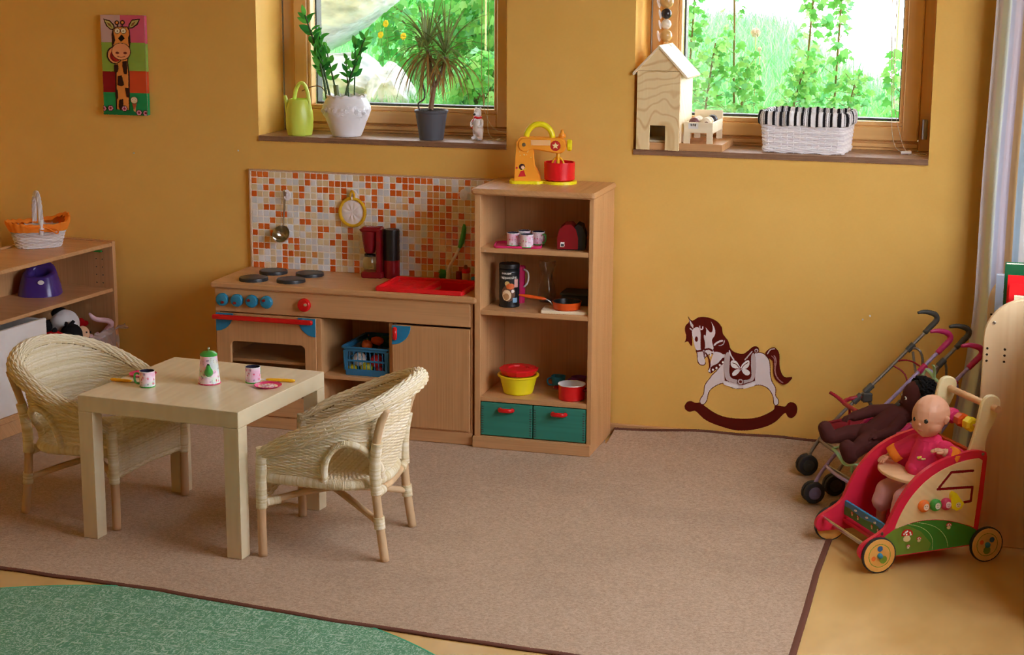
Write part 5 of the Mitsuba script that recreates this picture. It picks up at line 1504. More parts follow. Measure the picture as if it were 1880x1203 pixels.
mane = hsm([(210, 98), (245, 135), (300, 112), (400, 112), (480, 150), (520, 210), (525, 250), (570, 310), (590, 370), (620, 405), (680, 425), (720, 420), (770, 380), (810, 358), (840, 370), (842, 400), (800, 415), (740, 480), (680, 500), (610, 450), (560, 430), (500, 430), (440, 400), (430, 330), (400, 260), (380, 210), (370, 320), (350, 400), (325, 380), (322, 260), (290, 200), (255, 230), (250, 300), (245, 360), (225, 340), (205, 320), (182, 330), (195, 290), (184, 220), (200, 170), (222, 145)])
tail = hsm([(905, 420), (930, 385), (975, 365), (1010, 385), (1030, 440), (1030, 510), (1050, 590), (1090, 625), (1142, 622), (1110, 670), (1060, 688), (1010, 660), (980, 610), (975, 530), (965, 480), (935, 460)])
saddle = hp_([(545, 420), (580, 400), (640, 440), (730, 440), (790, 400), (812, 420), (815, 660), (700, 700), (545, 660)])
its = [(rock, MR), (body, MR), (bodyw, WT_), (neck, MR), (neck.buffer(-0.003), WT_), (hsm([(415, 590), (420, 545), (480, 510), (530, 460), (545, 480), (500, 540), (440, 585)]), MR)]
its += [(mane, MR), (hp_([(222, 125), (262, 180), (258, 205), (235, 180)]), WT_), (hsm([(255, 215), (300, 195), (325, 240), (325, 330), (318, 398), (290, 395), (265, 330), (250, 260)]), WT_), (hc(288, 300, 14, 24), MR), (hl([(230, 205), (250, 220), (262, 215)], 9), WT_),
        (hl([(318, 185), (325, 212), (342, 210), (345, 190)], 10), WT_), (hsm([(372, 195), (395, 225), (420, 240), (435, 200), (420, 145), (445, 190), (458, 230), (450, 270), (430, 300), (432, 340), (440, 385), (420, 395), (405, 340), (400, 280), (385, 235)]), WT_),
        (hl([(362, 270), (372, 320), (380, 378)], 18), WT_), (hl([(450, 350), (480, 325), (520, 312)], 16), WT_), (hl([(490, 355), (525, 345), (540, 310)], 8), GY), (hl([(290, 405), (340, 398), (400, 385), (430, 400)], 16), MR), (hl([(352, 390), (358, 440), (352, 480)], 12), MR), (hc(355, 402, 13), MR), (hc(355, 402, 8), GY),
        (hsm([(305, 440), (345, 425), (360, 470), (368, 500), (345, 515), (312, 505)]), WT_), (hl([(372, 420), (400, 470), (410, 545)], 12), MR), (hl([(395, 400), (415, 420), (415, 445)], 14), WT_), (hsm([(440, 430), (460, 410), (525, 432), (500, 475), (450, 510), (420, 525), (425, 470)]), WT_)]
its += [(hc(x, y, 10), LG) for x, y in ((405, 577), (438, 567), (470, 550), (500, 525), (527, 500))]
its += [(saddle, MR), (hsm([(550, 430), (575, 410), (590, 430), (592, 620), (640, 650), (680, 655), (750, 650), (780, 620), (780, 440), (805, 420), (808, 640), (760, 672), (690, 690), (600, 672), (552, 640)]), GY), (hp_([(590, 460), (600, 450), (680, 500), (760, 450), (778, 450), (778, 620), (740, 645), (680, 640), (610, 640), (590, 615)]), MR),
        (hl([(585, 400), (600, 440), (625, 475)], 12), WT_), (hl([(785, 405), (755, 440), (725, 475)], 12), GY), (hc(825, 395, 24), MR), (hc(825, 395, 17), GY), (hc(823, 398, 9), MR)]
its += [(hsm([(600, 490), (640, 485), (670, 520), (680, 550), (640, 552), (605, 535)]), LG), (hsm([(690, 540), (710, 505), (755, 480), (765, 510), (740, 550), (700, 555)]), LG), (hsm([(610, 600), (640, 565), (680, 562), (660, 600), (620, 618)]), LG), (hsm([(700, 562), (740, 560), (770, 590), (750, 612), (715, 600)]), LG), (hl([(615, 505), (645, 515), (672, 545)], 6), MR), (hl([(750, 500), (725, 515), (698, 545)], 6), MR), (hc(685, 556, 14), GY), (hc(685, 556, 8), 'A86A62'),
        (hsm([(536, 665), (600, 690), (660, 700), (660, 728), (590, 712), (535, 690)]), LG), (hsm([(712, 705), (770, 690), (812, 675), (815, 695), (760, 718), (712, 728)]), LG), (hc(686, 668, 30), MR), (hc(686, 668, 24), GY), (hc(686, 668, 13), MR),
        (tail, MR), (hl([(925, 420), (950, 385), (985, 378)], 10), GY), (hl([(985, 440), (1000, 490), (990, 560), (1020, 640), (1060, 672)], 12), 'A87874'), (hl([(960, 440), (985, 470), (985, 520)], 7), 'A87874')]
m, c = layers(its, 0.0001)
put(HS, mv(yz(m), (0, WY - 0.0003, 0)), 'print_matte', False, color=c)
# ------------------------------------------------------------------ things on the first window sill
SZ = 1.0683
WCN = thing('watering_can', 'lime green plastic watering can on the left of the first window sill', 'watering can')
wcx, wcy = -2.676, -0.030
body = lathe([(0, 0), (0.044, 0), (0.047, 0.003), (0.051, 0.03), (0.0525, 0.06), (0.051, 0.09), (0.046, 0.115), (0.040, 0.134), (0.0375, 0.139), (0.036, 0.139), (0.038, 0.133), (0.043, 0.115), (0.048, 0.09), (0.049, 0.05), (0.044, 0.006), (0, 0.004)], 44)
v, f = body
ridge = 0.0008 * np.sin((v[:, 2] * 90 + 3 * np.arctan2(v[:, 1], v[:, 0])) * 2)
v = v.copy(); v[:, :2] *= (1 + ridge / 0.05 * (v[:, 2] > 0.01))[:, None]
part(WCN, 'body', mv((v, f), (wcx, wcy, SZ)), 'lime_plastic', True)
part(WCN, 'spout', mv(tube(smoothpath([(-0.038, -0.01, 0.085), (-0.046, -0.012, 0.12), (-0.054, -0.014, 0.152)], 12), np.interp(np.linspace(0, 1, 12), [0, 0.6, 1], [0.015, 0.008, 0.006]), 12), (wcx, wcy, SZ)), 'lime_plastic', True)
part(WCN, 'handle', mv(tube(smoothpath([(-0.020, 0.0, 0.136), (-0.012, 0.0, 0.175), (0.008, 0, 0.200), (0.026, 0, 0.188), (0.040, -0.002, 0.140), (0.043, -0.006, 0.095), (0.038, -0.03, 0.055)], 40), np.interp(np.linspace(0, 1, 40), [0, 0.4, 0.8, 1], [0.0095, 0.0085, 0.008, 0.005]), 12, flat=0.8), (wcx, wcy, SZ)), 'lime_plastic', True)


def leaf_mesh(base, d, up, L, Wd, curve=0.15, fold=0.25, n=7, tip=1.0):
    """a pointed oval leaf from base along d"""
    d = np.asarray(d, float) / np.linalg.norm(d)
    s = np.cross(d, up); s /= np.linalg.norm(s) + 1e-9
    u = np.cross(s, d)
    t = np.linspace(0, 1, n)
    w = Wd / 2 * np.sin(PI * t ** 0.8) ** 0.8 * (1 - 0.15 * t)
    w[0] = w[-1] = 0.0004
    P = np.asarray(base, float) + d * (t * L)[:, None] - u * (curve * L * t ** 2)[:, None]
    Lf, Rt = P + s * w[:, None] + u * (fold * w)[:, None], P - s * w[:, None] + u * (fold * w)[:, None]
    V = np.vstack([P, Lf, Rt])
    i = np.arange(n - 1)
    F = np.vstack([np.stack([i, i + 1, n + i + 1], 1), np.stack([i, n + i + 1, n + i], 1), np.stack([i, 2 * n + i + 1, i + 1], 1), np.stack([i, 2 * n + i, 2 * n + i + 1], 1)])
    return V, F


def leaf_part(parent, m, col, rg):
    part(parent, 'leaf', m, 'leaf_thick', True, color=np.broadcast_to(np.array(lin(col)) * rg.uniform(0.8, 1.2), (len(m[0]), 3)))


ZP = thing('potted_zz_plant', 'plant with thick stems of glossy oval leaves in a white relief pot', 'potted plant')
zx, zy = -2.490, -0.008


def pot_fn(u, v):
    a = 2 * PI * u
    prof = np.array([(0.0, 0), (0.052, 0), (0.056, 0.003), (0.058, 0.008), (0.072, 0.045), (0.086, 0.080), (0.0915, 0.102), (0.089, 0.122), (0.081, 0.138), (0.0745, 0.147), (0.0745, 0.152), (0.078, 0.158), (0.0765, 0.159), (0.072, 0.152), (0.071, 0.146), (0.076, 0.13), (0.07, 0.11), (0, 0.105)])
    s = np.concatenate([[0], np.cumsum(np.linalg.norm(np.diff(prof, axis=0), axis=1))]); s /= s[-1]
    r, z = np.interp(v, s, prof[:, 0]), np.interp(v, s, prof[:, 1])
    outer = v < np.interp(0.147, prof[:10, 1], s[:10])
    band = np.exp(-((z - 0.100 - 0.010 * np.sin(a * 5 + 1)) / 0.017) ** 2) * outer
    rel = meshkit.fbm(np.stack([r * np.cos(a) * 75, r * np.sin(a) * 75, z * 75], -1), 2)
    r = r + band * 0.0085 * np.clip(rel - 0.42, 0, 1) * 2
    top = np.clip((z - 0.140) / 0.015, 0, 1)
    z = z + top * 0.0028 * np.sin(a * 14)
    r = r + top * 0.0016 * np.sin(a * 14 + 1)
    return np.stack([r * np.cos(a), r * np.sin(a), z], 1)


part(ZP, 'pot', mv(grid(pot_fn, 160, 90, closeu=True), (zx, zy, SZ)), 'white_ceramic', True)
# rose reliefs on the pot
ro = []
for a, z, r in ((-1.75, 0.103, 0.010), (-1.22, 0.108, 0.012), (-0.75, 0.100, 0.010), (-2.25, 0.104, 0.011), (-0.4, 0.092, 0.009), (-2.7, 0.098, 0.010)):
    ca, sa = math.cos(a), math.sin(a)
    for k in range(3):
        ro.append(mv(frame(tube([(r * (1 - 0.3 * k) * math.cos(t), r * (1 - 0.3 * k) * math.sin(t), 0.0025 * k) for t in np.linspace(0, 2 * PI, 12, endpoint=False)], 0.0018, 6, closed=True), (0, 0, 0), (-sa, ca, 0), (0, 0, 1), (ca, sa, 0)), (zx + 0.0915 * ca, zy + 0.0915 * sa, SZ + z)))
rlf = np.random.default_rng(5)
for i in range(90):
    a = rlf.uniform(-PI, PI); z = 0.100 + 0.010 * math.sin(a * 5 + 1) + rlf.normal(0, 0.008)
    ca, sa = math.cos(a), math.sin(a)
    t_ = rlf.uniform(0, PI)
    e_ = ico(1.0, 1, (rlf.uniform(0.004, 0.008), 0.0026, 0.0022))
    e_ = rot(e_, 'z', math.degrees(t_))
    rr0 = np.interp(z, [0.045, 0.080, 0.102, 0.122, 0.138], [0.072, 0.086, 0.0915, 0.089, 0.081])
    ro.append(mv(frame(e_, (0, 0, 0), (-sa, ca, 0), (0, 0, 1), (ca, sa, 0)), (zx + rr0 * ca, zy + rr0 * sa, SZ + z)))
part(ZP, 'rose_relief', cat(ro), 'white_ceramic', True)
part(ZP, 'soil', mv(lathe([(0, 0.128), (0.074, 0.126)], 24), (zx, zy, SZ)), 'soil', True)
rgz = np.random.default_rng(21)
STEMS = [([(-2.572, 0.00, 1.19), (-2.585, -0.01, 1.30), (-2.607, -0.02, 1.40), (-2.645, -0.03, 1.525)], 0.0055, 0.0030, 10, 0.052, 0.028),
         ([(-2.560, 0.01, 1.19), (-2.575, 0.00, 1.28), (-2.592, 0.00, 1.36), (-2.600, 0.0, 1.445)], 0.005, 0.0025, 7, 0.048, 0.027),
         ([(-2.530, 0.0, 1.19), (-2.552, 0.02, 1.27), (-2.575, 0.03, 1.35), (-2.588, 0.03, 1.41)], 0.0045, 0.0022, 5, 0.042, 0.022),
         ([(-2.500, -0.005, 1.19), (-2.480, -0.01, 1.27), (-2.440, -0.02, 1.36), (-2.402, -0.03, 1.445)], 0.0055, 0.0025, 7, 0.046, 0.022),
         ([(-2.488, 0.01, 1.19), (-2.487, 0.0, 1.27), (-2.490, -0.005, 1.33), (-2.485, -0.01, 1.365)], 0.003, 0.0018, 5, 0.034, 0.017),
         ([(-2.47, 0.02, 1.19), (-2.462, 0.01, 1.30), (-2.455, 0.0, 1.39), (-2.450, -0.01, 1.42)], 0.003, 0.0018, 5, 0.046, 0.026)]
for P, r0, r1, nl, LL, WW in STEMS:
    c = smoothpath(P, 24)
    m = tube(c, np.linspace(r0, r1, 24), 8)
    part(ZP, 'stem', m, 'leaf', True, color=np.broadcast_to(lin('3C5A34'), (len(m[0]), 3)))
    for i in range(nl):
        for s in (-1, 1):
            k = int(23 * (0.40 + 0.58 * i / max(1, nl - 1)))
            d = c[min(k + 1, 23)] - c[max(k - 1, 0)]; d /= np.linalg.norm(d)
            side = np.array([math.cos(0.6 + i * 0.35), 0.75 * math.sin(0.6 + i * 0.35), 0.15]) * s
            dirn = d * 0.75 + side * 0.8 + rgz.normal(0, 0.12, 3)
            sz = (0.75 + 0.35 * math.sin(PI * (i + 1) / (nl + 1))) * rgz.uniform(0.9, 1.1)
            leaf_part(ZP, leaf_mesh(c[k], dirn, np.array([0.2 * s, -0.7, 0.6]) + rgz.normal(0, 0.2, 3), LL * sz, WW * sz, 0.2, 0.3), ('3F8F3A', '52A544', '36803A', '66B64C')[rgz.integers(4)], rgz)
    if nl >= 7:
        leaf_part(ZP, leaf_mesh(c[-1], c[-1] - c[-3], (0.1, -0.8, 0.3), LL * 0.8, WW * 0.7), '66B64C', rgz)
part(ZP, 'cut_stalk', cat([tube([(-2.522, -0.01, 1.19), (-2.532, -0.012, 1.262)], [0.0115, 0.0105], 10)]), 'leaf', True, color=np.broadcast_to(lin('66713C'), (22, 3)))
part(ZP, 'dry_twig', tube(smoothpath([(-2.568, 0, 1.21), (-2.60, 0.01, 1.250), (-2.64, 0.02, 1.252), (-2.69, 0.03, 1.232)], 16), 0.0018, 6), 'dark_wood', True)

DP = thing('potted_dracaena', 'dracaena with narrow arching leaves in a dark grey pot', 'potted plant')
dx, dy = -2.143, -0.020
part(DP, 'pot', mv(lathe([(0, 0), (0.044, 0), (0.0455, 0.003), (0.060, 0.100), (0.0635, 0.102), (0.0645, 0.110), (0.063, 0.112), (0.060, 0.110), (0.057, 0.098), (0.05, 0.09), (0, 0.09)], 44), (dx, dy, SZ)), 'dark_pot', 40)
sm_ = grid(lambda u, v: np.stack([0.057 * v * np.cos(2 * PI * u), 0.057 * v * np.sin(2 * PI * u), 0.100 + 0.012 * (1 - v) + 0.006 * meshkit.noise(np.stack([v * np.cos(2 * PI * u) * 6, v * np.sin(2 * PI * u) * 6, u * 0], -1))], 1), 30, 8, closeu=True)
part(DP, 'soil', mv(sm_, (dx, dy, SZ)), 'soil', True)
trunk = smoothpath([(dx - 0.004, dy, SZ + 0.100), (dx + 0.004, dy, SZ + 0.155), (dx + 0.012, dy, SZ + 0.20)], 14)
tc = lambda m, col: np.broadcast_to(lin(col), (len(m[0]), 3))
m = tube(trunk, np.linspace(0.0105, 0.0085, 14) * (1 + 0.08 * np.sin(np.arange(14) * 2.5)), 12)
part(DP, 'trunk', m, 'leaf', True, color=tc(m, '8E6E54'))
heads = [np.array([dx - 0.012, dy - 0.01, SZ + 0.335]), np.array([dx + 0.052, dy + 0.012, SZ + 0.310])]
for hd in heads:
    m = tube(smoothpath([trunk[-1] + [0, 0, -0.004], (trunk[-1] + hd) / 2 + [0.004, 0, -0.01], hd], 14), np.linspace(0.0075, 0.006, 14) * (1 + 0.06 * np.sin(np.arange(14) * 2.2)), 10)
    part(DP, 'branch', m, 'leaf', True, color=tc(m, '7E6A4E'))
m = tube(smoothpath([(dx - 0.045, dy, SZ + 0.108), (dx - 0.05, dy - 0.004, SZ + 0.135), (dx - 0.03, dy, SZ + 0.15), (dx - 0.028, dy, SZ + 0.185), (dx - 0.036, dy, SZ + 0.22)], 20), 0.003, 7)
part(DP, 'dry_stem', m, 'leaf', True, color=tc(m, '4A3A34'))
rgd = np.random.default_rng(8)


def blade(base, az, el, L, droop, wd, n=10):
    d = np.array([math.cos(az) * math.cos(el), math.sin(az) * math.cos(el), math.sin(el)])
    P = [np.array(base, float)]
    for i in range(n - 1):
        P.append(P[-1] + d * L / (n - 1))
        d = d + np.array([0, 0, -droop * 1.0 / (n - 1)]); d /= np.linalg.norm(d)
    P = np.array(P)
    s = np.array([-math.sin(az), math.cos(az), 0])
    t = np.linspace(0, 1, n)
    w = wd / 2 * np.clip(1.15 * (1 - t ** 2.2), 0.03, 1) * np.clip(0.55 + t * 3, 0, 1)
    V = np.vstack([P + s * w[:, None], P + [0, 0, -0.0012], P - s * w[:, None]])
    i = np.arange(n - 1)
    F = np.vstack([np.stack([i, i + 1, n + i + 1], 1), np.stack([i, n + i + 1, n + i], 1), np.stack([n + i, n + i + 1, 2 * n + i + 1], 1), np.stack([n + i, 2 * n + i + 1, 2 * n + i], 1)])
    return V, F


for h, hd in enumerate(heads):
    for i in range(70 if h == 0 else 60):
        k = i / 66
        az = i * 2.39996 + h
        el = 1.45 - 2.0 * k ** 0.8 + rgd.normal(0, 0.10)
        L = rgd.uniform(0.16, 0.235) * (0.85 if k < 0.15 else 1)
        droop = 0.25 + 2.2 * k + rgd.uniform(0, 0.5)
        base = hd + np.array([0.007 * math.cos(az), 0.007 * math.sin(az), 0.045 * (1 - k) - 0.01 - 0.02 * k])
        m = blade(base, az, el, L, droop, rgd.uniform(0.0075, 0.0115))
        if m[0][:, 1].max() > 0.135:          # the pane is in the way: such blades bend along it
            m[0][:, 1] = np.minimum(m[0][:, 1], 0.135 + 0.02 * (m[0][:, 1] - 0.135))
        old = k > 0.62
        ca = np.array(lin(('86A85A', '74985A', '98AE62', 'A2BC84')[rgd.integers(4)] if not old else ('B4924E', '8E7E4A', 'C09A58', '8A9454')[rgd.integers(4)]))
        cb = np.array(lin('8A5A4A'))
        n = len(m[0]) // 3
        e = np.concatenate([np.full(n, 0.5), np.zeros(n), np.full(n, 0.5)])[:, None]
        part(DP, 'leaf', m, 'leaf_thick', True, color=(ca * (1 - e) + cb * e) * rgd.uniform(0.8, 1.15))

BR_ = thing('bear_figurine', 'white ceramic polar bear figurine with a red scarf on the first window sill', 'figurine')
bo = np.array([-1.966, 0.004, SZ])
s_ = 0.125
bf = lambda pts: [(np.array(p[0]) * s_, p[1] * s_, np.array(p[2]) * s_, p[3] * s_) for p in pts]
bear = bones(bf([((0, 0, 0.30), 0.165, (0, 0.0, 0.56), 0.130), ((0, 0, 0.56), 0.12, (0, -0.01, 0.70), 0.08), ((0, -0.01, 0.79), 0.115, (0, -0.02, 0.85), 0.112), ((0, -0.05, 0.80), 0.07, (0, -0.135, 0.78), 0.052),
                 ((-0.085, 0.01, 0.94), 0.032, (-0.085, 0.01, 0.95), 0.030), ((0.085, 0.01, 0.94), 0.032, (0.085, 0.01, 0.95), 0.030),
                 ((-0.085, 0.0, 0.28), 0.095, (-0.095, 0.0, 0.05), 0.062), ((0.085, 0.0, 0.28), 0.095, (0.09, 0.0, 0.05), 0.070), ((-0.095, 0.0, 0.055), 0.055, (-0.11, -0.12, 0.05), 0.05), ((0.09, 0.0, 0.055), 0.055, (0.085, -0.11, 0.05), 0.05),
                 ((-0.13, 0, 0.58), 0.06, (-0.20, -0.05, 0.50), 0.045), ((-0.20, -0.05, 0.50), 0.042, (-0.17, -0.11, 0.42), 0.038), ((0.13, 0, 0.57), 0.06, (0.175, -0.05, 0.44), 0.05), ((0.175, -0.05, 0.44), 0.046, (0.12, -0.13, 0.40), 0.040)]), 0.004, 6)
bb = lambda m: mv(rz(m, -18), bo)
bear[0][:, 2] -= bear[0][:, 2].min()
part(BR_, 'body', bb(bear), 'white_ceramic', True)
part(BR_, 'nose', bb(mv(ico(0.0042, 2, (1.3, 1, 0.9)), (0, -0.0235, 0.0995))), 'black_plastic', True)
part(BR_, 'eye', bb(cat([mv(ico(0.0016, 1), (x, -0.0148, 0.108)) for x in (-0.0045, 0.0045)])), 'black_plastic', True)
part(BR_, 'scarf', bb(cat([tube([(0.0128 * math.cos(t), 0.0125 * math.sin(t) - 0.001, 0.0865 + 0.001 * math.sin(2 * t)) for t in np.linspace(0, 2 * PI, 30, endpoint=False)], 0.0040, 8, closed=True), tube(smoothpath([(-0.012, -0.004, 0.084), (-0.020, -0.006, 0.072), (-0.023, -0.008, 0.055), (-0.022, -0.008, 0.044)], 12), 0.0040, 8, flat=0.5)])), 'red_plastic', True, label='red scarf')


def cord(name, label, tops, runs, tassel, mid=None):
    k = thing(name, label, 'cord')
    part(k, 'line', cat([tube(smoothpath(r, 40), 0.0011, 6) for r in runs]), 'cord_cotton', True)
    part(k, 'tassel', tassel, 'white_plastic', 40)
    return k


cord('blind_cord', 'thin white blind cord hanging behind the bear and curled on the first sill', None,
     [[(-1.992, 0.125, 2.2), (-1.988, 0.125, 1.6), (-1.985, 0.118, 1.25), (-1.958, 0.09, 1.15), (-1.915, 0.07, 1.102), (-1.870, 0.06, 1.098)],
      [(-1.965, 0.125, 2.2), (-1.963, 0.125, 1.6), (-1.958, 0.11, 1.25), (-1.945, 0.06, 1.12), (-1.925, 0.03, 1.082), (-1.895, 0.02, 1.0698), (-1.875, 0.03, 1.0698), (-1.868, 0.0, 1.0698), (-1.90, -0.01, 1.0698), (-1.93, 0.02, 1.0698), (-1.87, 0.05, 1.0698)]],
     mv(rot(lathe([(0, -0.008), (0.003, -0.008), (0.0045, 0.006), (0, 0.007)], 14), 'y', 80), (-1.884, 0.005, 1.0732)))
cord('blind_cord', 'thin white blind cord with a white cylinder tassel at the right end of sill two', None,
     [[(-0.470, 0.125, 2.2), (-0.468, 0.125, 1.6), (-0.452, 0.122, 1.25), (-0.445, 0.11, 1.14), (-0.425, 0.08, 1.085), (-0.400, 0.06, 1.0745)],
      [(-0.452, 0.125, 2.2), (-0.450, 0.125, 1.35), (-0.440, 0.12, 1.22), (-0.415, 0.09, 1.13), (-0.385, 0.06, 1.074), (-0.35, 0.05, 1.0698), (-0.325, 0.07, 1.0698), (-0.318, 0.03, 1.0698), (-0.345, 0.01, 1.0698), (-0.38, 0.03, 1.0698), (-0.335, 0.09, 1.0698), (-0.32, 0.06, 1.0698)]],
     mv(rot(lathe([(0, -0.018), (0.006, -0.018), (0.0062, 0.014), (0.004, 0.018), (0, 0.018)], 16), 'y', 84), (-0.388, 0.050, 1.0745)))

# ------------------------------------------------------------------ things on the second window sill
# glued beech plank
PK = thing('wooden_plank', 'short laminated beech plank lying on the second sill under the toy bed', 'plank')
for i in range(4):
    part(PK, 'lamella', box(-1.318, -1.022, -0.096 + i * 0.060, -0.0365 + i * 0.060, SZ, SZ + 0.0255, 0.0006), ('beech_across', 'beech_deep', 'beech_across', 'beech_edge')[i])

BH = thing('birdhouse', 'unpainted plywood birdhouse with a pitched roof and square hole on the second sill', 'birdhouse')
h0 = np.array([-1.2555, -0.108, SZ + 0.0002]); ha = math.radians(-2.5)
HX = np.array([math.cos(ha), math.sin(ha), 0]); HY = np.array([-HX[1], HX[0], 0])
hf = lambda m: frame(m, h0, HX, HY, (0, 0, 1))
fp = sbox(-0.079, 0.0, 0.079, 0.2815).difference(sbox(-0.030, -0.01, 0.030, 0.088))
part(BH, 'front_panel', hf(mv(yz(extb(Polygon([(-0.079, 0), (-0.030, 0), (-0.030, 0.088), (0.028, 0.088), (0.028, 0), (0.079, 0), (0.079, 0.2815), (-0.079, 0.2815)]), 0.008, 0.0008)), (0, 0.008, 0))), 'pine_ply')
part(BH, 'gable', hf(mv(yz(extb(Polygon([(-0.079, 0.2825), (0.079, 0.2825), (0.003, 0.362), (-0.003, 0.362)]), 0.008, 0.0008)), (0, 0.008, 0))), 'pine_ply')
HD_ = 0.195
part(BH, 'side_panel', hf(box(0.072, 0.080, 0.0085, HD_, 0.0262, 0.282, 0.0005)), 'pale_wood')
part(BH, 'side_panel', hf(box(-0.080, -0.072, 0.0085, HD_, 0.0262, 0.282, 0.0005)), 'pale_wood')
part(BH, 'back_panel', hf(mv(yz(ext(Polygon([(-0.0715, 0.0262), (0.0715, 0.0262), (0.0715, 0.287), (0, 0.358), (-0.0715, 0.287)]), 0.008)), (0, HD_, 0))), 'pale_wood')
part(BH, 'floor_board', hf(box(-0.0715, 0.0715, 0.03, HD_ - 0.0085, 0.0262, 0.032, 0.0005)), 'pale_wood')
for s in (-1, 1):
    sl = Polygon([(0.0, 0.3635), (s * 0.103 + 0.009 * (s < 0), 0.2555 + 0.0094 * (s < 0)), (s * 0.108 + 0.012 * (s < 0), 0.2620 + 0.0125 * (s < 0)), (0.0, 0.3735)])
    part(BH, 'roof_panel', hf(mv(yz(extb(shapely.geometry.polygon.orient(sl), 0.205, 0.0008)), (0, 0.200, 0))), 'pale_wood')

TBD = thing('toy_bed', 'small pale wooden doll bed on the plank beside the birdhouse', 'toy bed')
bz = SZ + 0.0257
bx0, bx1, byf, byb = -1.1645, -1.060, -0.084, 0.132
legp = lambda h, fh: Polygon([(bx0, 0), (bx0 + 0.022, 0), (bx0 + 0.022, fh), (bx1 - 0.022, fh), (bx1 - 0.022, 0), (bx1, 0), (bx1, h), (bx0, h)])
part(TBD, 'foot_board', mv(yz(extb(legp(0.076, 0.038), 0.008, 0.0008)), (0, byf + 0.008, bz)), 'pale_wood')
part(TBD, 'head_board', mv(yz(extb(legp(0.104, 0.038), 0.008, 0.0008)), (0, byb, bz)), 'pale_wood')
part(TBD, 'side_rail', box(bx1 - 0.008, bx1, byf + 0.0085, byb - 0.0085, bz + 0.036, bz + 0.074, 0.0008), 'pale_wood')
part(TBD, 'side_rail', box(bx0, bx0 + 0.008, byf + 0.0085, byb - 0.0085, bz + 0.036, bz + 0.074, 0.0008), 'pale_wood')
part(TBD, 'slat_base', box(bx0 + 0.0085, bx1 - 0.0085, byf + 0.0085, byb - 0.0085, bz + 0.038, bz + 0.043, 0.0005), 'pale_wood')
pr, pc = layers([(sbox(0, 0, 0.036, 0.020), 'D8D4D0')] + [(sbox(0.008 + i * 0.0027, 0.010, 0.008 + i * 0.0027 + (0.0010, 0.0018, 0.0006)[i % 3], 0.018), '3A3A3E') for i in range(8)])
part(TBD, 'barcode_sticker', mv(yz(pr), (bx0 + 0.016, byf - 0.0002, bz + 0.053)), 'print', False, color=pc)
for i, (x, n, r, cols, lab) in enumerate(((-1.1335, 6, 0.0190, ('7A4A4A', 'E6D8C0', 'EADFCB', 'E2D2B4'), 'wooden bead animal with a dull red nose on the left of the toy bed'), (-1.0905, 4, 0.0195, ('C79A62', 'E8DAC2', 'DFCDAC', 'D2B68A'), 'wooden bead animal with a light brown nose lying in the toy bed'),
                                          (-1.090, 2, 0.0190, ('2A2026', '35282C', '2A2026', '35282C'), 'dark brown wooden bead animal at the head end of the toy bed'))):
    y0 = (byf + 0.034, byf + 0.034, byf + 0.155)[i]
    k = thing('bead_animal', lab, 'wooden toy')
    z = bz + 0.0432 + r + 0.010
    part(k, 'head', mv(ico(r, 3, (1, 0.85, 1)), (x, y0, z)), 'print', True, color=np.broadcast_to(lin(cols[0] if i != 1 else 'E6D6BA'), (642, 3)))
    part(k, 'nose', mv(ico(r * 0.38, 2, (1.2, 0.6, 1)), (x + 0.004, y0 - r * 0.80, z - 0.002)), 'print', True, color=np.broadcast_to(lin(('6A3A3A', '6A4428', '1A1418')[i]), (162, 3)))
    for j in range(1, n):
        part(k, 'bead', mv(ico(r * (0.98 - 0.02 * j), 2, (1, 0.62, 1)), (x, y0 + j * r * 1.02, z)), 'print', True, color=np.broadcast_to(lin(cols[1 + j % 3]), (162, 3)))

BC = thing('bead_chain', 'string of large natural, white and black wooden beads hanging above the birdhouse', 'bead chain')
bx, by = -1.262, 0.04
zz = 1.447
for r, c, nm in ((0.0225, 'C79E62', 'natural'), (0.0185, 'DDD3C4', 'white'), (0.0190, '1E1620', 'black'), (0.0255, 'C79E62', 'natural'), (0.0185, 'DDD3C4', 'white'), (0.019, '1E1620', 'black'), (0.0225, 'C79E62', 'natural')):
    zz += r
    part(BC, 'bead', mv(ico(r, 3), (bx, by, zz)), 'bead_lacquer', True, color=np.broadcast_to(lin(c), (642, 3)))
    part(BC, 'felt_disc', mv(rot(lathe([(0, -0.0012), (r * 0.9, -0.0012), (r * 0.9, 0.0012), (0, 0.0012)], 20), 'y', 78), (bx - r - 0.004, by - 0.006, zz - 0.002)), 'white_cloth', 30)
    zz += r
part(BC, 'string', tube([(bx, by, 1.446), (bx, by, zz + 0.02), (bx, by, 2.24)], 0.0012, 6), 'cord_cotton', True)
part(BC, 'string_end', tube(smoothpath([(bx, by, 1.450), (bx + 0.016, by - 0.02, 1.442), (bx + 0.030, by - 0.04, 1.432)], 8), 0.0012, 6), 'cord_cotton', True)

# white basket with a striped liner
SB = thing('wicker_box', 'white wicker box basket with a black and white striped liner on the second sill', 'basket')
s0 = np.array([-0.737, 0.045, SZ]); sa_ = math.radians(-4.5)
sX = np.array([math.cos(sa_), math.sin(sa_), 0]); sY = np.array([-sX[1], sX[0], 0])
sf = lambda m: frame(m, s0, sX, sY, (0, 0, 1))
rgs = np.random.default_rng(14)


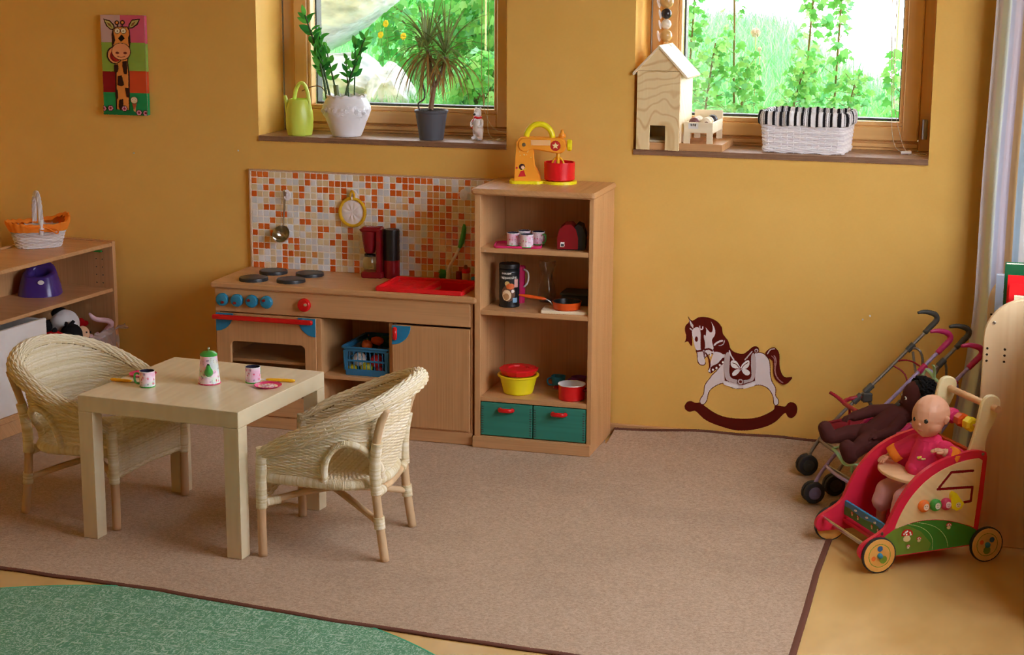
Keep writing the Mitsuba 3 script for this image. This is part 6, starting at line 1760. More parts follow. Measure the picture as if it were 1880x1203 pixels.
def rect_path(z, n, grow=0.0):
    hx, hy = 0.140 + 0.010 * z / 0.12 + grow, 0.098 + 0.008 * z / 0.12 + grow
    r = 0.016
    p = np.array(rrect(-hx, hx, -hy, hy, r, 4).exterior.coords)[:-1]
    q = np.vstack([p, p[:1]])
    d = np.concatenate([[0], np.cumsum(np.linalg.norm(np.diff(q, axis=0), axis=1))])
    t = np.linspace(0, d[-1], n, endpoint=False)
    P = np.column_stack([np.interp(t, d, q[:, 0]), np.interp(t, d, q[:, 1])])
    N = np.roll(P, -1, 0) - np.roll(P, 1, 0)
    N = np.column_stack([N[:, 1], -N[:, 0]]); N /= np.linalg.norm(N, axis=1, keepdims=True)
    N *= np.sign((N * P).sum(1))[:, None]
    return P, N


nst = 42
sw = []
for k in range(18):
    z = 0.006 + k * 0.0064
    P, N = rect_path(z, nst * 2)
    g = np.cos(np.arange(nst * 2) * PI / 2 * 1.0 + (k % 2) * PI) * 0.0030
    Q = np.column_stack([P + N * g[:, None], np.full(len(P), z)])
    sw.append((tube(Q, 0.0033, 6, closed=True), ('EFECEE', 'E2DEE2', 'F4F2F2')[k % 3]))
for k in range(3):
    P, N = rect_path(0.004, nst * 2, 0.002 + 0.0015 * k)
    Q = np.column_stack([P, 0.004 + 0.004 * k + 0.0025 * np.cos(np.arange(nst * 2) * 0.9 + k * 2)])
    sw.append((tube(Q, 0.003, 6, closed=True), 'EFECEE'))
P0, N0 = rect_path(0.0, nst)
P1, N1 = rect_path(0.12, nst)
for i in range(nst):
    sw.append((tube([np.append(P0[i], 0.001), np.append(P1[i], 0.128)], 0.0028, 6), 'EFECEE'))
sw.append((box(-0.135, 0.135, -0.093, 0.093, 0.001, 0.005, 0.001), 'E2DEE2'))
m, c = catc(sw)
part(SB, 'body', sf(m), 'print_matte', True, color=c)
nu = 480
LP, LN = rect_path(0.125, nu)
prof = [(0.0055, 0.098), (0.0085, 0.102), (0.0105, 0.118), (0.0095, 0.134), (0.004, 0.146), (-0.004, 0.148), (-0.010, 0.142), (-0.013, 0.12), (-0.016, 0.06), (-0.018, 0.012)]
arc = np.arange(nu) / nu * 1.02
V, Cc = [], []
for i in range(nu):
    wr = 0.0016 * math.sin(i * 0.55 + 2 * math.sin(i * 0.07)) + 0.0012 * math.sin(i * 0.23)
    ph = (arc[i] / 0.0262) % 1.0
    col = '17171C' if ph < 0.40 else ('EDEBEE' if ph < 0.52 else ('17171C' if ph < 0.56 else ('EDEBEE' if ph < 0.84 else ('17171C' if ph < 0.88 else 'EDEBEE'))))
    for j, (o, z) in enumerate(prof):
        V.append([*(LP[i] + LN[i] * (o + wr)), z + wr * 0.8 + (0.0015 * math.sin(i * 0.11 + j))])
        Cc.append(lin(col))
k_ = len(prof)
i, j = np.meshgrid(np.arange(nu), np.arange(k_ - 1), indexing='ij')
F = np.stack([i * k_ + j, ((i + 1) % nu) * k_ + j, ((i + 1) % nu) * k_ + j + 1, i * k_ + j + 1], -1).reshape(-1, 4)
part(SB, 'liner', sf((np.array(V), tri(F))), 'print_matte', True, label='black and white striped cloth liner', color=np.array(Cc))
# ------------------------------------------------------------------ bookcase in the right corner
BC_ = thing('bookcase', 'birch bookcase with rounded end panels in the right corner behind the push cart', 'bookcase')
pan = Polygon([(-0.068, FL + 0.0005), (0.43, FL + 0.0005), (0.43, 0.765)] + [(0.052 - 0.122 * math.sin(t), 0.643 + 0.122 * math.cos(t)) for t in np.linspace(0, PI / 2, 14)])
for y in (-0.980, -0.452):
    k = part(BC_, 'end_panel', mv(yz(extb(pan, 0.020, 0.003)), (0, y, 0)), 'panel_birch', 30)
    for x, z in ((-0.042, 0.690), (0.39, 0.69)):
        part(k, 'screw', mv(yz(lathe([(0.0, 0.0018), (0.0022, 0.0012), (0.0036, 0.0018), (0.0048, 0.0008), (0.0048, 0)], 16)), (x, y - 0.0201, z)), 'steel', 40)
    part(k, 'peg_hole', cat([mv(yz(lathe([(0.0036, 0.0006), (0.0030, 0.0006), (0.0026, 0.0002), (0, 0.0002)], 14)), (x, y - 0.0200, z)) for x in (-0.057, -0.0065) for z in (0.611, 0.592, 0.573)]), 'dark_hole', 30)
for z in (0.060, 0.315, 0.545):
    part(BC_, 'shelf', box(-0.050, 0.412, -0.9795, -0.4725, z - 0.018, z, 0.002), 'panel_birch')
part(BC_, 'back_panel', box(0.413, 0.430, -0.9795, -0.4725, 0.03, 0.76, 0.001), 'panel_birch')


def book(lab, x0, x1, y0, y1, z0, h, cover, tilt=0.0, pages='E8E2D6'):
    k = thing('book', lab, 'book')
    c = ((x0 + x1) / 2, (y0 + y1) / 2, z0)
    tr = lambda m: rot(m, 'x', tilt, (c[0], y0, z0))
    part(k, 'cover', tr(cat([box(x0, x1, y0, y0 + 0.0025, z0, z0 + h, 0.0005), box(x0, x1, y1 - 0.0025, y1, z0, z0 + h, 0.0005), box(x0, x0 + 0.003, y0 + 0.0026, y1 - 0.0026, z0, z0 + h, 0.0005)])), cover)
    part(k, 'pages', tr(box(x0 + 0.004, x1 - 0.004, y0 + 0.0027, y1 - 0.0027, z0 + 0.003, z0 + h - 0.003, 0)), pages if pages in scene else 'paper')
    return k


BZ = 0.5452
book('large dark green book standing upright in the corner bookcase', -0.022, 0.19, -0.790, -0.745, BZ, 0.288, 'book_green')
book('thin red book leaning in front of the large green book', -0.012, 0.16, -0.850, -0.836, BZ, 0.262, 'red_plastic', -3)
book('second thin red book, lower and nearer the end panel', -0.006, 0.15, -0.880, -0.866, BZ, 0.243, 'red_plastic', -3)
book('beige book in front of the red books in the bookcase', 0.010, 0.17, -0.925, -0.905, BZ, 0.214, 'book_beige')
book('pale blue and white book at the back of the bookcase', -0.048, 0.13, -0.575, -0.545, BZ, 0.215, 'book_blue')

# ------------------------------------------------------------------ doll strollers
FB = np.array([0.877, 0.481, 0.0]); FB /= np.linalg.norm(FB)
AX = np.array([0.481, -0.877, 0.0]); AX /= np.linalg.norm(AX)


def stroller(o, W, label, tubes, joint, grips, fabric, edge, strap, bumper, hubs, vmax=1.0):
    k = thing('doll_stroller', label, 'doll stroller', None)
    P = lambda a, l, z: np.asarray(o) + FB * a + AX * l + np.array([0, 0, z])
    t = 0.0062
    for i, l in enumerate((0.0, W)):
        tb, jt, gr = tubes[i], joint[i], grips[i]
        part(k, 'side_tube', tube(smoothpath([P(0.002, l, 0.055), P(0.014, l, 0.082), P(0.043, l, 0.124), P(0.12, l, 0.212), P(0.21, l, 0.292), P(0.33, l, 0.405), P(0.418, l, 0.490)], 40), t, 10), tb, True)
        part(k, 'grip', tube(smoothpath([P(0.412, l, 0.484), P(0.440, l, 0.511), P(0.456, l, 0.531), P(0.450, l, 0.546), P(0.430, l, 0.555), P(0.405, l, 0.559), P(0.384, l, 0.556)], 30), np.interp(np.linspace(0, 1, 30), [0, 0.2, 0.55, 0.9, 1], [0.0090, 0.0100, 0.0098, 0.0068, 0.005]), 10), gr, True)
        for c in ((0.175, 0.262), (0.215, 0.296)):
            part(k, 'joint', tube([P(c[0] - 0.014, l, c[1] - 0.0125), P(c[0] + 0.014, l, c[1] + 0.0125)], 0.0115, 10), jt)
        part(k, 'joint_block', frame(box(-0.018, 0.018, -0.010, 0.010, -0.016, 0.016, 0.004), P(0.205, l + (0.012 if i == 0 else -0.012), 0.268), FB, AX, (0, 0, 1)), jt)
        part(k, 'rear_leg', tube(smoothpath([P(0.205, l, 0.275), P(0.255, l, 0.19), P(0.315, l, 0.085), P(0.322, l, 0.055)], 20), t, 10), tb, True)
        part(k, 'seat_strut', tube(smoothpath([P(0.362, l, 0.432), P(0.385, l + (0.02 if i == 0 else -0.02), 0.43), P(0.395, l + (0.03 if i == 0 else -0.03), 0.36), P(0.30, l + (0.03 if i == 0 else -0.03), 0.21)], 20), 0.0045, 8), tb, True)
        part(k, 'clamp', tube([P(0.352, l, 0.424), P(0.374, l, 0.446)], 0.0105, 10), jt)
        for a in (0.0, 0.322):
            w = part(k, 'wheel', cat([frame(lathe([(0, -0.007), (0.012, -0.008), (0.024, -0.006), (0.029, -0.0075), (0.0345, -0.006), (0.0365, -0.002), (0.0365, 0.004), (0.034, 0.0075), (0, 0.0075)], 32), P(a, l + s, 0.0365), FB, (0, 0, 1), -AX * 1.0 if s > 0 else AX) for s in (-0.011, 0.011)]), hubs[1], 40)
            part(w, 'hub', cat([frame(lathe([(0, 0.004), (0.005, 0.004), (0.007, 0.002), (0.020, 0.0012), (0.0215, 0)], 24), P(a, l + s * 0.0190, 0.0365), FB, (0, 0, 1), AX * s) for s in (-1, 1)]), hubs[0], 40)
            part(k, 'axle', tube([P(a, l - 0.016, 0.0365), P(a, l + 0.016, 0.0365)], 0.004, 8), 'steel')
            part(k, 'fork', tube([P(a, l, 0.034), P(a + (0.004 if a == 0 else 0), l, 0.064)], 0.0085, 10), hubs[1])
    part(k, 'crossbar', tube(smoothpath([P(0.043, 0.004, 0.124), P(0.030, W * 0.3, 0.128), P(0.030, W * 0.7, 0.128), P(0.043, W - 0.004, 0.124)], 20), 0.0055, 10), tubes[1], True)
    part(k, 'footrest', tube([P(0.043, 0.0, 0.124) + FB * 0.002, P(0.052, W, 0.132)], 0.004, 8), 'steel')
    part(k, 'folding_strut', tube([P(0.325, 0.006, 0.10), P(0.36, W - 0.006, 0.42)], 0.0045, 8), tubes[0])
    part(k, 'folding_strut', tube([P(0.335, W - 0.006, 0.10), P(0.37, 0.006, 0.42)], 0.0045, 8), tubes[0])

    def seat(u, v):
        # u across, v from the front edge of the seat to the top of the back
        v = v * vmax
        a = np.interp(v, [0, 0.42, 0.55, 1], [0.060, 0.215, 0.250, 0.372])
        z = np.interp(v, [0, 0.42, 0.55, 1], [0.183, 0.196, 0.232, 0.432])
        sag = -0.020 * np.sin(u * PI) * (1 - 0.3 * v)
        l = 0.010 + u * (W - 0.020)
        Z = z + sag + 0.004 * np.sin(u * 9 + v * 7)
        return np.array(o) + FB * a[:, None] + AX * l[:, None] + np.stack([0 * Z, 0 * Z, Z], 1)
    s1 = grid(seat, 24, 40)
    part(k, 'seat_fabric', cat([s1, mv((s1[0], s1[1][:, ::-1]), (0, 0, -0.003))]), fabric, True)
    v_ = np.linspace(0, 1, 40)
    for u in (0.0, 1.0):
        part(k, 'seat_edge', tube(seat(np.full(40, u), v_) + [0, 0, 0.001], 0.0085, 8, flat=0.45), edge, True)
    part(k, 'seat_edge', tube(seat(np.linspace(0, 1, 24), np.zeros(24)), 0.007, 8, flat=0.5), edge, True)
    part(k, 'seat_edge', tube(seat(np.linspace(0, 1, 24), np.ones(24)), 0.007, 8, flat=0.5), edge, True)
    part(k, 'strap', cat([tube(smoothpath([P(0.075, W * 0.90, 0.180), P(0.068, W * 0.90, 0.14), P(0.073, W * 0.91, 0.10), P(0.070, W * 0.90, 0.068)], 16), np.interp(np.linspace(0, 1, 16), [0, 1], [0.006, 0.0105]), 8, flat=0.25, up=tuple(FB)), ]), strap, True)
    if not bumper:
        part(k, 'harness', tube(smoothpath([P(0.366, W * 0.32, 0.462), P(0.372, W * 0.32, 0.440), P(0.366, W * 0.32, 0.40), P(0.360, W * 0.32, 0.385)], 16), 0.010, 8, flat=0.3, up=tuple(FB)), edge, True)
    if bumper:
        part(k, 'bumper_bar', tube(smoothpath([P(0.20, 0.008, 0.272), P(0.145, 0.000, 0.262), P(0.118, 0.02, 0.258), P(0.105, W * 0.25, 0.262), P(0.100, W * 0.5, 0.264), P(0.105, W * 0.75, 0.262), P(0.118, W - 0.02, 0.258), P(0.145, W, 0.262), P(0.20, W - 0.008, 0.272)], 50), 0.0075, 10), bumper, True)
        part(k, 'bumper_horn', tube(smoothpath([P(0.105, W * 0.25, 0.262), P(0.085, W * 0.10, 0.282), P(0.072, 0.004, 0.290)], 12), np.interp(np.linspace(0, 1, 12), [0, 1], [0.007, 0.0055]), 10), bumper, True)
        part(k, 'crotch_post', tube(smoothpath([P(0.103, W * 0.42, 0.262), P(0.106, W * 0.42, 0.22), P(0.10, W * 0.42, 0.185)], 12), [0.009] * 12, 10, flat=0.5), bumper, True)
        part(k, 'red_strap', cat([tube(smoothpath([P(0.30, 0.002, 0.375), P(0.335, 0.03, 0.345), P(0.33, 0.06, 0.29)], 10), 0.003, 6), tube(smoothpath([P(0.315, 0.002, 0.39), P(0.35, 0.03, 0.395), P(0.38, 0.07, 0.375)], 10), 0.003, 6)]), bumper, True)
    return k


stroller((-0.639, -0.428, 0.0), 0.237, 'grey doll stroller with dark grips, standing empty against the wall behind the purple one', ('tube_grey', 'tube_grey'), ('stroller_grey', 'stroller_grey'), ('stroller_grey', 'stroller_grey'), 'fabric_red', 'fabric_red', 'fabric_green', 'red_bar', ('wheel_hub_dark', 'wheel_dark'), 0.50)
stroller((-0.580, -0.754, 0.004), 0.218, 'purple doll stroller with pink grips and green seat carrying the dark doll', ('tube_purple', 'tube_purple'), ('stroller_pink', 'stroller_pink'), ('stroller_pink', 'stroller_pink'), 'fabric_pink', 'fabric_green', 'fabric_green', None, ('wheel_hub', 'wheel_dark'))


# ------------------------------------------------------------------ dolls
def hand_bones(wrist, d, nrm, s, side=1, r=0.0036):
    """palm and five fingers from the wrist along d; nrm: back of the hand"""
    d = np.asarray(d, float) / np.linalg.norm(d)
    nrm = np.asarray(nrm, float) - (np.asarray(nrm, float) @ d) * d
    nrm /= np.linalg.norm(nrm)
    x = np.cross(d, nrm) * side
    w = np.asarray(wrist, float)
    out = [(w, r * 2.2, w + d * s * 0.45, r * 2.0), (w + d * s * 0.2 + x * r * 1.4, r * 1.5, w + d * s * 0.5 + x * s * 0.19, r * 1.35), (w + d * s * 0.2 - x * r * 1.4, r * 1.5, w + d * s * 0.5 - x * s * 0.17, r * 1.35)]
    for i, (o_, L) in enumerate(((0.24, 0.40), (0.085, 0.47), (-0.075, 0.44), (-0.23, 0.34))):
        b = w + d * s * 0.5 + x * s * o_
        m_ = b + d * s * L * 0.5 + x * s * o_ * 0.18 - nrm * s * 0.05
        e = m_ + d * s * L * 0.42 - nrm * s * 0.15
        out += [(b, r, m_, r * 0.95), (m_, r * 0.95, e, r * 0.8)]
    tb = w + d * s * 0.18 + x * s * 0.2
    tm_ = tb + d * s * 0.16 + x * s * 0.17 - nrm * s * 0.06
    out += [(tb, r * 1.15, tm_, r * 1.05), (tm_, r * 1.05, tm_ + d * s * 0.18 + x * s * 0.02 - nrm * s * 0.04, r * 0.85)]
    return out


PP_ = lambda a, l, z: np.array([-0.580, -0.754, 0.0]) + FB * a + AX * l + np.array([0, 0, z])
DD = thing('dark_doll', 'dark brown cloth doll with black curly hair lying in the purple stroller', 'doll')
hc = PP_(0.290, 0.130, 0.372)
ff = np.array([-0.92, -0.36, 0.12]); ff /= np.linalg.norm(ff)           # facing
fu = np.array([0.30, 0.05, 0.95]); fu -= (fu @ ff) * ff; fu /= np.linalg.norm(fu)
fr_ = np.cross(ff, fu)
HB = lambda f, r, u: hc + ff * f + fr_ * r + fu * u
sk = [(HB(0, 0, 0.010), 0.052, HB(0.004, 0, -0.012), 0.050), (HB(0.006, 0, -0.012), 0.048, HB(0.016, 0, -0.036), 0.033), (HB(0.040, 0, -0.010), 0.012, HB(0.050, 0, -0.016), 0.008), (HB(0.038, 0, -0.034), 0.013, HB(0.044, 0, -0.034), 0.009),
      (HB(0, 0, -0.04), 0.026, PP_(0.232, 0.125, 0.318), 0.030), (PP_(0.218, 0.116, 0.308), 0.041, PP_(0.158, 0.114, 0.266), 0.041), (PP_(0.158, 0.114, 0.266), 0.040, PP_(0.130, 0.114, 0.254), 0.038),
      # arms
      (PP_(0.222, 0.085, 0.325), 0.024, PP_(0.165, 0.062, 0.322), 0.020), (PP_(0.165, 0.062, 0.322), 0.020, PP_(0.105, 0.060, 0.306), 0.016), (PP_(0.222, 0.152, 0.308), 0.021, PP_(0.182, 0.172, 0.280), 0.018), (PP_(0.182, 0.172, 0.280), 0.0175, PP_(0.138, 0.168, 0.268), 0.015),
      # legs and rounded feet
      (PP_(0.132, 0.095, 0.258), 0.033, PP_(0.075, 0.085, 0.258), 0.026), (PP_(0.075, 0.085, 0.258), 0.025, PP_(0.022, 0.080, 0.246), 0.021), (PP_(0.012, 0.078, 0.254), 0.026, PP_(0.000, 0.077, 0.278), 0.023),
      (PP_(0.132, 0.145, 0.252), 0.034, PP_(0.090, 0.165, 0.240), 0.029), (PP_(0.090, 0.165, 0.240), 0.028, PP_(0.058, 0.172, 0.220), 0.024), (PP_(0.048, 0.173, 0.210), 0.026, PP_(0.036, 0.173, 0.238), 0.025)]
sk += hand_bones(PP_(0.105, 0.060, 0.306), -FB + [0, 0, -0.1], (0, 0, 1), 0.040, 1, 0.0042) + hand_bones(PP_(0.138, 0.168, 0.268), -FB * 1.0 + AX * 0.1 + [0, 0, 0.05], (0, 0, 1), 0.040, -1, 0.0042)
part(DD, 'body', bones(sk, 0.006, 8), 'doll_dark', True)
rgh = np.random.default_rng(31)
curls = [ico(0.053, 3, (1, 1, 1), HB(-0.010, 0, 0.014))]
for i in range(2600):
    q = rgh.normal(size=3); q /= np.linalg.norm(q)
    if q @ ff > 0.32 or q @ fu < -0.55 or (q @ ff > 0.05 and q @ fu < 0.15):
        continue
    c_ = HB(-0.006, 0, 0.012) + q * rgh.uniform(0.0545, 0.0625)
    curls.append(ico(rgh.uniform(0.0030, 0.0048), 0, (1, 1, 1), c_))
part(DD, 'hair', cat(curls), 'hair_black', True)
for s in (-1, 1):
    e = HB(0.0485, s * 0.019, 0.004)
    fe = ff + fr_ * s * 0.25
    fe /= np.linalg.norm(fe)
    ex = np.cross(fe, fu)
    em = frame(lathe([(0, 0.0022), (0.004, 0.0018), (0.0068, 0.0)], 20), e, ex * 1.2, fu * 0.8, fe)
    part(DD, 'eye', em, 'eye_white', 40)
    part(DD, 'pupil', frame(lathe([(0, 0.0034), (0.0028, 0.003), (0.0045, 0.0012)], 18), e - ex * s * 0.0008, ex, fu, fe), 'hair_black', 40)
part(DD, 'lips', cat([tube(smoothpath([HB(0.0505, -0.010, -0.0365), HB(0.0545, 0, -0.034), HB(0.0505, 0.010, -0.0365)], 10), [0.001, 0.002, 0.0026, 0.003, 0.003, 0.003, 0.003, 0.0026, 0.002, 0.001], 8)]), 'lip_brown', True)

# ------------------------------------------------------------------ push cart
CQ = np.array([-0.318, -1.345, FL + 0.0006]); CD = np.array([0.837, 0.547, 0]); CN_ = np.array([-0.547, 0.837, 0])
CT = thing('push_cart', 'red wooden push cart with green hill print and fruit beads carrying the baby doll', 'push cart')
cw = lambda d, n, z: CQ + CD * d + CN_ * n + np.array([0, 0, z])
# drawing plane (d, z) stood up at n0, thickness outward (towards -n)
cs = lambda m, n0: frame(m, CQ + CN_ * n0, CD, (0, 0, 1), -CN_)
SO = [(-0.048, 0.040), (-0.060, 0.058), (-0.052, 0.082), (-0.020, 0.103), (0.020, 0.128), (0.034, 0.150), (0.060, 0.204), (0.108, 0.268), (0.172, 0.312), (0.252, 0.337), (0.310, 0.343), (0.342, 0.336), (0.346, 0.320), (0.340, 0.20), (0.326, 0.052), (0.20, 0.046), (0.05, 0.040)]
sp_c = smoothpath(SO[:12], 60)
outl = Polygon(np.vstack([sp_c, np.array(SO[12:])])).buffer(0.002).buffer(-0.002)
INN = Polygon(np.vstack([smoothpath([(0.052, 0.128), (0.078, 0.185), (0.128, 0.248), (0.19, 0.290), (0.262, 0.314), (0.318, 0.320)], 40), np.array([(0.330, 0.312), (0.322, 0.205), (0.314, 0.108)]), smoothpath([(0.305, 0.112), (0.25, 0.131), (0.19, 0.143), (0.12, 0.143), (0.06, 0.128)], 16)]))
SN, SF = 0.028, 0.288
near = part(CT, 'side_panel', cs(extb(outl, 0.014, 0.003), SN), 'cart_red', 30)
far = part(CT, 'side_panel', cs(extb(outl, 0.014, 0.003), SF + 0.014), 'cart_red', 30)
TRK = line([(0.300, 0.283), (0.229, 0.284), (0.187, 0.236), (0.302, 0.233), (0.299, 0.190), (0.276, 0.188)], 0.0085)
zi = SN - 0.014
part(near, 'wood_inlay', cs(ext(INN.difference(TRK), 0.002), zi), 'cart_wood', False)
part(near, 'groove', cs(ext(TRK.intersection(INN), 0.0006), zi), 'dark_red', False)
hill = Polygon(np.vstack([np.array([(0.322, 0.054), (0.20, 0.049), (0.05, 0.043), (-0.02, 0.043), (0.0, 0.085), (0.028, 0.110)]), smoothpath([(0.050, 0.124), (0.12, 0.1405), (0.19, 0.1405), (0.25, 0.129), (0.305, 0.109), (0.325, 0.098)], 20)])).intersection(outl.buffer(-0.003))
its = [(hill, '3F8A32'), (hill.intersection(Polygon([(-0.05, 0), (0.15, 0), (0.175, 0.07), (0.14, 0.11), (0.09, 0.135), (0.04, 0.14), (-0.05, 0.14)])), '6E8E34'),
       (line(smoothpath([(0.09, 0.138), (0.145, 0.120), (0.178, 0.085), (0.18, 0.052)], 20), 0.0016).intersection(hill), 'B9CF8A'), (line(smoothpath([(0.125, 0.1395), (0.19, 0.118), (0.225, 0.08), (0.232, 0.055)], 20), 0.0016).intersection(hill), 'B9CF8A')]


def toad(x, y, s):
    o = [(unary_union([circ(x, y - 0.012 * s, 0.0105 * s, 0.008 * s), sbox(x - 0.007 * s, y - 0.012 * s, x + 0.007 * s, y)]), 'E0CF9A'),
         (circ(x, y, 0.0165 * s, 0.014 * s).difference(sbox(x - 1, y - 1, x + 1, y - 0.004 * s)), 'C02A22')]
    return o + [(circ(x + a * s, y + b * s, 0.0026 * s), 'F4EFE4') for a, b in ((-0.009, 0.0015), (0.0, 0.008), (0.008, 0.004), (-0.002, 0.0), (0.010, -0.001), (-0.005, 0.006))]


its += toad(0.094, 0.106, 1.15) + toad(0.133, 0.089, 0.5) + toad(0.098, 0.070, 0.38) + toad(0.228, 0.123, 0.6)
m, c = layers(its, 0.0002)
part(near, 'print', cs(m, zi), 'print', False, color=c, label='green hill print with red toadstools')
for x, z in ((0.331, 0.331), (0.012, 0.115)):
    part(near, 'screw', cs(mv(lathe([(0, 0.001), (0.002, 0.0006), (0.0045, 0.001), (0.005, 0)], 14), (x, z, 0)), zi - 0.0004), 'steel', 40)
# fruit beads sliding in the groove
for d, cols, nm in ((0.140, ('E8762A', 'F0DCC0'), 'orange'), (0.178, ('3FA03E', 'EAF0DC'), 'green'), (0.213, ('D23A66', 'F2DCE2'), 'pink')):
    b = part(near, 'fruit_bead', cs(mv(lathe([(0, 0.016), (0.010, 0.0155), (0.016, 0.012), (0.0185, 0.006), (0.0175, 0.0)], 26), (d, 0.1905, 0)), zi - 0.003), 'print', True, color=np.broadcast_to(lin(cols[0]), (26 * 5, 3)))
    m, c = layers([(circ(0, 0, 0.009, 0.010), cols[1]), (circ(-0.003, 0.002, 0.0012), '3A2A2A'), (circ(0.003, 0.002, 0.0012), '3A2A2A'), (line([(-0.003, -0.003), (0, -0.0045), (0.003, -0.003)], 0.001), 'A03A3A')], 0.0003)
    part(b, 'face', cs(mv(m, (d + 0.002, 0.1905, 0)), zi - 0.0190), 'print', False, color=c)
pear = Polygon([(0.225, 0.192), (0.232, 0.178), (0.245, 0.172), (0.258, 0.176), (0.266, 0.190), (0.250, 0.208), (0.240, 0.222), (0.232, 0.226), (0.226, 0.218), (0.227, 0.205)]).buffer(0.002)
b = part(near, 'fruit_bead', cs(extb(pear, 0.014, 0.004), zi - 0.003), 'yellow_plastic', 40)
m, c = layers([(circ(0, 0, 0.0085, 0.0085), 'F6ECC0'), (circ(-0.003, 0.002, 0.0012), '3A2A2A'), (circ(0.003, 0.002, 0.0012), '3A2A2A'), (line([(-0.003, -0.003), (0, -0.0045), (0.003, -0.003)], 0.001), 'A03A3A')], 0.0003)
part(b, 'face', cs(mv(m, (0.249, 0.187, 0)), zi - 0.0172), 'print', False, color=c)
# handle posts, bar, fruit rail
post = Polygon(smoothpath([(0.292, 0.30), (0.300, 0.36), (0.316, 0.42), (0.326, 0.475), (0.340, 0.499), (0.366, 0.503), (0.388, 0.488), (0.390, 0.462), (0.374, 0.420), (0.352, 0.37), (0.336, 0.30)], 60, True))
for n0 in (SN + 0.016, SF - 0.001):
    part(CT, 'handle_post', cs(extb(post, 0.015, 0.004), n0), 'cart_cream', 30)
part(CT, 'handle_bar', tube([cw(0.366, 0.004, 0.466), cw(0.366, SF + 0.014, 0.466)], 0.0105, 16), 'cart_dowel', 40)
part(CT, 'bolt', tube([cw(0.366, SF + 0.012, 0.478), cw(0.366, SF + 0.026, 0.478)], 0.004, 10), 'steel')
part(CT, 'fruit_rail', tube([cw(0.330, SN + 0.012, 0.405), cw(0.330, SF - 0.008, 0.405)], 0.004, 10), 'cart_dowel')
for n0, mt, r in ((0.245, 'green_gloss', 0.020), (0.195, 'cart_pink', 0.024), (0.140, 'orange_enamel', 0.0215), (0.090, 'yellow_plastic', 0.022)):
    part(CT, 'fruit_bead', frame(lathe([(0, -0.019), (r * 0.7, -0.019), (r, -0.012), (r, 0.012), (r * 0.7, 0.019), (0, 0.019)], 7), cw(0.330, n0, 0.403), CD, (0, 0, 1), -CN_), mt, 20)
# floor, back, front board, tray, axles
part(CT, 'floor_board', frame(box(0.03, 0.322, SN + 0.0005, SF - 0.0005, 0.064, 0.074, 0.001), CQ, CD, CN_, (0, 0, 1)), 'cart_red')
part(CT, 'back_board', frame(box(0.318, 0.330, SN + 0.017, SF - 0.017, 0.075, 0.330, 0.002), CQ, CD, CN_, (0, 0, 1)), 'orange_enamel')
part(CT, 'front_board', frame(box(0.034, 0.043, SN + 0.0005, SF - 0.0005, 0.086, 0.131, 0.001), CQ, CD, CN_, (0, 0, 1)), 'blue_matte')
fbp = [(sbox(0, 0, 0.268, 0.043), '2E7FB0'), (Polygon(np.vstack([[(0, 0), (0.268, 0)], smoothpath([(0.268, 0.016), (0.2, 0.028), (0.12, 0.022), (0.05, 0.028), (0, 0.024)], 24)])), '3F7A3A')]
for x in (0.06, 0.1, 0.19, 0.23):
    fbp += toad(x, 0.018, 0.42)
fbp += [(unary_union([circ(x, 0.036, 0.006, 0.003), circ(x + 0.006, 0.038, 0.005, 0.003)]), 'D8E4EC') for x in (0.09, 0.16, 0.21)]
m, c = layers(fbp, 0.0002)
part(CT, 'print', frame(m, cw(0.0338, SN + 0.27, 0.087), -CN_, (0, 0, 1), -CD), 'print', False, color=c)
tray = Polygon(np.vstack([[(0.185, SN), (0.185, SF)], smoothpath([(0.150, SF), (0.108, SF - 0.055), (0.092, (SN + SF) / 2), (0.108, SN + 0.055), (0.150, SN)], 30)]))
part(CT, 'tray', frame(extb(tray.buffer(-0.001), 0.010, 0.002), cw(0, 0, 0.241), CD, CN_, (0, 0, 1)), 'cart_dowel', 30)
for d in (-0.018, 0.318):
    part(CT, 'axle', tube([cw(d if d > 0 else -0.002, 0.0, 0.0535), cw(d if d > 0 else -0.002, SF + 0.03, 0.0535)], 0.0042, 10), 'chrome')
part(CT, 'axle', tube([cw(-0.034, SN - 0.002, 0.082), cw(-0.034, SF + 0.002, 0.082)], 0.0042, 10), 'chrome')
for d in (0.0, 0.356):
    for n0, s in ((0.0125, -1), (SF + 0.016, 1)):
        w = part(CT, 'wheel', frame(lathe([(0, 0), (0.0495, 0), (0.051, 0.002), (0.051, 0.0105), (0.0495, 0.0125), (0, 0.0125)], 44), cw(d, n0, 0.0535), CD, (0, 0, 1), CN_ * s), ('cart_orange_wood' if d == 0 else 'cart_wood'), 40)
        part(w, 'tyre', frame(lathe([(0.0500, 0.0008), (0.0535, 0.0015), (0.0535, 0.0110), (0.0500, 0.0117)], 44), cw(d, n0, 0.0535), CD, (0, 0, 1), CN_ * s), 'wheel_dark', 40)
        a0_ = 0.3 if d == 0 else -0.5
        dots = [(circ(0, 0, 0.0355, q=20).difference(circ(0, 0, 0.0335, q=20)), '8A9A2E')]
        for ang, rr2, rad, col in ((1.25, 0.021, 0.0085, '3A6A9A'), (3.2, 0.021, 0.007, 'E8702A'), (-1.1, 0.017, 0.012, '7A9A30')):
            dots.append((circ(rr2 * math.cos(ang + a0_), rr2 * math.sin(ang + a0_), rad), col))
        m, c = layers(dots, 0.0004)
        part(w, 'print', frame(m, cw(d, n0 + s * 0.0125, 0.0535), CD if s < 0 else -CD, (0, 0, 1), CN_ * s), 'print', False, color=c)
        part(w, 'hub', mv(ico(0.0085, 2), cw(d, n0 + s * 0.0155, 0.0535)), 'blue_gloss', True)

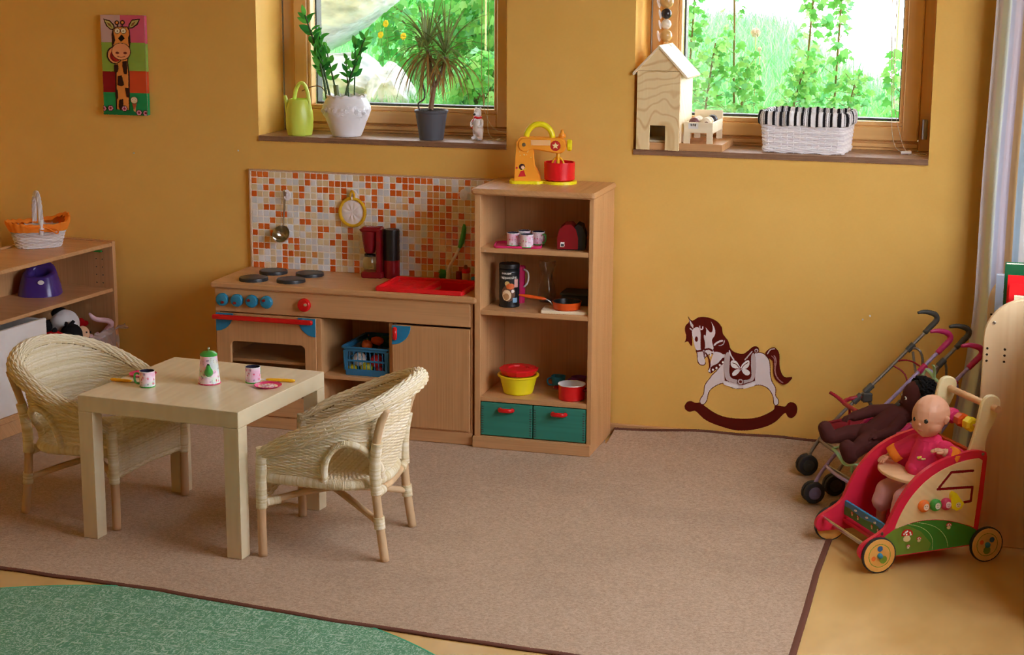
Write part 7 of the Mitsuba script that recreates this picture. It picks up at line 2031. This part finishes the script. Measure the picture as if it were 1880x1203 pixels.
# baby doll sitting in the cart
BD = thing('baby_doll', 'bald baby doll in a pink jumper with orange cuffs sitting in the push cart', 'doll')
bh = cw(0.224, 0.142, 0.4230)
bf_ = np.array([-0.52, -0.85, -0.06]); bf_ /= np.linalg.norm(bf_)
bu = np.array([-0.04, -0.05, 1.0]); bu -= (bu @ bf_) * bf_; bu /= np.linalg.norm(bu)
bs = np.cross(bf_, bu)
BH_ = lambda f, r, u: bh + bf_ * f + bs * r + bu * u
neck = cw(0.226, 0.142, 0.356)
bones_b = [(BH_(-0.010, 0, 0.008), 0.0535, BH_(0.0, 0, 0.004), 0.0525), (BH_(0.004, 0, -0.004), 0.051, BH_(0.012, 0, -0.026), 0.038), (BH_(0.016, -0.021, -0.024), 0.0275, BH_(0.016, 0.021, -0.024), 0.0275), (BH_(0.030, 0, -0.046), 0.013, BH_(0.026, 0, -0.046), 0.014),
           (BH_(0.046, 0, -0.010), 0.005, BH_(0.0535, 0, -0.0165), 0.0052), (BH_(0.046, -0.006, -0.034), 0.0035, BH_(0.046, 0.006, -0.034), 0.0035), (BH_(-0.004, -0.052, -0.012), 0.007, BH_(-0.008, -0.054, -0.002), 0.009), (BH_(-0.004, 0.052, -0.012), 0.007, BH_(-0.008, 0.054, -0.002), 0.009),
           (BH_(0, 0, -0.035), 0.026, neck, 0.022), (neck, 0.024, cw(0.230, 0.142, 0.305), 0.040), (cw(0.230, 0.142, 0.305), 0.042, cw(0.228, 0.142, 0.245), 0.045)]
wn, wf2 = cw(0.226, 0.048, 0.334), cw(0.158, 0.245, 0.276)
bones_b += [(cw(0.248, 0.085, 0.325), 0.020, cw(0.262, 0.040, 0.316), 0.018), (cw(0.262, 0.040, 0.316), 0.017, wn, 0.013), (cw(0.214, 0.195, 0.325), 0.020, cw(0.182, 0.232, 0.296), 0.018), (cw(0.182, 0.232, 0.296), 0.017, wf2, 0.0135)]
bones_b += hand_bones(wn, cw(0.190, 0.068, 0.346) - wn, (0, 0, 1), 0.042, -1, 0.0040) + hand_bones(wf2, cw(0.116, 0.244, 0.266) - wf2, (0, 0, 1), 0.042, 1, 0.0040)
for l, kn, an_ in ((0.172, cw(0.118, 0.188, 0.188), cw(0.106, 0.190, 0.118)), (0.108, cw(0.122, 0.092, 0.188), cw(0.112, 0.090, 0.118))):
    bones_b += [(cw(0.215, l, 0.232), 0.032, kn, 0.024), (kn, 0.023, an_, 0.016), (an_, 0.016, an_ + np.array([0, 0, -0.026]), 0.014), (an_ + np.array([0, 0, -0.028]), 0.014, an_ - CD * 0.034 + np.array([0, 0, -0.030]), 0.013)]
part(BD, 'body', bones(bones_b, 0.0035, 8), 'skin_pale', True)
for s in (-1, 1):
    e = BH_(0.0480, s * 0.0190, -0.003)
    part(BD, 'eye', mv(ico(0.0076, 2, (1, 1, 1)), e - bf_ * 0.0022), 'eye_dark', True)
part(BD, 'mouth', tube(smoothpath([BH_(0.0478, -0.0085, -0.0345), BH_(0.0505, 0, -0.0352), BH_(0.0478, 0.0085, -0.0345)], 10), [0.0006, 0.0013, 0.002, 0.0024, 0.0024, 0.0024, 0.0024, 0.002, 0.0013, 0.0006], 8), 'lip_pink', True)
jb = [(cw(0.229, 0.142, 0.333), 0.041, cw(0.232, 0.142, 0.30), 0.056), (cw(0.232, 0.142, 0.30), 0.056, cw(0.222, 0.142, 0.252), 0.060), (cw(0.236, 0.112, 0.330), 0.026, cw(0.218, 0.172, 0.330), 0.026),
      (cw(0.248, 0.090, 0.326), 0.031, cw(0.264, 0.042, 0.315), 0.029), (cw(0.264, 0.042, 0.315), 0.028, cw(0.246, 0.040, 0.324), 0.025), (cw(0.212, 0.192, 0.326), 0.030, cw(0.184, 0.230, 0.297), 0.027), (cw(0.184, 0.230, 0.297), 0.026, cw(0.172, 0.238, 0.287), 0.024),
      (cw(0.180, 0.135, 0.262), 0.024, cw(0.186, 0.125, 0.250), 0.022), (cw(0.200, 0.11, 0.255), 0.03, cw(0.200, 0.17, 0.255), 0.03)]
jm = bones(jb, 0.0045, 6)
jv = jm[0] + (0.0022 * (meshkit.fbm(jm[0] * 55, 2) - 0.5) * 2)[:, None]
part(BD, 'jumper', (jv, jm[1]), 'jumper_pink', True)
part(BD, 'collar', frame(tube([(0.031 * math.cos(t), 0.031 * math.sin(t), 0.003 * math.cos(t)) for t in np.linspace(0, 2 * PI, 30, endpoint=False)], 0.005, 8, closed=True), cw(0.227, 0.142, 0.352), CD, CN_, (0, 0, 1)), 'jumper_pink', True)
for a_, b_ in ((cw(0.256, 0.038, 0.319), cw(0.234, 0.0435, 0.330)), (cw(0.178, 0.234, 0.2925), cw(0.160, 0.2445, 0.277))):
    part(BD, 'cuff', tube([a_, (a_ + b_) / 2, b_], [0.0275, 0.0280, 0.0265], 20), 'orange_cloth', True)
tb = []
for l, kn, an_ in ((0.172, cw(0.118, 0.188, 0.188), cw(0.106, 0.190, 0.150)), (0.108, cw(0.122, 0.092, 0.188), cw(0.112, 0.090, 0.150))):
    tb += [(cw(0.225, l, 0.228), 0.042, kn, 0.032), (kn, 0.032, an_, 0.030)]
tmn = bones(tb, 0.006, 6)
part(BD, 'trousers', (tmn[0] + (0.003 * (meshkit.fbm(tmn[0] * 45, 2) - 0.5) * 2)[:, None], tmn[1]), 'trouser_pink', True)
# embroidered butterfly on the jumper's chest
its = [(circ(-0.006, 0.002, 0.0055, 0.0042), 'E8D24A'), (circ(0.0, 0.005, 0.0045, 0.0040), 'F0E27A'), (circ(0.009, 0.0, 0.0045, 0.0026), 'E8DC9A'), (circ(0.015, 0.002, 0.0035, 0.002), 'E8DC9A'), (line([(-0.010, -0.004), (0.0, -0.006), (0.018, -0.001)], 0.0012), '8A6A2A'), (circ(-0.011, 0.003, 0.0018), '9AB0B0')]
m, c = layers(its, 0.0002)
m = refine(m, 0.004)
tv_ = trimesh.Trimesh(jv, jm[1], process=False)
em_c = BH_(0.0, 0.0, 0.0)
cdir = np.array([-0.36, -0.93, 0.0]); cdir /= np.linalg.norm(cdir)
cside = np.array([0.93, -0.36, 0.0])
org = cw(0.227, 0.146, 0.302)
ms = []
for poly, col in its:
    mm = refine(ext(poly, 0.0004), 0.004)
    base = org + mm[0][:, :1] * cside + mm[0][:, 1:2] * np.array([0, 0, 1.0])
    try:
        near_, dist_, _ = trimesh.proximity.closest_point_naive(tv_, base + cdir * 0.056)
        P_ = near_ + cdir * (0.0006 + mm[0][:, 2:3] + 0.0003 * len(ms))
    except Exception:
        P_ = base + cdir * 0.0575
    ms.append(((P_, mm[1]), col))
m, c = catc(ms)
part(BD, 'butterfly', m, 'print_matte', False, color=c)
# ------------------------------------------------------------------ the garden behind the windows
def gz(x, y):
    x = np.asarray(x, float); y = np.asarray(y, float)
    return 0.90 + 0.09 * (y - 0.3) + 0.05 * (meshkit.fbm(np.stack([x * 0.8, y * 0.8, x * 0], -1), 3) - 0.5)


def terrain(x0, x1, y0, y1, nx, ny, dz=0.0):
    return grid(lambda u, v: np.stack([x0 + (x1 - x0) * u, y0 + (y1 - y0) * v, gz(x0 + (x1 - x0) * u, y0 + (y1 - y0) * v) + dz], 1), nx, ny)


struct('gravel_ground', terrain(-14, 8, 0.272, 18, 120, 90, -0.012), 'gravel', True)
lawn_p = Polygon([(-9, 0.28), (0.9, 0.28), (0.1, 1.3), (-0.35, 2.0), (-0.62, 2.55), (-0.95, 3.3), (-1.3, 4.3), (-1.6, 5.05), (-2.2, 5.5), (-3.2, 6.0), (-5, 7.5), (-9, 8.5)])
lm = trimesh.creation.triangulate_polygon(lawn_p, engine='earcut')
lv, lfc = trimesh.remesh.subdivide_to_size(np.column_stack([lm[0], np.zeros(len(lm[0]))]), lm[1], 0.25)
lv[:, 2] = gz(lv[:, 0], lv[:, 1])
a_, b_, c_ = lv[lfc[:, 0]], lv[lfc[:, 1]], lv[lfc[:, 2]]
lfc = np.where((np.cross(b_ - a_, c_ - a_)[:, 2] < 0)[:, None], lfc[:, ::-1], lfc)
struct('lawn', (lv, lfc), 'turf', True)
rgo = np.random.default_rng(77)
# grass blades
n = 90000
gx, gy = rgo.uniform(-4.4, 0.5, n), 0.4 + 6.2 * rgo.uniform(0, 1, n) ** 1.1
ang_ok = (gx / (gy + 6.28) > -0.49) & (gx / (gy + 6.28) < -0.03)
inside = shapely.contains_xy(lawn_p, gx, gy) & ang_ok
gx, gy = gx[inside], gy[inside]
n = len(gx)
h = rgo.uniform(0.05, 0.14, n) * (0.8 + 0.6 * meshkit.noise(np.stack([gx * 2, gy * 2, gx * 0], -1)))
az = rgo.uniform(0, 2 * PI, n); w = rgo.uniform(0.002, 0.0042, n); lean = rgo.uniform(0.1, 0.7, n) * h
B = np.stack([gx, gy, gz(gx, gy) - 0.004], 1)
s = np.stack([np.cos(az), np.sin(az), 0 * az], 1) * w[:, None]
l2 = rgo.uniform(0, 2 * PI, n)
ld = np.stack([np.cos(l2), np.sin(l2), 0 * l2], 1) * lean[:, None]
M_ = B + ld * 0.35 + np.stack([0 * h, 0 * h, h * 0.6], 1)
Tp = B + ld + np.stack([0 * h, 0 * h, h], 1)
V = np.stack([B - s, B + s, M_ - s * 0.8, M_ + s * 0.8, Tp], 1).reshape(-1, 3)
i = np.arange(n)[:, None] * 5
F = np.concatenate([i + [0, 1, 3], i + [0, 3, 2], i + [2, 3, 4]], 0)
gc_ = np.array([lin(c) for c in ('74BC74', '8CCB84', '62AC66', 'A0D692', '80C48C')])[rgo.integers(0, 5, n)]
solo('grass', 'bright green meadow grass growing on the bank outside the windows', 'grass', (V, F), 'leaf_out', True, kind='stuff', color=np.repeat(gc_, 5, 0))

LOBE = [(0, 0), (0.28, -0.04), (0.5, 0.18), (0.36, 0.34), (0.46, 0.62), (0.2, 0.62), (0, 1.0), (-0.2, 0.62), (-0.46, 0.62), (-0.36, 0.34), (-0.5, 0.18), (-0.28, -0.04)]
LB_ = np.array([(0, 0.4)] + LOBE)
LFc = np.array([[0, i + 1, (i + 1) % 12 + 1] for i in range(12)])


def leaves(C, S, N_, up, cols, rg):
    """lobed leaves: centres C, sizes S, normals N_"""
    n = len(C)
    N_ = N_ / np.linalg.norm(N_, axis=1, keepdims=True)
    T_ = up - (up * N_).sum(1, keepdims=True) * N_
    T_ /= np.linalg.norm(T_, axis=1, keepdims=True) + 1e-9
    X = np.cross(T_, N_)
    P = C[:, None] + (X[:, None] * LB_[None, :, :1] + T_[:, None] * (LB_[None, :, 1:] - 0.4)) * S[:, None, None]
    P -= N_[:, None] * (np.abs(LB_[None, :, :1]) * 0.25 * S[:, None, None])
    V = P.reshape(-1, 3)
    F = (np.arange(n)[:, None, None] * 13 + LFc[None]).reshape(-1, 3)
    c = np.array([lin(q) for q in cols])[rg.integers(0, len(cols), n)] * rg.uniform(0.85, 1.15, (n, 1))
    return V, F, np.repeat(c, 13, 0)


def stem_shrub(x, y, H, lean, nleaf, size, label, seed, group=None, spread=0.10, low=0.0):
    rg = np.random.default_rng(seed)
    k = thing('garden_shrub', label, 'shrub', group)
    z0 = float(gz(x, y))
    P = smoothpath([(x, y, z0 - 0.03), (x + lean * 0.35, y, z0 + H * 0.35), (x + lean * 0.6, y + 0.02, z0 + H * 0.7), (x + lean, y, z0 + H)], 30)
    st = [tube(P, np.linspace(0.006, 0.0028, 30), 6)]
    t = rg.uniform(low, 1, nleaf) ** 0.8
    C = np.column_stack([np.interp(t, np.linspace(0, 1, 30), P[:, i]) for i in range(3)])
    a = rg.uniform(0, 2 * PI, nleaf)
    r = spread * np.sqrt(rg.uniform(0.05, 1, nleaf)) * (1.1 - 0.6 * t)
    E = C + np.stack([np.cos(a) * r, np.sin(a) * r, rg.normal(0.01, 0.02, nleaf)], 1)
    for i in range(0, nleaf, 3):
        st.append(tube([C[i] - [0, 0, 0.02], E[i]], 0.0012, 4, caps=False))
    N_ = np.stack([np.cos(a) * 0.6, np.sin(a) * 0.6 - 0.5, np.full(nleaf, 0.55)], 1) + rg.normal(0, 0.35, (nleaf, 3))
    V, F, c = leaves(E, size * rg.uniform(0.6, 1.25, nleaf), N_, np.stack([np.cos(a), np.sin(a), -0.5 + 0 * a], 1), ('74BE66', '8ACB74', '60AC58', '9CD68A', '78C088'), rg)
    part(k, 'stem', cat(st), 'stem_brown', True)
    part(k, 'foliage', (V, F), 'leaf_out', True, kind='stuff', color=c)
    return k


ST = [(-1.40, 1.20, 0.66, 0.03, 120, 0.036, 'leafy shrub stem rising beside the birdhouse roof outside the second window'), (-1.185, 1.22, 0.80, -0.040, 60, 0.036, 'slender shrub stem outside the second window, right of the birdhouse'),
      (-0.905, 1.20, 0.80, 0.050, 130, 0.038, 'tall shrub stem outside the second window above the basket, left of two'), (-0.775, 1.25, 0.78, 0.02, 170, 0.040, 'tall shrub stem outside the second window above the basket, right of two'),
      (-1.32, 1.15, 0.40, 0.05, 228, 0.030, 'low leafy shrub outside the second window behind the toy bed'), (-1.16, 1.1, 0.34, 0.04, 171, 0.030, 'low leafy shrub outside the second window left of the basket'),
      (-0.96, 1.1, 0.32, 0.08, 209, 0.032, 'low leafy shrub outside the second window behind the basket'), (-0.72, 1.1, 0.28, 0.05, 152, 0.030, 'low leafy shrub outside the second window behind the right end of the basket'),
      (-0.50, 1.2, 0.40, 0.03, 130, 0.040, 'leafy shrub outside the second window beside the hanging cord')]
for i, (x, y, H, le, nl, sz, lab) in enumerate(ST):
    stem_shrub(x, y, H, le, nl, sz, lab, 100 + i, None, 0.13 if H < 0.6 else 0.085)


def bush(c, R, nleaf, size, label, seed, cols=('74BE66', '8ACB74', '60AC58', '9CD68A', '78C088')):
    rg = np.random.default_rng(seed)
    k = thing('garden_bush', label, 'bush')
    q = rg.normal(size=(nleaf, 3)); q /= np.linalg.norm(q, axis=1, keepdims=True)
    r = rg.uniform(0.35, 1, nleaf) ** 0.5
    z0 = float(gz(c[0], c[1]))
    C = np.array([c[0], c[1], z0 + R[2] * 0.95]) + q * r[:, None] * np.array(R)
    C += 0.05 * (np.stack([meshkit.noise(C * 4 + 3 * j) for j in range(3)], 1) - 0.5)
    C = C[C[:, 1] > 0.34]; nleaf = len(C)
    N_ = q[:nleaf] * [1, 1, 0.4] + [0, -0.5, 0.6] + rg.normal(0, 0.4, (nleaf, 3))
    V, F, col = leaves(C, size * rg.uniform(0.5, 1.3, nleaf), N_, rg.normal(size=(nleaf, 3)) + [0, 0, -0.6], cols, rg)
    st = []
    for i in range(14):
        e = C[rg.integers(nleaf)]
        st.append(tube(smoothpath([(c[0] + rg.normal(0, 0.05), c[1] + rg.normal(0, 0.05), z0 - 0.03), ((c[0] + e[0]) / 2, (c[1] + e[1]) / 2, z0 + R[2] * 0.8), e], 12), np.linspace(0.007, 0.003, 12), 6))
    part(k, 'branch', cat(st), 'stem_brown', True)
    part(k, 'foliage', (V, F), 'leaf_out', True, kind='stuff', color=col)


bush((-2.95, 2.35, 0), (0.40, 0.32, 0.42), 1500, 0.05, 'bright leafy bush beside the rocks outside the first window', 201)
bush((-2.42, 2.2, 0), (0.36, 0.34, 0.36), 1300, 0.062, 'large leafy bush behind the dracaena outside the first window', 202)
bush((-2.9, 3.6, 0), (1.15, 0.5, 0.62), 2600, 0.07, 'tall bush closing the view behind the other bushes outside the first window', 203)
bush((-2.36, 1.35, 0), (0.17, 0.18, 0.17), 330, 0.058, 'small bush with broad leaves low outside the first window behind the bear', 204)
bush((-4.3, 4.4, 0), (0.9, 0.5, 0.8), 1500, 0.08, 'far bush behind the boulders outside the first window', 205)


def boulder(c, R, seed, label):
    m = ico(1.0, 5)
    p = m[0]
    # facets: push the sphere against a few random planes, then roughen
    rg = np.random.default_rng(seed)
    d = np.ones(len(p))
    for _ in range(16):
        nn = rg.normal(size=3); nn /= np.linalg.norm(nn)
        lim = rg.uniform(0.62, 0.95)
        pr = p @ nn
        d = np.minimum(d, np.where(pr > 1e-3, lim / np.maximum(pr, 1e-3), 9))
    d = d * (1 + 0.10 * (meshkit.fbm(p * 3 + seed, 4) - 0.5) + 0.05 * (meshkit.fbm(p * 12 + seed, 3) - 0.5))
    solo('boulder', label, 'boulder', mv((p * d[:, None] * np.array(R), m[1]), c), 'rock', True)


boulder((-3.44, 1.80, 1.60), (0.58, 0.40, 0.40), 1, 'big pale boulder filling the upper left of the first window')
boulder((-3.28, 1.52, 1.10), (0.44, 0.32, 0.26), 4, 'pale boulder under the big one outside the first window')
boulder((-2.88, 1.45, 1.04), (0.16, 0.17, 0.23), 7, 'small pale boulder right of the larger ones outside the first window')
boulder((-4.05, 1.6, 1.1), (0.42, 0.4, 0.4), 9, 'pale boulder at the far left outside the first window')

for i, (x, y, H) in enumerate(((-1.112, 1.2, 0.44), (-1.094, 1.21, 0.37))):
    k = thing('dandelion', ('white dandelion clock on the bank outside the second window', 'second, lower dandelion stalk beside the white dandelion clock')[i], 'dandelion')
    z0 = float(gz(x, y))
    part(k, 'stalk', tube(smoothpath([(x, y, z0), (x + 0.008, y, z0 + H * 0.5), (x + 0.004, y, z0 + H)], 10), 0.0022, 6), 'stalk_pale', True)
    q = rgo.normal(size=(160, 3)); q /= np.linalg.norm(q, axis=1, keepdims=True)
    r_ = (0.021, 0.010)[i]
    part(k, 'seed_head', cat([ico(r_ * 0.35, 1, c=(x + 0.004, y, z0 + H))] + [tube([np.array([x + 0.004, y, z0 + H]), np.array([x + 0.004, y, z0 + H]) + v * r_], [0.0004, 0.0022], 4) for v in q]), 'white_cloth', True)
k = 0
for x, y, z in ((-3.085, 1.96, 1.362), (-2.965, 1.96, 1.357), (-3.065, 1.98, 1.416)):
    o_ = thing('yellow_flower', 'small yellow flower among the bushes outside the first window', 'flower', 'yellow flowers by the rocks')
    part(o_, 'petals', frame(cat([mv(ico(0.006, 1, (1, 1.6, 0.5)), (0.010 * math.cos(t), 0.010 * math.sin(t), 0)) for t in np.linspace(0, 2 * PI, 7, endpoint=False)]), (x, y, z), (1, 0, 0), (0, 0.3, 0.95), (0, -0.95, 0.3)), 'flower_yellow', True)
    part(o_, 'stem', tube([(x, y, float(gz(x, y))), (x + 0.01, y + 0.01, z * 0.6 + 0.4 * float(gz(x, y))), (x, y + 0.002, z)], 0.002, 6), 'leaf', True, color=np.broadcast_to(lin('5A9A40'), (20, 3)))
for i, (x, y, za, zb, lab) in enumerate(((-2.43, 1.6, 0.95, 1.9, 'pale garden cane standing among the bushes outside the first window'), (-0.548, 1.6, 0.95, 1.9, 'pale garden cane at the right outside the second window'))):
    solo('garden_cane', lab, 'cane', tube([(x, y, za), (x + 0.004, y, zb)], 0.0045, 8), 'stalk_pale', 40)
# unseen roof overhang, added and sized to keep the sun off the windows
struct('added_sun_eave', box(XL - 0.6, XR + 0.6, 0.272, 1.9, ZC + 0.05, ZC + 0.17, 0), 'ceiling_paint')
